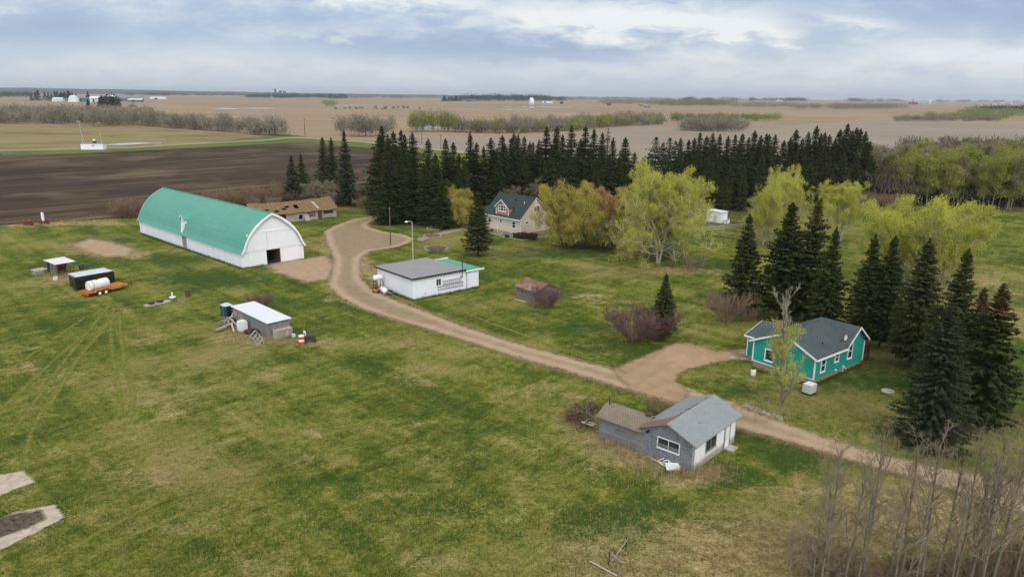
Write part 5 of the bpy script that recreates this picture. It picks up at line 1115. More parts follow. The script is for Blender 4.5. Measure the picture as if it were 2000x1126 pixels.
mb = MB(); mb.mesh([(-.3, -.2, .35), (.35, -.2, .35), (.35, .2, .35), (-.3, .2, .35), (-.5, -.35, .65), (.6, -.35, .65), (.6, .35, .65), (-.5, .35, .65)], [(0, 3, 2, 1), (0, 1, 5, 4), (1, 2, 6, 5), (2, 3, 7, 6), (3, 0, 4, 7)]); mb.build('tray', 'pale_wood', wb)
mb = MB(); mb.box((-.35, -.25, .5), (.4, .25, .72)); mb.box((-.1, -.2, .7), (.3, .1, .85)); mb.build('scrap_load', 'black_rubber', wb)
for s in (-.25, .25): mb = MB(); mb.tube((.6, s * .3, .3), (-1.2, s, .72), .025); mb.tube((-.35, s, .5), (-.4, s, 0), .025); mb.build('handle', 'dark_metal', wb)
mb = MB(); mb.lathe([(.05, -.04), (.2, -.05), (.2, .05), (.05, .04)], (.65, 0, .2), 12, 'Y'); mb.build('wheel', 'black_rubber', wb)

# ---- beige house
ho = frame((1016.4, 465), 43, 'house', 'beige storey-and-a-half house with dark green roof and a brown dormer', 'house')
HL, HW, HE, HP = 11.7, 9.1, 4.35, 8.45
w = MB(); w.extr([(0, 0, .9), (HW, 0, .9), (HW, 0, HE), (HW / 2, 0, HP), (0, 0, HE)], (0, HL, 0)); w.build('wall', 'stucco_house', ho)
w = MB(); w.box((.03, .03, 0), (HW - .03, HL - .03, .895)); w.build('foundation', 'foundation', ho)
sl = (HP - HE) / (HW / 2); rf = MB()
slab_roof(rf, (-.45, -.3, HE - .45 * sl + .12), (HW / 2, -.3, HP + .12), (HW / 2, HL + .3, HP + .12), (-.45, HL + .3, HE - .45 * sl + .12), .12)
slab_roof(rf, (HW / 2, -.3, HP + .118), (HW + .45, -.3, HE - .45 * sl + .12), (HW + .45, HL + .3, HE - .45 * sl + .12), (HW / 2, HL + .3, HP + .118), .12)
hr = rf.build('roof', 'asphalt_green', ho)
q = MB(); q.lathe([(.12, 0), (.12, .3), (.16, .32), (.16, .4)], (3.2, 4.9, 7.3), 8); q.build('roof_vent', 'black_metal', hr)
q = MB(); q.lathe([(.08, 0), (.08, .5)], (2.9, 1.9, 6.95), 8); q.build('vent_pipe', 'white_trim', hr)
q = MB(); q.box((-.6, -.3, HE - .5), (-.46, HL + .3, HE - .34)); q.build('gutter', 'white_trim', hr)
q = MB()
for a, b in (((-.45, HE - .45 * sl), (HW / 2, HP)), ((HW + .45, HE - .45 * sl), (HW / 2, HP))): q.extr([(a[0], -.36, a[1] - .12), (b[0], -.36, b[1] - .12), (b[0], -.36, b[1] + .1), (a[0], -.36, a[1] + .1)], (0, .05, 0))
q.build('barge_board', 'stucco_house', hr)
q = MB(); q.tube((-.08, 7.45, .2), (-.08, 7.45, 4.0), .05, n=6); q.build('downspout', 'white_trim', ho)
q = MB(); q.tube((-.05, -.05, .2), (-.05, -.05, 4.1), .05, n=6); q.build('downspout', 'white_trim', ho)
# dormer: front flush with the long wall
d0, d1 = 3.95, 7.95; dmid = (d0 + d1) / 2
q = MB(); q.extr([(.0, d0, HE - .1), (.0, d1, HE - .1), (.0, d1, 6.2), (.0, dmid, 7.75), (.0, d0, 6.2)], (2.9, 0, 0)); dr_ = q.build('dormer', 'dormer_siding', ho)
q = MB(); k = 1.55 / 2.0
for s in (-1, 1): e = dmid + s * 2.25; ez = 7.75 - 2.25 * k; q.extr([(-.35, dmid, 7.87), (4.1, dmid, 7.87), (2.6, e, ez + .12), (-.35, e, ez + .12)], (0, 0, -.11))
q.build('dormer_roof', 'asphalt_green', dr_)
q = MB()
for s in (-1, 1): e = dmid + s * 2.3; ez = 7.75 - 2.3 * k; q.extr([(-.41, dmid, 7.88), (-.41, e, ez + .12), (-.41, e, ez - .08), (-.41, dmid, 7.66)], (.05, 0, 0)); q.box((-.03, dmid + s * 2.0 - .09, HE), (-.001 - .01, dmid + s * 2.0 + .09, 6.2))
q.build('trim', 'white_trim', dr_)
window(dr_, 'L', 4.75, 7.15, 5.15, 6.6, fr=.16, mull=(.3, .7), rails=(.5,))
window(ho, 'L', 9.6, 10.75, 2.35, 3.45, fr=.12, gm='glass_pale'); window(ho, 'L', 5.95, 6.8, 2.45, 3.45, fr=.12, gm='glass_pale'); window(ho, 'L', 1.45, 2.75, 1.85, 3.45, fr=.14, rails=(.52,))
window(ho, 'L', 5.9, 6.6, .15, .8, fr=.07); window(ho, 'L', 2.5, 3.1, .12, .75, fr=.07)
window(ho, 'R', 3.9, 5.7, 5.3, 6.75, fr=.14, mull=(.5,)); window(ho, 'R', 1.35, 2.35, 2.85, 3.55, fr=.14)
q = MB(); q.box((4.35, -.1, 7.5), (4.75, -.01, 7.95)); q.build('gable_vent', 'white_trim', ho)
# lawn edging and stone-edged beds
e = MB(); pts = [G(*p) for p in [(955, 455), (968, 457), (985, 462), (1003, 466), (1020, 469), (1038, 467), (1055, 463), (1072, 459)]]
for a, b in zip(pts[:-1], pts[1:]):
    d_ = (b - a) / np.linalg.norm(b - a); nrm = np.array([-d_[1], d_[0], 0]) * .16; e.extr([a - nrm, b - nrm, b + nrm, a + nrm], (0, 0, .14))
tag(e.build('lawn_edging', 'concrete'), 'pale curved concrete edging around the house bed', 'edging')
def ring(px, py, rx, ry, n, lab, bedlab):
    c = G(px, py); r = random.Random(int(px)); o = thing('flower_bed', lab, 'flower bed', c)
    wx = (G(px + rx, py) - G(px - rx, py))[0] / 2; wy = (G(px, py - ry) - G(px, py + ry))[1] / 2
    mb = MB(); mb.lathe([(1, 0), (.9, .12), (.4, .2), (.02, .22)], (0, 0, 0), 24); mb.v = [(x * wx, y * wy, z) for x, y, z in mb.v]; mb.build('soil', 'flower_bed', o)
    mb = MB()
    for k in range(n):
        a = 6.283 * k / n; s = r.uniform(.14, .26); x, y = math.cos(a) * wx, math.sin(a) * wy
        vs = [(x + s * math.cos(b) * r.uniform(.8, 1.2), y + s * math.sin(b) * r.uniform(.8, 1.2), z) for z, kk in ((0, 1), (s * .9, .8)) for b in (0, 1.05, 2.1, 3.14, 4.2, 5.2)]
        mb.mesh(vs, [(0, 1, 7, 6), (1, 2, 8, 7), (2, 3, 9, 8), (3, 4, 10, 9), (4, 5, 11, 10), (5, 0, 6, 11), (6, 7, 8, 9, 10, 11)])
    mb.build('stone_edging', 'stone', o)
ring(852, 485, 22, 5.5, 34, 'oval stone-ringed flower bed on the lawn behind the garage', '')
ring(845, 461, 17, 3.5, 26, 'narrow stone-edged flower bed beside the footpath', '')
ring(850, 446, 16, 3.5, 22, 'stone-edged bed under the spruces above the footpath', '')

# ---- grey shed with lean-to
gs = frame((1352.8, 921.5), 48, 'grey_shed', 'grey and white gabled shed with patched shingle roof by the drive', 'shed')
SX, SY, SE, SP_ = 7.7, 4.95, 2.55, 3.62
w = MB(); w.extr([(0, 0, 0), (0, SY, 0), (0, SY, SE - .05), (0, SY / 2, SP_), (0, 0, SE)], (.12, 0, 0)); w.box((.125, SY - .12, 0), (SX - .125, SY, SE - .06)); w.extr([(SX, 0, 0), (SX, SY, 0), (SX, SY, SE - .05), (SX, SY / 2, SP_), (SX, 0, SE)], (-.12, 0, 0)); w.build('gable_wall', 'osb_grey', gs)
w = MB(); w.box((-.012, .0, 0), (SX + .012, .12, SE - .02)); w.build('side_wall', 'peeled_white', gs)
k = (SP_ - SE) / (SY / 2); rf = MB(); ov = .35
slab_roof(rf, (-ov, -ov, SE - ov * k + .1), (SX + .45, -ov, SE - ov * k + .1), (SX + .45, SY / 2, SP_ + .1), (-ov, SY / 2, SP_ + .1), .09)
slab_roof(rf, (-ov, SY / 2, SP_ + .098), (SX + .45, SY / 2, SP_ + .098), (SX + .45, SY + ov, SE - ov * k + .1), (-ov, SY + ov, SE - ov * k + .1), .09)
sr = rf.build('roof', 'asphalt_grey', gs)
rf = MB(); z_ = lambda y: SP_ + .1 - (y - SY / 2) * k
rf.extr([(-ov - .01, SY / 2 + .02, z_(SY / 2) + .012), (2.1, SY / 2 + .02, z_(SY / 2) + .012), (1.3, SY / 2 + 1.1, z_(SY / 2 + 1.1) + .012), (.8, SY + ov, z_(SY + ov) + .012), (-ov - .01, SY + ov, z_(SY + ov) + .012)], (0, 0, -.008)); rf.build('bare_shingle_patch', 'rusty_patch', sr)
rr2 = random.Random(8); rf = MB()
for q in range(26):
    x = rr2.uniform(1.2, 7.2); y = SY / 2 + rr2.uniform(-.02, .3); a = rr2.uniform(.15, .5); b = rr2.uniform(.08, .2); rf.extr([(x, y, z_(y) + .014), (x + a, y + .02, z_(y) + .014), (x + a * .8, y + b, z_(y + b) + .014), (x + .05, y + b, z_(y + b) + .014)], (0, 0, -.008))
for (x, y) in ((2.6, 1.1),): rf.box((x, y, SE + y * k + .1), (x + .35, y + .12, SE + y * k + .125))
rf.build('torn_shingles', 'rusty_brown', sr)
b = MB()
for a_, c_ in (((-ov, SE - ov * k), (SY / 2, SP_)), ((SY + ov, SE - ov * k), (SY / 2, SP_))): b.extr([(-ov - .03, a_[0], a_[1] - .02), (-ov - .03, c_[0], c_[1] - .02), (-ov - .03, c_[0], c_[1] + .10), (-ov - .03, a_[0], a_[1] + .10)], (.026, 0, 0))
b.build('barge_board', 'weathered_wood', sr)
wi = window(gs, 'L', 1.32, 3.45, 1.12, 2.12, fr=.06, mull=(.5,)); bm = MB()
for z in (1.28, 1.42, 1.56): bm.tube((-.12, 1.25, z), (-.12, 3.52, z), .018, n=6)
bm.build('window_bars', 'galvanised', gs)
window(gs, 'R', 1.95, 3.85, 1.02, 2.2, fr=.08, mull=(.5,), off=-.0, fm='weathered_wood')
dd = MB(); wbox(dd, 'R', 5.5, 6.35, .05, 2.08, .002, .06); do = dd.build('door', 'white_paint', gs)
q = MB(); wbox(q, 'R', 5.4, 5.49, .02, 2.18, .0, .09); wbox(q, 'R', 6.36, 6.45, .02, 2.18, .0, .09); wbox(q, 'R', 5.495, 6.355, 2.09, 2.18, .0, .09); q.build('door_frame', 'weathered_wood', gs)
q = MB(); q.lathe([(.02, 0), (.04, .02), (.03, .06)], (5.62, -.12, 1.05), 8, 'Y'); q.build('handle', 'dark_metal', do)
q = MB(); q.tube((-.02, 4.35, 2.3), (-.30, 4.35, 2.3), .1, .14, n=10); q.build('vent_pipe', 'black_metal', gs)
q = MB(); wbox(q, 'L', 1.14, 1.17, 1.7, 2.8, .0, .02); wbox(q, 'L', .0, .08, 0, 2.5, .0, .03); wbox(q, 'L', SY - .1, SY, 0, 2.4, .0, .03); q.build('trim', 'weathered_wood', gs)
lt = frame(G(1352.8, 921.5), 48, 'wooden_shed', 'weathered board shed with mossy shingle roof joined to the grey shed', 'shed')
o_ = (math.cos(math.radians(138)) * (SY + .02), math.sin(math.radians(138)) * (SY + .02)); lt.location = (lt.location[0] + o_[0], lt.location[1] + o_[1], 0)
LW, LY, LE, LP = 3.1, 4.5, 2.12, 2.85
w = MB(); w.extr([(0, 0, 0), (LW, 0, 0), (LW, 0, LE), (LW / 2, 0, LP), (0, 0, LE)], (0, LY, 0)); w.build('wall', 'grey_boards', lt)
k2 = (LP - LE) / (LW / 2); rf = MB(); slab_roof(rf, (-.3, -.04, LE - .3 * k2 + .08), (LW / 2, -.04, LP + .08), (LW / 2, LY + .3, LP + .08), (-.3, LY + .3, LE - .3 * k2 + .08), .08); slab_roof(rf, (LW / 2, -.04, LP + .078), (LW + .3, -.04, LE - .3 * k2 + .08), (LW + .3, LY + .3, LE - .3 * k2 + .08), (LW / 2, LY + .3, LP + .078), .08); ro = rf.build('roof', 'cedar_old', lt)
window(lt, 'L', 1.35, 2.95, 1.1, 1.55, fr=.06, fm='weathered_wood', gm='glass_pale', sill=False)
q = MB(); q.tube((1.3, LY - .15, 2.7), (1.3, LY - .05, 3.6), .07, n=8); q.build('stove_pipe', 'rusty_brown', ro)
q = MB(); q.box((1.3, .1, 2.9), (1.75, .6, 3.12)); q.build('roof_hatch', 'rusty_brown', ro)
def on_ground(mb, name, mat, lab, cat, px, py, rz=0.0, group=None, smooth=False):
    g = G(px, py); o = mb.build(name, mat, None, smooth, (g[0], g[1], 0), rz); return tag(o, lab, cat, group)
s = MB(); s.box((-.55, -.45, 0), (.55, .45, .14)); on_ground(s, 'doorstep', 'concrete', 'small pale concrete slab outside the white door of the grey shed', 'step', 1427, 876, math.radians(48))
# pieces of white frame thrown down by the gable
mb = MB()
for a_, b_ in (((0, 0, .1), (2.0, -.35, .12)), ((0, 0, .1), (1.2, 1.0, .5)), ((2.0, -.35, .12), (1.3, 1.0, .5)), ((.5, .05, .2), (1.5, .5, .35)), ((1.0, -.1, .1), (.9, .75, .4)), ((1.4, -.2, .1), (.6, .5, .35))): mb.tube(a_, b_, .045, n=6)
on_ground(mb, 'broken_frame', 'white_trim', 'tangle of white window frames lying below the grey gable', 'frame', 1283, 902, math.radians(-20))
mb = MB(); mb.extr([(0, 0, .03), (1.1, -.2, .03), (1.2, .5, .3), (.1, .7, .3)], (0, 0, .04)); on_ground(mb, 'bent_sheet', 'white_trim', 'bent white panel on the grass beside the broken frames', 'panel', 1302, 918, math.radians(10))
mb = MB(); mb.tube((0, 0, .1), (1.7, -1.0, .08), .05, n=6); on_ground(mb, 'white_pole', 'white_trim', 'white pole lying across the grass by the broken frames', 'pole', 1274, 897, math.radians(-25))
# old farm machinery
def spoked(mb, c, r, n, yaw, rim=.035, w=.07, tilt=0.0):
    ca, sa = math.cos(yaw), math.sin(yaw); P = []
    for k in range(20): a = 6.283 * k / 20; P.append((c[0] + ca * r * math.cos(a), c[1] + sa * r * math.cos(a), c[2] + r * math.sin(a)))
    for k in range(20): mb.tube(P[k], P[(k + 1) % 20], rim, n=5)
    for k in range(n): a = 6.283 * k / n; mb.tube(c, (c[0] + ca * r * math.cos(a), c[1] + sa * r * math.cos(a), c[2] + r * math.sin(a)), .014, n=4)
    mb.tube((c[0] - sa * w, c[1] + ca * w, c[2]), (c[0] + sa * w, c[1] - ca * w, c[2]), .07, n=8)
def machine(px, py, yaw, lab, rake=True, wr=.62, L=1.9, barm='rust', name='hay_rake'):
    g = G(px, py); o = thing(name, lab, 'farm machine', g, yaw)
    for y in (-L / 2, L / 2): mb = MB(); spoked(mb, (0, y, wr), wr, 12, 0); mb.build('wheel', 'rusty_brown', o)
    mb = MB(); mb.tube((0, -L / 2, wr), (0, L / 2, wr), .04); mb.tube((0, -L / 3, wr), (1.6, 0, .45), .035); mb.tube((0, L / 3, wr), (1.6, 0, .45), .035); mb.tube((-.2, -L / 2.2, wr + .3), (-.2, L / 2.2, wr + .3), .03); mb.tube((0, 0, wr), (-.35, 0, wr + .55), .03); mb.build('frame', barm, o)
    if rake:
        mb = MB()
        for k in range(16):
            y = -L / 2.3 + L / 1.15 * k / 15; pr = [(-.2 - .55 * math.sin(a), y, wr + .3 - .75 * (1 - math.cos(a)) * .62 + .25 * math.sin(a)) for a in np.linspace(0, 2.4, 7)]; mb.path(pr, .014, n=4)
        mb.build('tines', 'rust', o)
    mb = MB(); mb.lathe([(.02, 0), (.17, .03), (.2, .08)], (-.35, 0, wr + .55), 10); mb.build('seat', 'rust', o)
    return o
machine(1122, 812, math.radians(200), 'rusty hay rake with spoked wheels and a red bar, leftmost of the old machines', wr=.62, barm='red_paint')
machine(1130, 828, math.radians(240), 'rusty rake with curved tines, nearest the camera among the old machines', wr=.55)
machine(1146, 806, math.radians(160), 'rusty implement with a fan of tines at the back of the old machines', wr=.6, L=1.7)
m3 = machine(1143, 838, math.radians(140), 'rusty two-wheeled axle carrying a pale plank, in front of the wooden shed', rake=False, wr=.5, L=1.6, name='old_axle')
mb = MB(); mb.box((-.9, -.5, .62), (.3, -.3, .68)); mb.box((-.9, -.1, .62), (.4, .1, .68)); mb.build('plank', 'pale_wood', m3)
machine(1163, 808, math.radians(120), 'single rusty wheeled cultivator touching the wooden shed', rake=False, wr=.5, L=1.2, name='cultivator')

# ---- turquoise house
th = frame((1587, 752), 38, 'bungalow', 'turquoise bungalow with grey shingle roof and white trim', 'house')
TX, TY, TE = 10.4, 7.6, 3.15; FND = .62
w = MB()
def gab(x0, x1, y0, y1, ze, zp, along='x', z0=FND):
    if along == 'x': ym = (y0 + y1) / 2; w.extr([(x0, y0, z0), (x0, y1, z0), (x0, y1, ze), (x0, ym, zp), (x0, y0, ze)], (x1 - x0, 0, 0))
    else: xm = (x0 + x1) / 2; w.extr([(x0, y0, z0), (x1, y0, z0), (x1, y0, ze), (xm, y0, zp), (x0, y0, ze)], (0, y1 - y0, 0))
gab(0, 6.4, 0, TY, TE, 4.9); w.build('wall', 'teal_siding', th)
w = MB(); gab(6.42, TX, -.02, 3.6, 3.45, 5.0, 'y'); w.box((6.42, 3.605, FND), (TX, TY - .1, 3.3)); w.build('cross_wing_wall', 'teal_siding', th)
w = MB(); gab(.9, 7.0, TY + .01, TY + 1.4, 3.15, 4.15, 'y', FND); w.build('rear_wing_wall', 'teal_upright', th)
w = MB(); w.box((.05, .05, 0), (TX - .05, TY - .05, FND - .004)); w.box((.95, TY, 0), (6.9, TY + 1.35, FND - .006)); w.build('foundation', 'foundation', th)
rf = MB(); k3 = (4.9 - TE) / (TY / 2); ov = .4
slab_roof(rf, (-ov, -ov, TE - ov * k3 + .12), (6.12, -ov, TE - ov * k3 + .12), (8.3, TY / 2, 5.02), (-ov, TY / 2, 5.02), .12)
slab_roof(rf, (-ov, TY / 2, 5.018), (8.3, TY / 2, 5.018), (8.3, TY + ov, TE - ov * k3 + .12), (-ov, TY + ov, TE - ov * k3 + .12), .12)
xm = (6.42 + TX) / 2; k4 = (5.0 - 3.45) / (TX - xm)
slab_roof(rf, (6.12, -.42, 3.45 - .3 * k4 + .13), (xm, -.42, 5.13), (xm, 4.4, 5.13), (6.12, TY + .2, 3.45 - .3 * k4 + .13), .12)
slab_roof(rf, (xm, -.42, 5.128), (TX + .4, -.42, 3.45 - .4 * k4 + .13), (TX + .4, TY + .2, 3.45 - .4 * k4 + .13), (xm, 4.4, 5.128), .12); rf.extr([(xm, 4.4, 5.12), (TX + .38, TY + .18, 3.45 - .4 * k4 + .12), (6.2, TY + .18, 3.45 - .4 * k4 + .12)], (0, 0, -.1))
xr = 3.95; k5 = (4.15 - 3.15) / (xr - .9)
slab_roof(rf, (.55, 5.6, 3.15 - .35 * k5 + .12), (xr, 5.6, 4.27), (xr, TY + 1.7, 4.27), (.55, TY + 1.7, 3.15 - .35 * k5 + .12), .12)
slab_roof(rf, (xr, 5.6, 4.268), (7.35, 5.6, 3.15 - .35 * k5 + .12), (7.35, TY + 1.7, 3.15 - .35 * k5 + .12), (xr, TY + 1.7, 4.268), .12)
tr = rf.build('roof', 'asphalt_teal_house', th)
for a_, c_ in (((-ov, TE - ov * k3), (TY / 2, 4.9)), ((TY + ov, TE - ov * k3), (TY / 2, 4.9))): b = MB(); b.extr([(-ov - .05, a_[0], a_[1] - .1), (-ov - .05, c_[0], c_[1] - .1), (-ov - .05, c_[0], c_[1] + .13), (-ov - .05, a_[0], a_[1] + .13)], (.045, 0, 0)); b.build('barge_board', 'white_trim', tr)
for a_, c_ in (((6.12, 3.45 - .3 * k4), (xm, 5.0)), ((TX + .4, 3.45 - .4 * k4), (xm, 5.0))): b = MB(); b.extr([(a_[0], -.47, a_[1] - .1), (c_[0], -.47, c_[1] - .1), (c_[0], -.47, c_[1] + .14), (a_[0], -.47, a_[1] + .14)], (0, .045, 0)); b.build('barge_board', 'white_trim', tr)
for a_, c_ in (((.55, 3.15 - .35 * k5), (xr, 4.15)), ((7.35, 3.15 - .35 * k5), (xr, 4.15))): b = MB(); b.extr([(a_[0], TY + 1.71, a_[1] - .1), (c_[0], TY + 1.71, c_[1] - .1), (c_[0], TY + 1.71, c_[1] + .13), (a_[0], TY + 1.71, a_[1] + .13)], (0, .045, 0)); b.build('barge_board', 'white_trim', tr)
b = MB(); b.box((-.38, -.52, 2.9), (6.1, -.41, 3.08)); b.box((.42, TY - .4, 3.0), (.54, TY + 1.7, 3.16)); b.build('gutter', 'white_trim', tr)
b = MB()
for x, y in ((0, 0), (0, TY), (TX, -.02), (.9, TY + 1.4)):
    b = MB(); b.box((x - .07, y - .07, FND - .02), (x + .07, y + .07, TE - .1)); b.build('corner_board', 'white_trim', th)
b = MB(); b.box((-.03, .08, FND - .03), (-.002 - .01, TY - .08, FND + .1)); b.build('skirt_board', 'white_trim', th)
window(th, 'L', 4.85, 6.1, 1.1, 2.55, fr=.13, rails=(), gm='glass')
window(th, 'R', 1.2, 2.2, 1.15, 2.75, fr=.13, rails=(.5,)); window(th, 'R', 4.05, 4.95, 1.7, 2.85, fr=.13, rails=(.5,)); window(th, 'R', 6.75, 7.8, 1.5, 3.35, fr=.13, rails=(.5,), off=-.02)
window(th, 'R', 6.2, 6.9, .12, .5, fr=.05, sill=False, off=.04)
q = MB(); q.box((-.1, 3.5, 3.3), (-.01, 4.15, 3.85)); q.build('gable_vent', 'white_trim', th)
q = MB(); wbox(q, 'R', 4.35, 4.6, .68, .85, 0, .12); wbox(q, 'R', 6.0, 6.25, .72, .9, 0, .12); q.build('wall_vent', 'white_trim', th)
q = MB(); q.tube((3.1, 1.1, 3.65), (3.1, 1.1, 4.0), .06, n=8); q.build('vent_pipe', 'black_metal', tr)
sdsh = thing('satellite_dish', 'round white satellite dish on the bungalow roof edge', 'satellite dish', loc_of(th, 6.35, .35), math.radians(38)); sdsh.location[2] = 3.5
q = MB(); q.tube((0, 0, 0), (0, 0, .5), .03, n=6); q.build('mast', 'galvanised', sdsh)
q = MB(); q.lathe([(.02, .02), (.18, .03), (.3, .07), (.33, .12), (.3, .09), (.02, .05)], (0, 0, 0), 18, 'Y'); q.v = [(x, -y - .05, z + .62) for x, y, z in q.v]; q.build('reflector', 'white_plastic', sdsh, smooth=True)
dk = thing('deck', 'dark red wooden deck with railing at the far end of the bungalow', 'deck', loc_of(th, TX + .12, .35), math.radians(38))
q = MB(); q.box((0, 0, .98), (2.4, 4.4, 1.16)); q.build('platform', 'deck_red', dk)
for x, y in ((.1, .1), (2.3, .1), (2.3, 4.3)): q = MB(); q.box((x - .07, y - .07, 0), (x + .07, y + .07, .975)); q.build('leg', 'deck_red', dk)
q = MB()
for y in np.arange(.0, 4.4, .13): q.box((2.33, y, 1.165), (2.38, y + .1, 2.12))
for x in np.arange(.0, 2.3, .13): q.box((x, .0, 1.165), (x + .1, .05, 2.12))
q.build('balusters', 'deck_red', dk)
q = MB(); q.box((2.3, 0, 2.12), (2.42, 4.4, 2.2)); q.box((0, -.03, 2.122), (2.295, .09, 2.202)); q.build('handrail', 'red_paint', dk)
# IBC tote, bin, well cover, steps
ib = thing('water_tote', 'white caged water tote on a black pallet before the bungalow corner', 'water tote', G(1580, 768), math.radians(38))
q = MB()
for y in (-.5, -.05, .4): q.box((-.6, y, 0), (.6, y + .12, .12))
q.box((-.6, -.5, .122), (.6, .52, .17)); q.build('pallet', 'black_rubber', ib)
q = MB(); q.box((-.55, -.45, .18), (.55, .47, 1.13)); q.lathe([(.12, 0), (.12, .05), (.02, .06)], (0, 0, 1.13), 12); q.build('bottle', 'white_plastic', ib)
q = MB()
for z in (.25, .5, .78, 1.08): q.path([(-.6, -.5, z), (.6, -.5, z), (.6, .52, z), (-.6, .52, z), (-.6, -.5, z)], .014, n=5)
for x in (-.6, -.3, 0, .3, .6): q.tube((x, -.5, .15), (x, -.5, 1.1), .012, n=5); q.tube((x, .52, .15), (x, .52, 1.1), .012, n=5)
for y in (-.25, 0, .27): q.tube((-.6, y, .15), (-.6, y, 1.1), .012, n=5); q.tube((.6, y, .15), (.6, y, 1.1), .012, n=5)
q.build('cage', 'galvanised', ib)
bn = thing('rain_barrel', 'white drum with a dark lid by the left corner of the bungalow', 'drum', G(1470.5, 734), 0)
q = MB(); q.lathe([(.27, 0), (.29, .3), (.29, .6), (.27, .88)], (0, 0, 0), 16); q.build('drum', 'white_plastic', bn, smooth=True)
q = MB(); q.lathe([(.29, .885), (.3, .93), (.02, .96)], (0, 0, 0), 16); q.build('lid', 'black_rubber', bn)
wc = thing('well_cover', 'round pale concrete well cover in the lawn right of the bungalow', 'well cover', G(1734, 764), 0)
q = MB(); q.lathe([(.68, 0), (.68, .08), (.64, .12), (.02, .13)], (0, 0, 0), 20); q.build('slab', 'concrete', wc); q = MB(); q.lathe([(.22, .132), (.22, .18), (.02, .19)], (.1, 0, 0), 14); q.build('lid', 'concrete', wc)
for x, y, a, lab in ((1441, 693, .2, 'left stepping slab at the end of the gravel pad'), (1452, 689, .6, 'middle stepping slab at the end of the gravel pad'), (1453, 701, -.3, 'stepping slab nearest the bungalow wall'), (1432, 698, .1, 'front stepping slab at the end of the gravel pad')):
    q = MB(); q.box((-.4, -.3, 0), (.4, .3, .09)); on_ground(q, 'stepping_slab', 'concrete', lab, 'slab', x, y, a)
mb = MB(); r3 = random.Random(6)
for k in range(34):
    u = k / 33; g = G(1452 + 75 * u, 792 + 27 * u + r3.uniform(-3, 3)); s = r3.uniform(.1, .24)
    mb.mesh([(g[0] + s * math.cos(b), g[1] + s * math.sin(b), z) for z, kk in ((0, 1), (s * .7, .8)) for b in (0, 1.3, 2.6, 3.9, 5.1)], [(0, 1, 6, 5), (1, 2, 7, 6), (2, 3, 8, 7), (3, 4, 9, 8), (4, 0, 5, 9), (5, 6, 7, 8, 9)])
tag(mb.build('rubble', 'stone'), 'line of pale rubble on the bank between the drive and the bungalow lawn', 'rubble', None, 'stuff')

# ---- small log shed
lg = frame((1046, 594), 38, 'log_shed', 'tiny grey log shed with rusty-red roof on the lawn', 'shed')
w = MB(); w.extr([(0, 0, 0), (4.3, 0, 0), (4.3, 0, 1.95), (2.15, 0, 2.8), (0, 0, 1.95)], (0, 4.6, 0)); w.build('wall', 'log_boards', lg)
rf = MB(); k6 = .85 / 2.15
slab_roof(rf, (-.3, -.3, 1.95 - .3 * k6 + .08), (2.15, -.3, 2.9), (2.15, 4.9, 2.9), (-.3, 4.9, 1.95 - .3 * k6 + .08), .08); slab_roof(rf, (2.15, -.3, 2.898), (4.6, -.3, 1.95 - .3 * k6 + .08), (4.6, 4.9, 1.95 - .3 * k6 + .08), (2.15, 4.9, 2.898), .08); lr = rf.build('roof', 'cedar_red', lg)
window(lg, 'L', 2.9, 3.4, 1.0, 1.5, fr=.06, fm='weathered_wood', sill=False)
q = MB(); q.tube((-.35, 1.0, .06), (-.9, 3.8, .08), .08, n=6); q.build('sill_log', 'pale_wood', lg)

# ---- ruined long shed
rc = G(657.5, 423.5); a_ = math.radians(42); OL = 21.0; on = rc[:2] - OL * np.array([math.cos(a_), math.sin(a_)])
os_ = thing('ruined_shed', 'long collapsing shed with brown holed shingle roof behind the barn', 'shed', (on[0], on[1], 0), a_)
OD = 7.5; w = MB()
w.box((0, 0, 0), (5.4, .15, 2.35)); w.box((7.6, 0, 0), (10.9, .15, 2.35)); w.box((11.8, 0, 0), (12.0, .15, 2.35)); w.box((5.41, .002, 2.0), (7.59, .148, 2.35)); w.box((10.91, .002, 0), (11.79, .148, .4)); w.box((10.91, .002, 1.5), (11.79, .148, 2.35)); w.box((12.01, .002, 0), (OL, .15, 2.35))
w.extr([(OL, .16, 0), (OL, OD, 0), (OL, OD, 2.35), (OL, OD / 2, 4.6), (OL, .16, 2.37)], (-.15, 0, 0)); w.box((0, OD - .15, 0), (OL - .16, OD, 2.3)); w.extr([(0, .16, 0), (0, OD, 0), (0, OD, 2.35), (0, OD / 2, 4.6), (0, .16, 2.37)], (.15, 0, 0)); w.build('wall', 'old_white_boards', os_)
kk = (4.75 - 2.35) / (OD / 2); rf = MB()
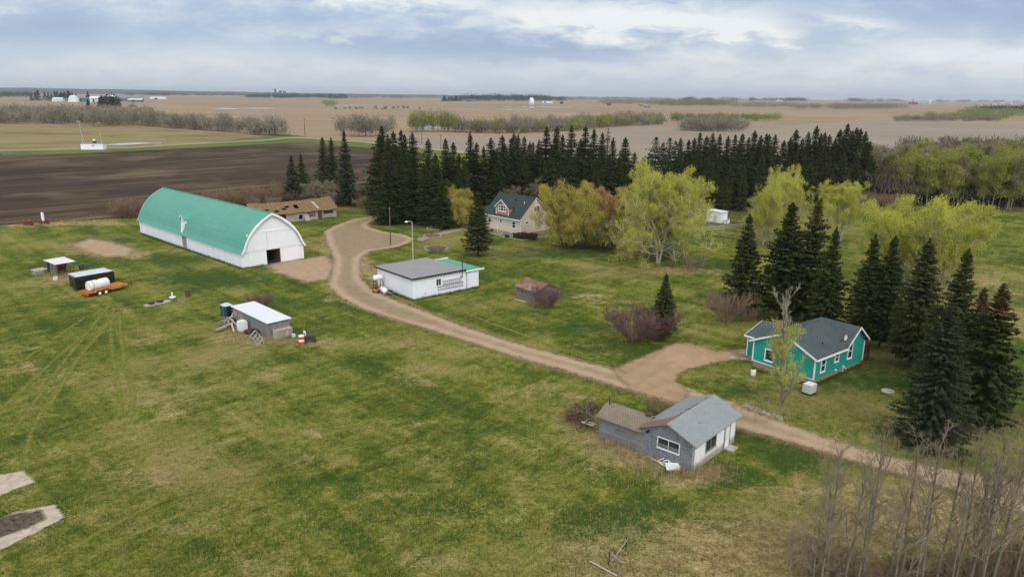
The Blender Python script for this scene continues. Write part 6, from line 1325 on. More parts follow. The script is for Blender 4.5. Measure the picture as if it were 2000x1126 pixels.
# front slope in strips so that the holes are real and the ridge sags
holes = {(3, 2), (7, 2), (8, 3), (10, 3), (10, 2), (5, 1)}; NX, NY = 20, 6
def rz_(x, y): return 2.38 + (y) * kk - .32 * math.sin(math.pi * x / OL * 1.0) * (y / (OD / 2)) + .08 * math.sin(x * 1.3)
for i in range(NX):
    for j in range(NY):
        if (i, j) in holes: continue
        x0, x1 = -.4 + (OL + .8) * i / NX, -.4 + (OL + .8) * (i + 1) / NX; y0_, y1_ = -.4 + (OD / 2 + .4) * j / NY, -.4 + (OD / 2 + .4) * (j + 1) / NY
        rf.face([(x0, y0_, rz_(x0, y0_)), (x1, y0_, rz_(x1, y0_)), (x1, y1_, rz_(x1, y1_)), (x0, y1_, rz_(x0, y1_))]); rf.face([(x0, y0_, rz_(x0, y0_) - .09), (x0, y1_, rz_(x0, y1_) - .09), (x1, y1_, rz_(x1, y1_) - .09), (x1, y0_, rz_(x1, y0_) - .09)])
        if j == 0: rf.face([(x0, y0_, rz_(x0, y0_) - .09), (x1, y0_, rz_(x1, y0_) - .09), (x1, y0_, rz_(x1, y0_)), (x0, y0_, rz_(x0, y0_))])
    x0, x1 = -.4 + (OL + .8) * i / NX, -.4 + (OL + .8) * (i + 1) / NX; m0 = OD / 2
    rf.face([(x0, m0, rz_(x0, m0)), (x1, m0, rz_(x1, m0)), (x1, OD + .4, 2.2), (x0, OD + .4, 2.2)])
rf.face([(OL + .4, -.4, rz_(OL + .4, -.4)), (OL + .4, -.4, rz_(OL + .4, -.4) - .15), (OL + .4, OD / 2, rz_(OL + .4, OD / 2) - .15), (OL + .4, OD / 2, rz_(OL + .4, OD / 2))])
orf = rf.build('roof', 'cedar_brown', os_)
q = MB(); q.extr([(16.0, .2, rz_(16, .2) + .03), (16.6, .2, rz_(16.6, .2) + .03), (16.2, 2.7, rz_(16.2, 2.7) + .03), (15.6, 2.7, rz_(15.6, 2.7) + .03)], (0, 0, .03)); q.build('loose_board', 'pale_wood', orf)
q = MB(); wbox(q, 'R', 15.9, 17.0, .05, 2.05, .01, .06); q.build('door', 'rusty_brown', os_)
window(os_, 'R', 13.3, 15.2, .95, 1.95, fr=.1, fm='rusty_brown', gm='glass_pale'); window(os_, 'R', 17.5, 20.1, 1.15, 2.1, fr=.14, fm='rusty_brown', mull=(.33, .66)); 
q = MB(); q.extr([(12.3, -.5, 0), (13.5, -.55, 0), (13.4, -.08, 1.3), (12.2, -.08, 1.35)], (0, .05, 0)); q.build('leaning_panel', 'pale_wood', os_)
mb = MB(); spoked(mb, (0, 0, .6), .6, 10, math.radians(42)); on_ground(mb, 'wagon_wheel', 'rusty_brown', 'old wagon wheel leaning by the windows of the ruined shed', 'wheel', 645, 424, 0)
# ---- shed with the white roof and its junk
_a = math.radians(46); ws = frame(np.array([-30.7 + .2 * math.cos(_a) - .3 * math.sin(_a), 87.0 + .2 * math.sin(_a) + .3 * math.cos(_a), 0]), 46, 'white_roofed_shed', 'low weathered board shed with a white sheet-metal roof', 'shed')
WX, WY = 2.95, 9.5
w = MB(); w.extr([(0, 0, 0), (WX, 0, 0), (WX, 0, 2.0), (0, 0, 2.0)], (0, WY, 0)); w.build('wall', 'grey_boards', ws)
q = MB(); wbox(q, 'L', 6.6, WY - .02, .02, 1.98, .002, .03); q.build('end_panel', 'weathered_panel', ws)
q = MB(); wbox(q, 'R', 2.8, 2.94, 0, 2, .002, .03); q.build('corner_board', 'weathered_wood', ws); q = MB(); wbox(q, 'L', .01, .1, 0, 2, .0, .05); q.build('corner_board', 'weathered_wood', ws); q = MB(); wbox(q, 'L', 6.5, 6.6, 0, 2, .0, .05); q.build('corner_board', 'weathered_wood', ws)
q = MB(); slab_roof(q, (-.2, -.3, 2.12), (WX + .3, -.3, 2.12), (WX + .3, WY + .3, 2.30), (-.2, WY + .3, 2.30), .07); q.build('roof', 'white_metal', ws)
def at_ws(x, y): return np.array(loc_of(ws, x, y))
tl = thing('portable_toilet', 'dark blue portable toilet with a pale domed roof', 'portable toilet', G(441, 626.5), math.radians(48))
q = MB(); q.box((0, 0, .08), (1.15, 1.15, 2.02)); q.build('cabin', 'blue_plastic', tl)
q = MB()
for s in (0, 1.15): q.box((s - .04, -.04, 0), (s + .04, .04, 2.04)); q.box((-.04, s - .04, 0), (.04, s + .04, 2.04)) if s else None
q.box((.25, -.035, .2), (.9, -.003, 1.9)); q.box((-.02, -.05, .0), (1.2, 1.2, .075)); q.build('corner_post', 'black_metal', tl)
q = MB(); q.mesh([(-.06, -.06, 2.03), (1.21, -.06, 2.03), (1.21, 1.21, 2.03), (-.06, 1.21, 2.03), (.2, .2, 2.25), (.95, .2, 2.25), (.95, .95, 2.25), (.2, .95, 2.25), (.4, .4, 2.33), (.75, .4, 2.33), (.75, .75, 2.33), (.4, .75, 2.33)], [(0, 1, 5, 4), (1, 2, 6, 5), (2, 3, 7, 6), (3, 0, 4, 7), (4, 5, 9, 8), (5, 6, 10, 9), (6, 7, 11, 10), (7, 4, 8, 11), (8, 9, 10, 11), (3, 2, 1, 0)]); q.build('roof', 'toilet_roof', tl)
wt = thing('water_tank', 'upright white plastic tank standing among the lumber', 'tank', G(474, 646.5), math.radians(50))
q = MB(); q.box((-.5, -.45, .15), (.5, .45, 1.35)); q.box((-.42, -.38, 1.35), (.42, .38, 1.48)); q.build('body', 'white_plastic', wt); q = MB(); q.lathe([(.16, 1.48), (.16, 1.56), (.02, 1.58)], n=12); q.build('cap', 'white_plastic', wt); q = MB(); q.box((-.55, -.5, 0), (.55, .5, .145)); q.build('pallet', 'weathered_wood', wt)
r4 = random.Random(21)
def plank(px, py, L, w_, rz, z, tilt, mat, lab, nm='plank'):
    mb = MB(); c, s = math.cos(tilt), math.sin(tilt); mb.extr([(-L / 2 * c, -w_ / 2, -L / 2 * s), (L / 2 * c, -w_ / 2, L / 2 * s), (L / 2 * c, w_ / 2, L / 2 * s), (-L / 2 * c, w_ / 2, -L / 2 * s)], (0, 0, .07)); g = G(px, py)
    o = mb.build(nm, mat, None, False, (g[0], g[1], z + abs(L / 2 * s)), rz); tag(o, lab, nm)
plank(440, 645, 2.6, .7, math.radians(52), .35, .16, 'weathered_wood', 'wide grey board sliding off the lumber heap, pointing at the camera', 'board')
plank(446, 637, 3.4, .16, math.radians(38), .65, .22, 'weathered_wood', 'long grey plank across the top of the lumber heap')
plank(452, 634, 2.8, .18, math.radians(95), .7, .2, 'pale_wood', 'pale plank leaning over the lumber heap toward the tank')
plank(458, 642, 2.4, .14, math.radians(140), .5, .35, 'pale_wood', 'pale plank sticking up in front of the white tank')
plank(455, 647, 2.0, .2, math.radians(118), .25, .3, 'pale_wood', 'short pale plank in the dead grass below the lumber heap')
lp = thing('lumber_heap', 'heap of grey scrap lumber between the portable toilet and the tank', 'lumber heap', G(455, 633), math.radians(30))
mb = MB()
for k in range(26):
    L = r4.uniform(1.2, 2.6); a = r4.uniform(0, 3.14); x, y, z = r4.uniform(-.9, .9), r4.uniform(-.7, .9), r4.uniform(.05, .95); dz = r4.uniform(-.25, .25); c, s = math.cos(a) * L / 2, math.sin(a) * L / 2; mb.tube((x - c, y - s, max(.05, z - dz)), (x + c, y + s, max(.05, z + dz)), r4.uniform(.04, .09), n=4)
mb.build('boards', 'weathered_wood', lp)
mb = MB(); mb.box((-.8, -.6, .02), (.7, .6, .5)); mb.build('dark_scrap', 'dark_metal', lp)
rm_ = thing('rusty_cart', 'rust-red metal implement in the dead grass before the shed', 'farm machine', G(493, 652), math.radians(150))
mb = MB(); mb.extr([(-1.1, -.5, .45), (1.0, -.5, .35), (1.0, .5, .4), (-1.1, .5, .6)], (0, 0, .1)); mb.extr([(-.6, -.45, .6), (.3, -.45, .55), (.2, .3, .8), (-.5, .3, .85)], (0, 0, .06)); mb.build('deck', 'rust', rm_)
for x, y in ((-.6, -.55), (-.6, .55), (.6, -.5), (.6, .5)): mb = MB(); mb.lathe([(.05, -.06), (.24, -.07), (.24, .07), (.05, .06)], (x, y, .24), 12, 'Y'); mb.build('wheel', 'black_rubber', rm_)
wf = thing('metal_bed_frame', 'white-grey tubular frame propped against the shed', 'frame', at_ws(-.9, 1.6), math.radians(-48))
mb = MB(); A0, B0, C0, D0 = (0, 0, .95), (2.9, -.3, .6), (3.0, -1.0, .05), (.0, -.75, .3)
for a_, b_ in ((A0, B0), (B0, C0), (C0, D0), (D0, A0)): mb.tube(a_, b_, .045, n=6)
for u in (.33, .66): mb.tube(tuple(A0[i] + (B0[i] - A0[i]) * u for i in range(3)), tuple(D0[i] + (C0[i] - D0[i]) * u for i in range(3)), .03, n=6)
mb.tube(tuple((A0[i] + D0[i]) / 2 for i in range(3)), tuple((B0[i] + C0[i]) / 2 for i in range(3)), .03, n=6); mb.build('rails', 'galvanised', wf)
mb = MB(); mb.tube(A0, (A0[0] - .1, A0[1], 0), .035); mb.tube(B0, (B0[0] + .1, B0[1], 0), .035); mb.tube(D0, (D0[0], D0[1] - .1, 0), .035); mb.build('legs', 'galvanised', wf)
fw = thing('firewood_stack', 'stack of poles and firewood at the near end of the white-roofed shed', 'firewood', at_ws(.4, -.65), math.radians(46))
mb = MB()
for j in range(6):
    for k in range(11):
        x = .1 + k * .22 + (j % 2) * .1; rd = r4.uniform(.07, .115); mb.tube((x, -.35, .1 + j * .19), (x + r4.uniform(-.05, .05), .4, .1 + j * .19), rd, n=7)
mb.build('logs', 'pale_wood', fw)
mb = MB()
for j in range(5): mb.tube((-.1, .45, 1.1 + j * .14), (2.5, .47, 1.15 + j * .14), .06, n=6)
mb.build('poles', 'weathered_wood', fw)
cr = thing('wooden_cross_stand', 'little crossed wooden stand in the dead grass by the firewood', 'stand', G(551, 656), 0)
mb = MB(); mb.tube((-.35, 0, .55), (.4, 0, .35), .07, n=5); mb.tube((0, 0, 0), (.05, 0, .9), .07, n=5); mb.tube((0, -.3, .3), (0, .35, .5), .06, n=5); mb.build('bars', 'pale_wood', cr)
fp = thing('black_firepit', 'black metal tub behind the firewood stack', 'tub', G(562, 651), 0); mb = MB(); mb.lathe([(.35, 0), (.5, .2), (.55, .5), (.5, .5), (.4, .1)], n=16); mb.build('bowl', 'black_metal', fp); mb = MB(); mb.tube((.4, 0, .5), (.9, -.4, .3), .04); mb.build('handle', 'black_metal', fp)
br = thing('barrel', 'red barrel with a white band and white rim beside the scrap tractor', 'barrel', G(589.5, 671), 0)
mb = MB(); mb.lathe([(.36, 0), (.38, .03), (.38, .35)], n=18); mb.lathe([(.383, .65), (.383, .98)], n=18); mb.build('drum', 'barrel_red', br, smooth=False)
mb = MB(); mb.lathe([(.385, .352), (.385, .648)], n=18); mb.lathe([(.385, .982), (.39, 1.1), (.3, 1.12), (.02, 1.1)], n=18); mb.build('white_band', 'white_plastic', br)
sb = thing('white_board', 'narrow white board standing behind the red barrel', 'board', G(596, 668), math.radians(40)); mb = MB(); mb.box((-.05, -.25, 0), (.05, .25, 1.5)); mb.build('panel', 'white_trim', sb)
tr_ = thing('garden_tractor', 'small dark scrap tractor with black wheels and a whip aerial by the barrel', 'tractor', G(604, 668), math.radians(20))
mb = MB(); mb.box((-.5, -.3, .4), (.75, .3, .78)); mb.box((-.1, -.25, .785), (.7, .25, .95)); mb.build('body', 'dark_metal', tr_)
mb = MB(); mb.box((-.5, -.2, .785), (-.2, .2, .98)); mb.box((-.58, -.2, .785), (-.505, .2, 1.25)); mb.build('seat', 'red_paint', tr_)
for x, y, r_ in ((-.4, -.45, .42), (-.4, .45, .42), (.6, -.38, .27), (.6, .38, .27)): mb = MB(); mb.lathe([(r_ * .4, -.1), (r_ * .95, -.11), (r_, 0), (r_ * .95, .11), (r_ * .4, .1)], (x, y, r_), 16, 'Y'); mb.build('wheel', 'black_rubber', tr_)
mb = MB(); mb.path([(-.55, 0, 1.0), (-.3, .1, 1.9), (.0, .2, 2.6)], .02); mb.build('aerial', 'black_metal', tr_)
gb = thing('glass_jar', 'small pale block lying between the firewood and the barrel', 'block', G(573.5, 657.5), .5); mb = MB(); mb.box((-.22, -.2, 0), (.22, .2, .35)); mb.box((-.15, -.13, .35), (.15, .13, .42)); mb.build('block_body', 'toilet_roof', gb); gb.name = 'pale_block'

# ---- enclosed trailer, flatbed and tank
et = frame(np.array([-67.5, 108.8, 0]), 51, 'enclosed_trailer', 'black enclosed cargo trailer with a white roof', 'trailer')
TL, TW, TH = 5.2, 2.5, 2.45; w = MB()
sec = [(-.05, 0, .5), (-.05, 0, TH - .12), (-.05, .14, TH), (-.05, TW - .14, TH), (-.05, TW, TH - .12), (-.05, TW, .5)]
w.extr([(0, .0, .45), (TL, .0, .45), (TL + .55, 0, .6), (TL + .55, 0, TH - .25), (TL + .3, 0, TH - .1), (0, 0, TH - .1)], (0, TW, 0)); w.build('body', 'black_metal', et)
w = MB(); w.extr([(-.04, -.03, TH - .14), (TL + .28, -.03, TH - .14), (TL + .28, -.03, TH - .02), (TL + .1, -.03, TH + .05), (-.04, -.03, TH + .05)], (0, .07, 0)); w.extr([(-.04, TW - .04, TH - .14), (TL + .28, TW - .04, TH - .14), (TL + .28, TW - .04, TH - .02), (TL + .1, TW - .04, TH + .05), (-.04, TW - .04, TH + .05)], (0, .07, 0)); w.build('roof_rail', 'white_trim', et)
w = MB(); w.extr([(-.03, .045, TH - .02), (TL + .1, .045, TH - .02), (TL + .1, .045, TH + .03), (-.03, .045, TH + .03)], (0, TW - .09, 0)); w.extr([(TL + .105, .045, TH), (TL + .56, .045, TH - .26), (TL + .58, .045, TH - .2), (TL + .105, .045, TH + .04)], (0, TW - .09, 0)); w.build('roof', 'trailer_white', et)
for s in (.08, TW / 2 + .02): w = MB(); w.box((-.05, s, .5), (-.003, s + TW / 2 - .12, TH - .25)); w.build('rear_door', 'black_metal', et)
w = MB(); w.box((-.07, .04, TH - .2), (-.052, TW - .04, TH - .02)); w.build('rear_trim', 'galvanised', et)
for x in (2.6, 3.45):
    for y in (-.02, TW - .2): w = MB(); w.lathe([(.15, 0), (.33, 0), (.35, .1), (.33, .2), (.15, .2)], (x, y, .35), 18, 'Y'); o = w.build('wheel', 'black_rubber', et); w = MB(); w.lathe([(.02, -.012 if y < 1 else .19), (.19, -.012 if y < 1 else .19), (.19, .02 if y < 1 else .215), (.02, .02 if y < 1 else .215)], (x, y, .35), 14, 'Y'); w.build('rim', 'galvanised', o)
w = MB(); w.tube((TL + .5, .4, .5), (TL + 1.7, TW / 2, .5), .05); w.tube((TL + .5, TW - .4, .5), (TL + 1.7, TW / 2, .5), .05); w.tube((TL + 1.6, TW / 2, 0), (TL + 1.6, TW / 2, 1.0), .04); w.build('hitch', 'dark_metal', et)
fb = frame((174, 581.5), 62, 'flatbed_trailer', 'rusty orange tandem flatbed trailer carrying a white tank', 'trailer')
FL, FW = 6.4, 2.3; w = MB()
w.box((0, .0, .58), (FL, .12, .82)); w.box((0, FW - .12, .58), (FL, FW, .82)); w.box((0, .12, .58), (.15, FW - .12, .9)); w.box((FL - .1, .12, .58), (FL, FW - .12, .82))
w.box((.15, .12, .6), (FL - .1, FW - .12, .66)); w.build('bed', 'orange_paint', fb)
for y in (-.02, FW + .02 - .3): w = MB(); w.extr([(.9, y - .22 if y < 1 else y + .1, .62), (1.15, y - .22 if y < 1 else y + .1, .93), (3.05, y - .22 if y < 1 else y + .1, .93), (3.3, y - .22 if y < 1 else y + .1, .62), (3.2, y - .22 if y < 1 else y + .1, .62), (3.0, y - .22 if y < 1 else y + .1, .87), (1.2, y - .22 if y < 1 else y + .1, .87), (1.0, y - .22 if y < 1 else y + .1, .62)], (0, .42, 0)); w.build('mudguard', 'orange_paint', fb)
for x in (1.6, 2.6):
    for y in (-.26, FW + .06): w = MB(); w.lathe([(.2, 0), (.36, 0), (.39, .1), (.36, .2), (.2, .2)], (x, y, .39), 20, 'Y'); o = w.build('wheel', 'black_rubber', fb); w = MB(); s = -.015 if y < 1 else .195; w.lathe([(.02, s + .0), (.1, s), (.23, s + .0), (.23, s + .02), (.02, s + .02)], (x, y, .39), 16, 'Y'); w.build('rim', 'white_trim', o)
w = MB(); w.tube((FL, .25, .62), (FL + 1.5, FW / 2, .6), .06); w.tube((FL, FW - .25, .62), (FL + 1.5, FW / 2, .6), .06); w.tube((FL + 1.35, FW / 2, 0), (FL + 1.35, FW / 2, 1.15), .05); w.build('hitch', 'dark_metal', fb)
w = MB(); w.tube((3.6, -.05, .5), (5.2, -.05, .52), .045); w.build('side_rail', 'galvanised', fb)
w = MB(); w.extr([(.0, .1, .3), (.0, FW - .1, .3), (-.12, FW - .1, .85), (-.12, .1, .85)], (.05, 0, 0)); w.build('tailgate', 'orange_paint', fb)
tk = thing('poly_tank', 'large white cylindrical tank lying on the orange flatbed trailer', 'tank', tuple(np.array(loc_of(fb, 2.35, 1.2)) + [0, 0, .66]), math.radians(62))
w = MB(); w.lathe([(.02, -1.6), (.64, -1.57), (.74, -1.5), (.77, -1.4), (.77, 1.4), (.74, 1.5), (.64, 1.57), (.02, 1.6)], (0, 0, .79), 28, 'X'); w.build('body', 'white_plastic', tk, smooth=False)
w = MB(); w.lathe([(.775, -1.05), (.785, -1.05), (.785, -1.0), (.775, -1.0)], (0, 0, .79), 28, 'X'); w.build('strap', 'dark_metal', tk)
w = MB(); w.lathe([(.2, 0), (.2, .08), (.02, .1)], (-.1, 0, 1.54), 12); w.build('lid', 'black_rubber', tk)

# ---- little shelter
hu = frame(np.array([-76.1, 118.1, 0]), 50, 'well_shelter', 'small open shelter with a white sheet roof and slatted side', 'shelter')
w = MB(); slab_roof(w, (-.3, -.3, 2.2), (2.9, -.3, 2.25), (2.9, 4.9, 2.25), (-.3, 4.9, 2.2), .07); w.build('roof', 'white_metal', hu)
for x, y in ((0, 0), (2.6, 0), (0, 4.5), (2.6, 4.5), (1.7, 0)): w = MB(); w.box((x - .06, y - .06, 0), (x + .06, y + .06, 2.12)); w.build('post', 'pole_wood', hu)
w = MB()
for z in np.arange(.15, 1.9, .28): w.box((-.1, .1, z), (-.065, 3.0, z + .14))
w.build('slatted_wall', 'weathered_wood', hu)
w = MB(); w.box((.08, 4.4, .02), (2.5, 4.45, 2.0)); w.build('back_wall', 'inside_dark', hu)
pd = thing('propane_cylinder', 'red cylinder stored under the small white-roofed shelter', 'cylinder', np.array(loc_of(hu, 1.0, 1.8)), math.radians(58)); w = MB(); w.lathe([(.02, -.9), (.35, -.8), (.42, -.6), (.42, .6), (.35, .8), (.02, .9)], (.2, 0, 1.35), 14, 'X'); w.build('body', 'red_paint', pd); w = MB(); w.box((-.5, -.3, 0), (-.4, .3, 1.0)); w.box((.8, -.3, 0), (.9, .3, 1.0)); w.build('stand', 'dark_metal', pd)
pl = thing('wooden_platform', 'pale plank platform on the grass left of the small shelter', 'platform', np.array(loc_of(hu, -.6, 5.6)), math.radians(58)); w = MB()
for k in range(9): w.box((-1.0 + k * .02, k * .24, .28), (1.2, k * .24 + .2, .34))
w.build('boards', 'pale_wood', pl); w = MB(); w.box((-.9, .1, 0), (1.1, .25, .275)); w.box((-.9, 1.8, 0), (1.1, 1.95, .275)); w.build('skids', 'weathered_wood', pl)
pl = thing('pallet_box', 'whitish slatted crate on the grass against the left of the shelter', 'crate', np.array(loc_of(hu, -1.5, 3.6)), math.radians(58)); w = MB()
for k in range(6): w.box((-.7, k * .22, .5), (.7, k * .22 + .17, .55))
w.box((-.7, 0, .02), (-.66, 1.27, .5)); w.box((-.655, 0, .02), (.7, .04, .5)); w.build('slats', 'weathered_wood', pl)
w = MB(); w.extr([(-.3, 0, .0), (.35, 0, .0), (.5, .6, .45), (-.15, .65, .5)], (0, 0, .04)); on_ground(w, 'tilted_sign_board', 'pale_wood', 'small pale board tilted in the grass below the shelter', 'board', 107, 547, math.radians(30))
pm = thing('rusty_pump', 'dark rusty machinery standing behind the shelter next to the black trailer', 'farm machine', np.array(loc_of(hu, 4.6, 2.6)), .6)
w = MB(); w.lathe([(.3, 0), (.42, .3), (.35, .9), (.1, 1.0)], (0, 0, 0), 10); w.lathe([(.25, -.3), (.25, .3)], (.9, .2, .6), 10, 'X'); w.tube((.2, 0, .5), (2.0, .3, .6), .08); w.build('housing', 'dark_metal', pm)
for x in (.8, 1.9): w = MB(); spoked(w, (x, .5, .45), .42, 6, .3); w.build('wheel', 'rusty_brown', pm)

# ---- septic lids, tub, drum
sp_ = thing('concrete_tank_top', 'pale concrete strip in the lawn with two black lids', 'tank top', G(305, 594), 0)
a0, a1 = G(283, 599), G(332, 588.5); dv = (a1 - a0); L_ = np.linalg.norm(dv[:2]); ag = math.atan2(dv[1], dv[0]); sp_.location = tuple(a0); sp_.rotation_euler = (0, 0, ag)
w = MB(); w.box((0, -.4, 0), (L_, .4, .22)); w.build('slab', 'concrete', sp_)
for u in (.28, .62): w = MB(); w.lathe([(.46, .222), (.46, .42), (.4, .48), (.02, .5)], (L_ * u, .1, 0), 18); w.build('lid', 'black_rubber', sp_)
tb = thing('white_tub', 'white shallow tub with a small stand at the end of the concrete strip', 'tub', G(337, 583), ag); w = MB(); w.lathe([(.3, 0), (.45, .15), (.5, .28), (.42, .28), (.25, .1)], n=18); w.build('tub', 'white_plastic', tb); w = MB(); w.lathe([(.1, .1), (.1, .95), (.02, .97)], (.1, .2, 0), 10); w.build('pipe', 'white_plastic', tb)
dr2 = thing('burn_barrel', 'rusty brown burn barrel alone on the grass', 'barrel', G(367, 578.5), 0); w = MB(); w.lathe([(.34, 0), (.34, .95), (.37, .97), (.31, .97), (.3, .2)], n=16); w.build('drum', 'rusty_brown', dr2); w = MB(); w.box((-.45, -.3, .97), (.35, .3, 1.03)); w.build('lid', 'dark_metal', dr2)
# red implements on the field edge with the white standpipe
for x, y, s, lab in ((55, 439.8, .45, 'red implement lying low in the grass, left one at the edge of the ploughed field'), (85, 437, .55, 'red implement with the white post standing behind it at the edge of the ploughed field')):
    o = thing('cultivator', lab, 'farm machine', G(x, y), .2)
    w = MB()
    for k in range(5): w.extr([(-2.0 * s + k * .9 * s, -.3, .15), (-1.5 * s + k * .9 * s, -.3, .75 + .2 * (k % 2)), (-1.2 * s + k * .9 * s, -.3, .2)], (0, .7, 0))
    w.box((-2.1 * s, -.08, .3), (2.3 * s, .08, .45)); w.build('frame', 'red_paint', o)
    w = MB(); w.lathe([(.1, -.1), (.35, -.1), (.35, .1), (.1, .1)], (1.5 * s, .4, .35), 12, 'Y'); w.build('wheel', 'black_rubber', o)
sdp = thing('standpipe', 'white upright post at the edge of the ploughed field', 'post', G(85, 434.5), 0); w = MB(); w.lathe([(.3, 0), (.3, 2.3), (.22, 2.4), (.02, 2.42)], n=12); w.build('pipe', 'white_trim', sdp)

# ---- poles
def upole(px, py, ytop, lab, arms=0, r=.16, wire=False):
    g = G(px, py); h = Hh(g, px, ytop); o = thing('utility_pole', lab, 'utility pole', g, 0)
    w = MB(); w.tube((0, 0, 0), (0, 0, h), r, r * .6, n=10); w.build('pole', 'pole_wood', o)
    if arms:
        w = MB(); w.box((-1.1, -.06, h - .5), (1.1, .06, h - .36)); w.build('crossarm', 'pole_wood', o)
        for x in (-1, 0, 1): w = MB(); w.lathe([(.05, 0), (.07, .1), (.03, .2)], (x, 0, h - .36 if x else h), 8); w.build('insulator', 'galvanised', o)
    else:
        w = MB(); w.lathe([(.06, 0), (.09, .1), (.04, .22)], (0, 0, h), 8); w.build('insulator', 'galvanised', o)
    return o, h
upole(763, 479, 408, 'dark wooden pole standing at the edge of the turning area', r=.15)
upole(596, 265, 232, 'utility pole alone beside the bend of the field road', 1, .3); upole(525, 262, 227, 'utility pole rising from the tapering tree belt', 1, .3); upole(824, 283, 255, 'utility pole by the field road beyond the spruce belt', 1, .25); upole(861, 293, 262, 'thin utility pole further right along the field road', 1, .2)
g = G(807, 514); h = Hh(g, 807, 433); lp_ = thing('yard_lamp', 'pale yard light pole with a hooked arm behind the garage', 'lamp post', g, math.radians(10))
w = MB(); w.tube((0, 0, 0), (0, 0, h), .12, .08, n=10); w.build('pole', 'pale_wood', lp_)
w = MB(); w.path([(0, 0, h - .15), (-.45, 0, h + .08), (-.9, 0, h + .1)], .045, n=8); w.build('arm', 'galvanised', lp_)
w = MB(); w.lathe([(.06, .14), (.22, .06), (.3, -.08), (.24, -.1), (.02, -.12)], (-1.05, 0, h + .04), 14); w.build('lamp_head', 'lamp_glass', lp_)

# ---- field shack with masts
fs = thing('pump_shack', 'pale box-shaped shack in the pasture with a mast and a dish on top', 'shack', G(158.5, 292.5), math.radians(4))
w = MB(); w.box((0, 0, 0), (11.5, 4, 3.2)); w.build('wall', 'white_paint', fs); w = MB(); w.box((-.2, -.2, 3.2), (11.7, 4.2, 3.45)); w.build('roof', 'tar_roof', fs); 
for x in (5.7, 6.6): window(fs, 'R', x, x + .6, 1.7, 2.6, fr=.08)
w = MB(); w.tube((.9, 1, 3.4), (.4, 1, 15.0), .16, .1); w.tube((2.0, 1, 3.4), (.45, 1, 9.5), .1); w.box((-1.0, .9, 14.6), (1.0, 1.1, 14.9)); w.build('mast', 'galvanised', fs)
w = MB(); w.tube((10.6, 1, 3.4), (10.2, 1, 9.6), .14); w.build('short_mast', 'galvanised', fs)
w = MB(); w.lathe([(.02, -.3), (.6, -.2), (.75, .1), (.6, .5), (.02, .7)], (6.8, 1, 4.9), 14); w.build('dish', 'white_paint', fs); w = MB(); w.box((6.2, .5, 3.455), (7.6, 1.6, 4.5)); w.build('dish_base', 'dark_metal', fs)

# ---- white camper and fence
cm_ = frame((1407, 438.5), 40, 'white_hut', 'small boxy white hut beyond the lime-green trees', 'hut')
w = MB(); w.box((0, 0, .35), (2.7, 4.3, 2.9)); w.build('wall', 'white_paint', cm_); w = MB(); slab_roof(w, (-.15, -.15, 3.05), (2.85, -.15, 3.05), (2.85, 4.45, 3.15), (-.15, 4.45, 3.15), .12); w.build('roof', 'white_metal', cm_)
w = MB(); w.box((.05, .05, 0), (2.65, 4.25, .345)); w.build('skids', 'weathered_wood', cm_)
w = MB(); wbox(w, 'L', 1.2, 2.0, .4, 2.3, .003, .05); w.build('door', 'toilet_roof', cm_)
cc = thing('rusty_crate', 'rust-coloured crate standing against the white hut', 'crate', np.array(loc_of(cm_, 1.0, -1.0)), math.radians(40)); w = MB(); w.box((0, 0, .1), (1.5, .8, 1.3)); w.build('panel', 'white_paint', cc); w = MB()
for x in (-.05, 1.45): w.box((x, -.05, 0), (x + .1, .03, 1.4))
w.box((-.05, -.05, .05), (1.5, .0, .15)); w.box((-.05, -.05, 1.25), (1.5, .0, 1.38)); w.build('frame', 'rust', cc)
wq = thing('white_bin', 'small white bin in the meadow under the lime-green tree', 'bin', G(1348, 440), .3); w = MB(); w.lathe([(.55, 0), (.6, .9), (.5, 1.35), (.02, 1.5)], n=14); w.build('bin_body', 'white_plastic', wq)
fpts = [(1207, 472), (1213, 475), (1219, 477), (1231, 483), (1250, 490), (1268, 498), (1285, 506)]
for i, p in enumerate(fpts):
    g = G(*p); o = thing('fence_post', 'dark wooden post of the pasture fence', 'fence post', g, 0, 'posts of the pasture fence'); w = MB(); w.tube((0, 0, 0), (0, 0, 1.5), .1, n=7); w.build('post', 'pole_wood', o)
for i in range(7):
    u0, u1 = i / 7, (i + 1) / 7; a_ = G(1205 + 290 * u0, 463 - 24 * u0 + 6 * math.sin(3 * u0)); b_ = G(1205 + 290 * u1, 463 - 24 * u1 + 6 * math.sin(3 * u1))
    o = thing('rail_fence', 'pale rail fence panel crossing the meadow to the white camper', 'fence', a_, 0, 'panels of the pale rail fence'); d_ = b_ - a_
    for z in (.65, 1.15): w = MB(); w.tube((0, 0, z), (d_[0], d_[1], z), .07, n=6); w.build('rail', 'pale_wood', o)
    w = MB(); w.tube((0, 0, 0), (0, 0, 1.4), .1, n=6); w.build('post', 'pale_wood', o)

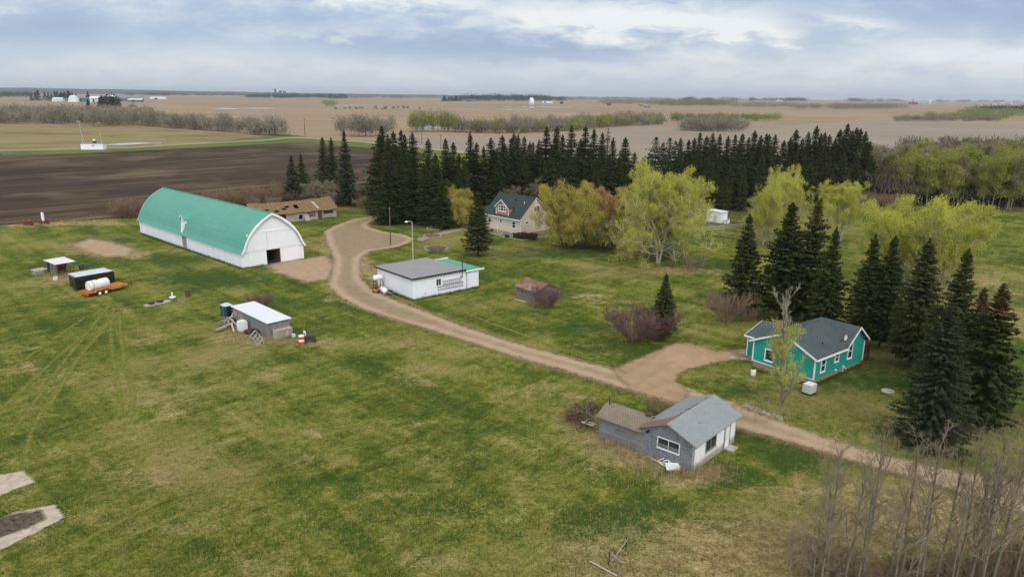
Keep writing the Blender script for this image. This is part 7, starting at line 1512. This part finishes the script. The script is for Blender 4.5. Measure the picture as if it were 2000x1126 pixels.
# ---- stakes in the foreground
def stick(name, a, za, b, zb, r, mat, lab):
    A = G(*a); B = G(*b); w = MB(); w.tube((0, 0, za), (B[0] - A[0], B[1] - A[1], zb), r, n=6); g = A; tag(w.build(name, mat, None, False, (g[0], g[1], 0)), lab, 'stake')
sk = [('metal_stake', (1189, 1103), 0, (1189, 1103), 1.05, .035, 'black_metal', 'black upright stake at the centre of the broken fence in the foreground'),
      ('metal_stake', (1222, 1076), 0, (1222, 1076), 1.05, .035, 'black_metal', 'black upright stake at the rear of the broken fence in the foreground'),
      ('wooden_rail', (1194, 1098), .05, (1224, 1076), .95, .04, 'weathered_wood', 'grey rail slanting up to the rear black stake'),
      ('wooden_rail', (1215, 1100), .05, (1180, 1092), .95, .04, 'weathered_wood', 'grey rail leaning on the centre black stake'),
      ('metal_stake', (1188, 1102), .1, (1182, 1100), .7, .025, 'dark_metal', 'short tilted stake beside the centre black stake'),
      ('wooden_rail', (1152, 1098), .12, (1205, 1126), .1, .05, 'pale_wood', 'pale rail lying on the ground in the foreground'),
      ('metal_stake', (1125, 1128), 0, (1122, 1128), .8, .025, 'dark_metal', 'thin leaning stake at the bottom edge of the photo')]
for s in sk: stick(*s)

# ---- far farms
def hall(px, py, L, D, H, ang, wall, roof, lab, name='farm_building', cat='building', arch=False, rise=.35):
    o = thing(name, lab, cat, G(px, py), math.radians(ang)); w = MB()
    if arch:
        P = [(0, D / 2 - D / 2 * math.cos(a), H * math.sin(a)) for a in np.linspace(0, math.pi, 13)]; w.extr(P, (L, 0, 0)); w.build('shell', roof, o); w = MB(); w.box((-.3, D * .3, 0), (-.05, D * .7, H * .6)); w.build('door', wall, o)
    else:
        w.extr([(0, 0, 0), (0, D, 0), (0, D, H), (0, D / 2, H * (1 + rise)), (0, 0, H)], (L, 0, 0)); w.build('wall', wall, o)
        w = MB(); slab_roof(w, (-1, -1, H), (L + 1, -1, H), (L + 1, D / 2, H * (1 + rise) + .6), (-1, D / 2, H * (1 + rise) + .6), .5); slab_roof(w, (-1, D / 2, H * (1 + rise) + .55), (L + 1, D / 2, H * (1 + rise) + .55), (L + 1, D + 1, H), (-1, D + 1, H), .5); w.build('roof', roof, o)
        w = MB(); w.box((L * .3, -.4, 0), (L * .5, -.05, H * .75)); w.build('door', 'inside_dark', o)
    return o
plain('far_blue_roof', (.10, .15, .22), (.08, .12, .18), .1, .6)
plain('far_white', (.72, .73, .74), (.6, .62, .64), .1, .5)
hall(137, 199, 20, 26, 20, -75, 'far_blue_roof', 'far_white', 'large white domed storage hall at the far left farmstead', arch=True)
hall(146, 198.5, 45, 20, 9, 0, 'far_blue_roof', 'far_blue_roof', 'long blue-roofed hall right of the domed storage at the far left farmstead')
hall(176, 199, 26, 18, 12, 10, 'far_white', 'far_white', 'white gabled hall between the conifers of the far left farmstead')
hall(210, 199, 24, 16, 15, 0, 'far_blue_roof', 'far_white', 'tall grey building of the far left farmstead'); hall(228, 198, 36, 16, 9, 0, 'far_blue_roof', 'far_blue_roof', 'low blue hall at the right end of the far left farmstead'); hall(250, 199, 44, 14, 7, 0, 'far_blue_roof', 'far_white', 'long low grey shed right of the far left farmstead')
hall(293, 193.5, 70, 20, 7, 0, 'far_white', 'far_white', 'long thin white barn in the field right of the far left farmstead')
def binn(px, py, r, H, lab, grp=None, mat='far_white'):
    o = thing('grain_bin', lab, 'grain bin', G(px, py), 0, grp); w = MB(); w.lathe([(r, 0), (r, H)], n=16); w.build('shell', mat, o); w = MB(); w.lathe([(r * 1.05, H), (r * .3, H * 1.35), (.3, H * 1.4)], n=16); w.build('roof', mat, o)
for x in (108, 112, 117, 122, 127): binn(x, 198.6, 8, 9, 'round white grain bin in the row at the far left farmstead', 'grain bins of the far left farmstead')
# grain terminal on the horizon
gt = thing('grain_terminal', 'hazy blue grain terminal with towers on the horizon', 'grain elevator', G(540, 190.2), 0); s_ = np.linalg.norm(G(540, 190.2)) / F
def px_box(o, x0, x1, h0, h1, nm, d=30): w = MB(); w.box(((x0 - 540) * s_, 0, h0 * s_), ((x1 - 540) * s_, d, h1 * s_)); w.build(nm, 'far_blue_roof', o)
for a in ((521, 527, 0, 9, 'silo'), (528, 534, 0, 7.5, 'silo'), (536.2, 538.2, 0, 15, 'tower'), (539, 544, 0, 8, 'silo'), (545, 548, 0, 12, 'headhouse'), (552.5, 555.5, 0, 11.5, 'tower'), (556.5, 560, 0, 6, 'silo'), (549, 552, 0, 5, 'silo'), (527, 546, 8.2, 8.8, 'conveyor'), (546, 555, 10, 10.5, 'conveyor')): px_box(gt, *a)
hall(520, 190.6, 40, 20, 13, 0, 'far_white', 'far_white', 'white block at the left foot of the grain terminal'); hall(578, 190.6, 36, 20, 9, 0, 'far_white', 'far_white', 'small white building on the horizon right of the grain terminal')
hall(1037, 204.5, 12, 12, 9, 30, 'far_white', 'far_white', 'white steep-roofed tower house alone in the far field', rise=1.6); hall(1059, 201, 30, 18, 8, 0, 'far_white', 'far_blue_roof', 'grey-roofed far farm house right of the white tower house'); hall(1072, 202.5, 14, 12, 6, 0, 'far_white', 'far_white', 'small white far shed right of the grey-roofed one')
hall(908, 198, 60, 25, 8, 0, 'far_blue_roof', 'far_blue_roof', 'long dark roof on the horizon left of the far wood')
hall(1094, 203, 12, 8, 6, 0, 'rusty_brown', 'rusty_brown', 'tiny brown granary in the far field right of the farm house'); hall(1186, 206, 14, 9, 6, 0, 'rusty_brown', 'rusty_brown', 'tiny brown granary in the tan field right of centre'); hall(1248, 207.5, 16, 8, 6, 0, 'weathered_wood', 'weathered_wood', 'weathered granary in the far tan field'); hall(1258, 210.5, 10, 8, 6, 0, 'weathered_wood', 'weathered_wood', 'left of the twin small sheds in the far tan field'); hall(1265, 210.5, 10, 8, 6, 0, 'weathered_wood', 'weathered_wood', 'right of the twin small sheds in the far tan field')
hall(1694, 199, 40, 24, 9, 0, 'far_blue_roof', 'far_white', 'white-roofed barn on the right horizon'); hall(1318, 197.5, 60, 30, 12, 0, 'far_white', 'far_white', 'pale buildings on the horizon right of centre'); hall(1518, 198, 60, 20, 10, 0, 'far_white', 'far_white', 'white barn far off on the right horizon')
rd = hall(1777, 204, 50, 18, 9, 0, 'red_paint', 'red_paint', 'red farm building with a thin red tower on the right horizon', rise=.5); w = MB(); w.box((18, 4, 9), (21, 7, 34)); w.build('tower', 'red_paint', rd)
for x in (1793, 1799, 1805, 1811): binn(x, 202.5, 9, 12, 'pale blue-grey bin in the row right of the red farm building', 'bins right of the red farm building', 'galvanised')
binn(1816, 202.5, 6, 20, 'tall white silo at the right end of the pale bin row')
hall(1939, 205, 16, 12, 9, 0, 'far_white', 'orange_paint', 'white hut with an orange roof near the right horizon', rise=.6); hall(1955, 202.5, 30, 14, 7, 0, 'far_white', 'far_white', 'white farm house near the right edge of the horizon'); binn(1975, 204.5, 4, 12, 'small white bin near the right edge of the horizon')

# ---- the air: one closed box of thin even haze round everything
hb = MB(); hb.box((-27500, -27500, -4), (27500, 27500, 150)); hm = bpy.data.materials.new('haze_air'); hm.use_nodes = True; hn = hm.node_tree.nodes; hn.clear()
ho_ = hn.new('ShaderNodeOutputMaterial'); hv = hn.new('ShaderNodeVolumePrincipled'); hv.inputs['Color'].default_value = (.80, .88, .97, 1); hv.inputs['Density'].default_value = 5.5e-5; hv.inputs['Anisotropy'].default_value = 0.2
hm.node_tree.links.new(hv.outputs[0], ho_.inputs['Volume']); tag(hb.build('haze', hm), kind='stuff')

# timber and iron heaped among the old machines
for (x, y, n_, lab, mt_) in ((1136, 812, 34, 'tangle of grey poles and rods in the middle of the old machines', 'weathered_wood'), (1126, 824, 22, 'tangle of rusty rods among the old machine wheels', 'rusty_brown')):
    o = thing('scrap_heap', lab, 'scrap heap', G(x, y), 0); w = MB(); r_ = random.Random(n_)
    for k in range(n_):
        L = r_.uniform(.7, 1.9); a = r_.uniform(0, 3.14); x0, y0 = r_.uniform(-.9, .9), r_.uniform(-.8, .8); z = r_.uniform(.1, .7); dz = r_.uniform(-.35, .45); c, s_2 = math.cos(a) * L / 2, math.sin(a) * L / 2
        w.tube((x0 - c, y0 - s_2, max(.04, z - dz)), (x0 + c, y0 + s_2, max(.04, z + dz)), r_.uniform(.018, .045), n=4)
    w.build('rods', mt_, o)
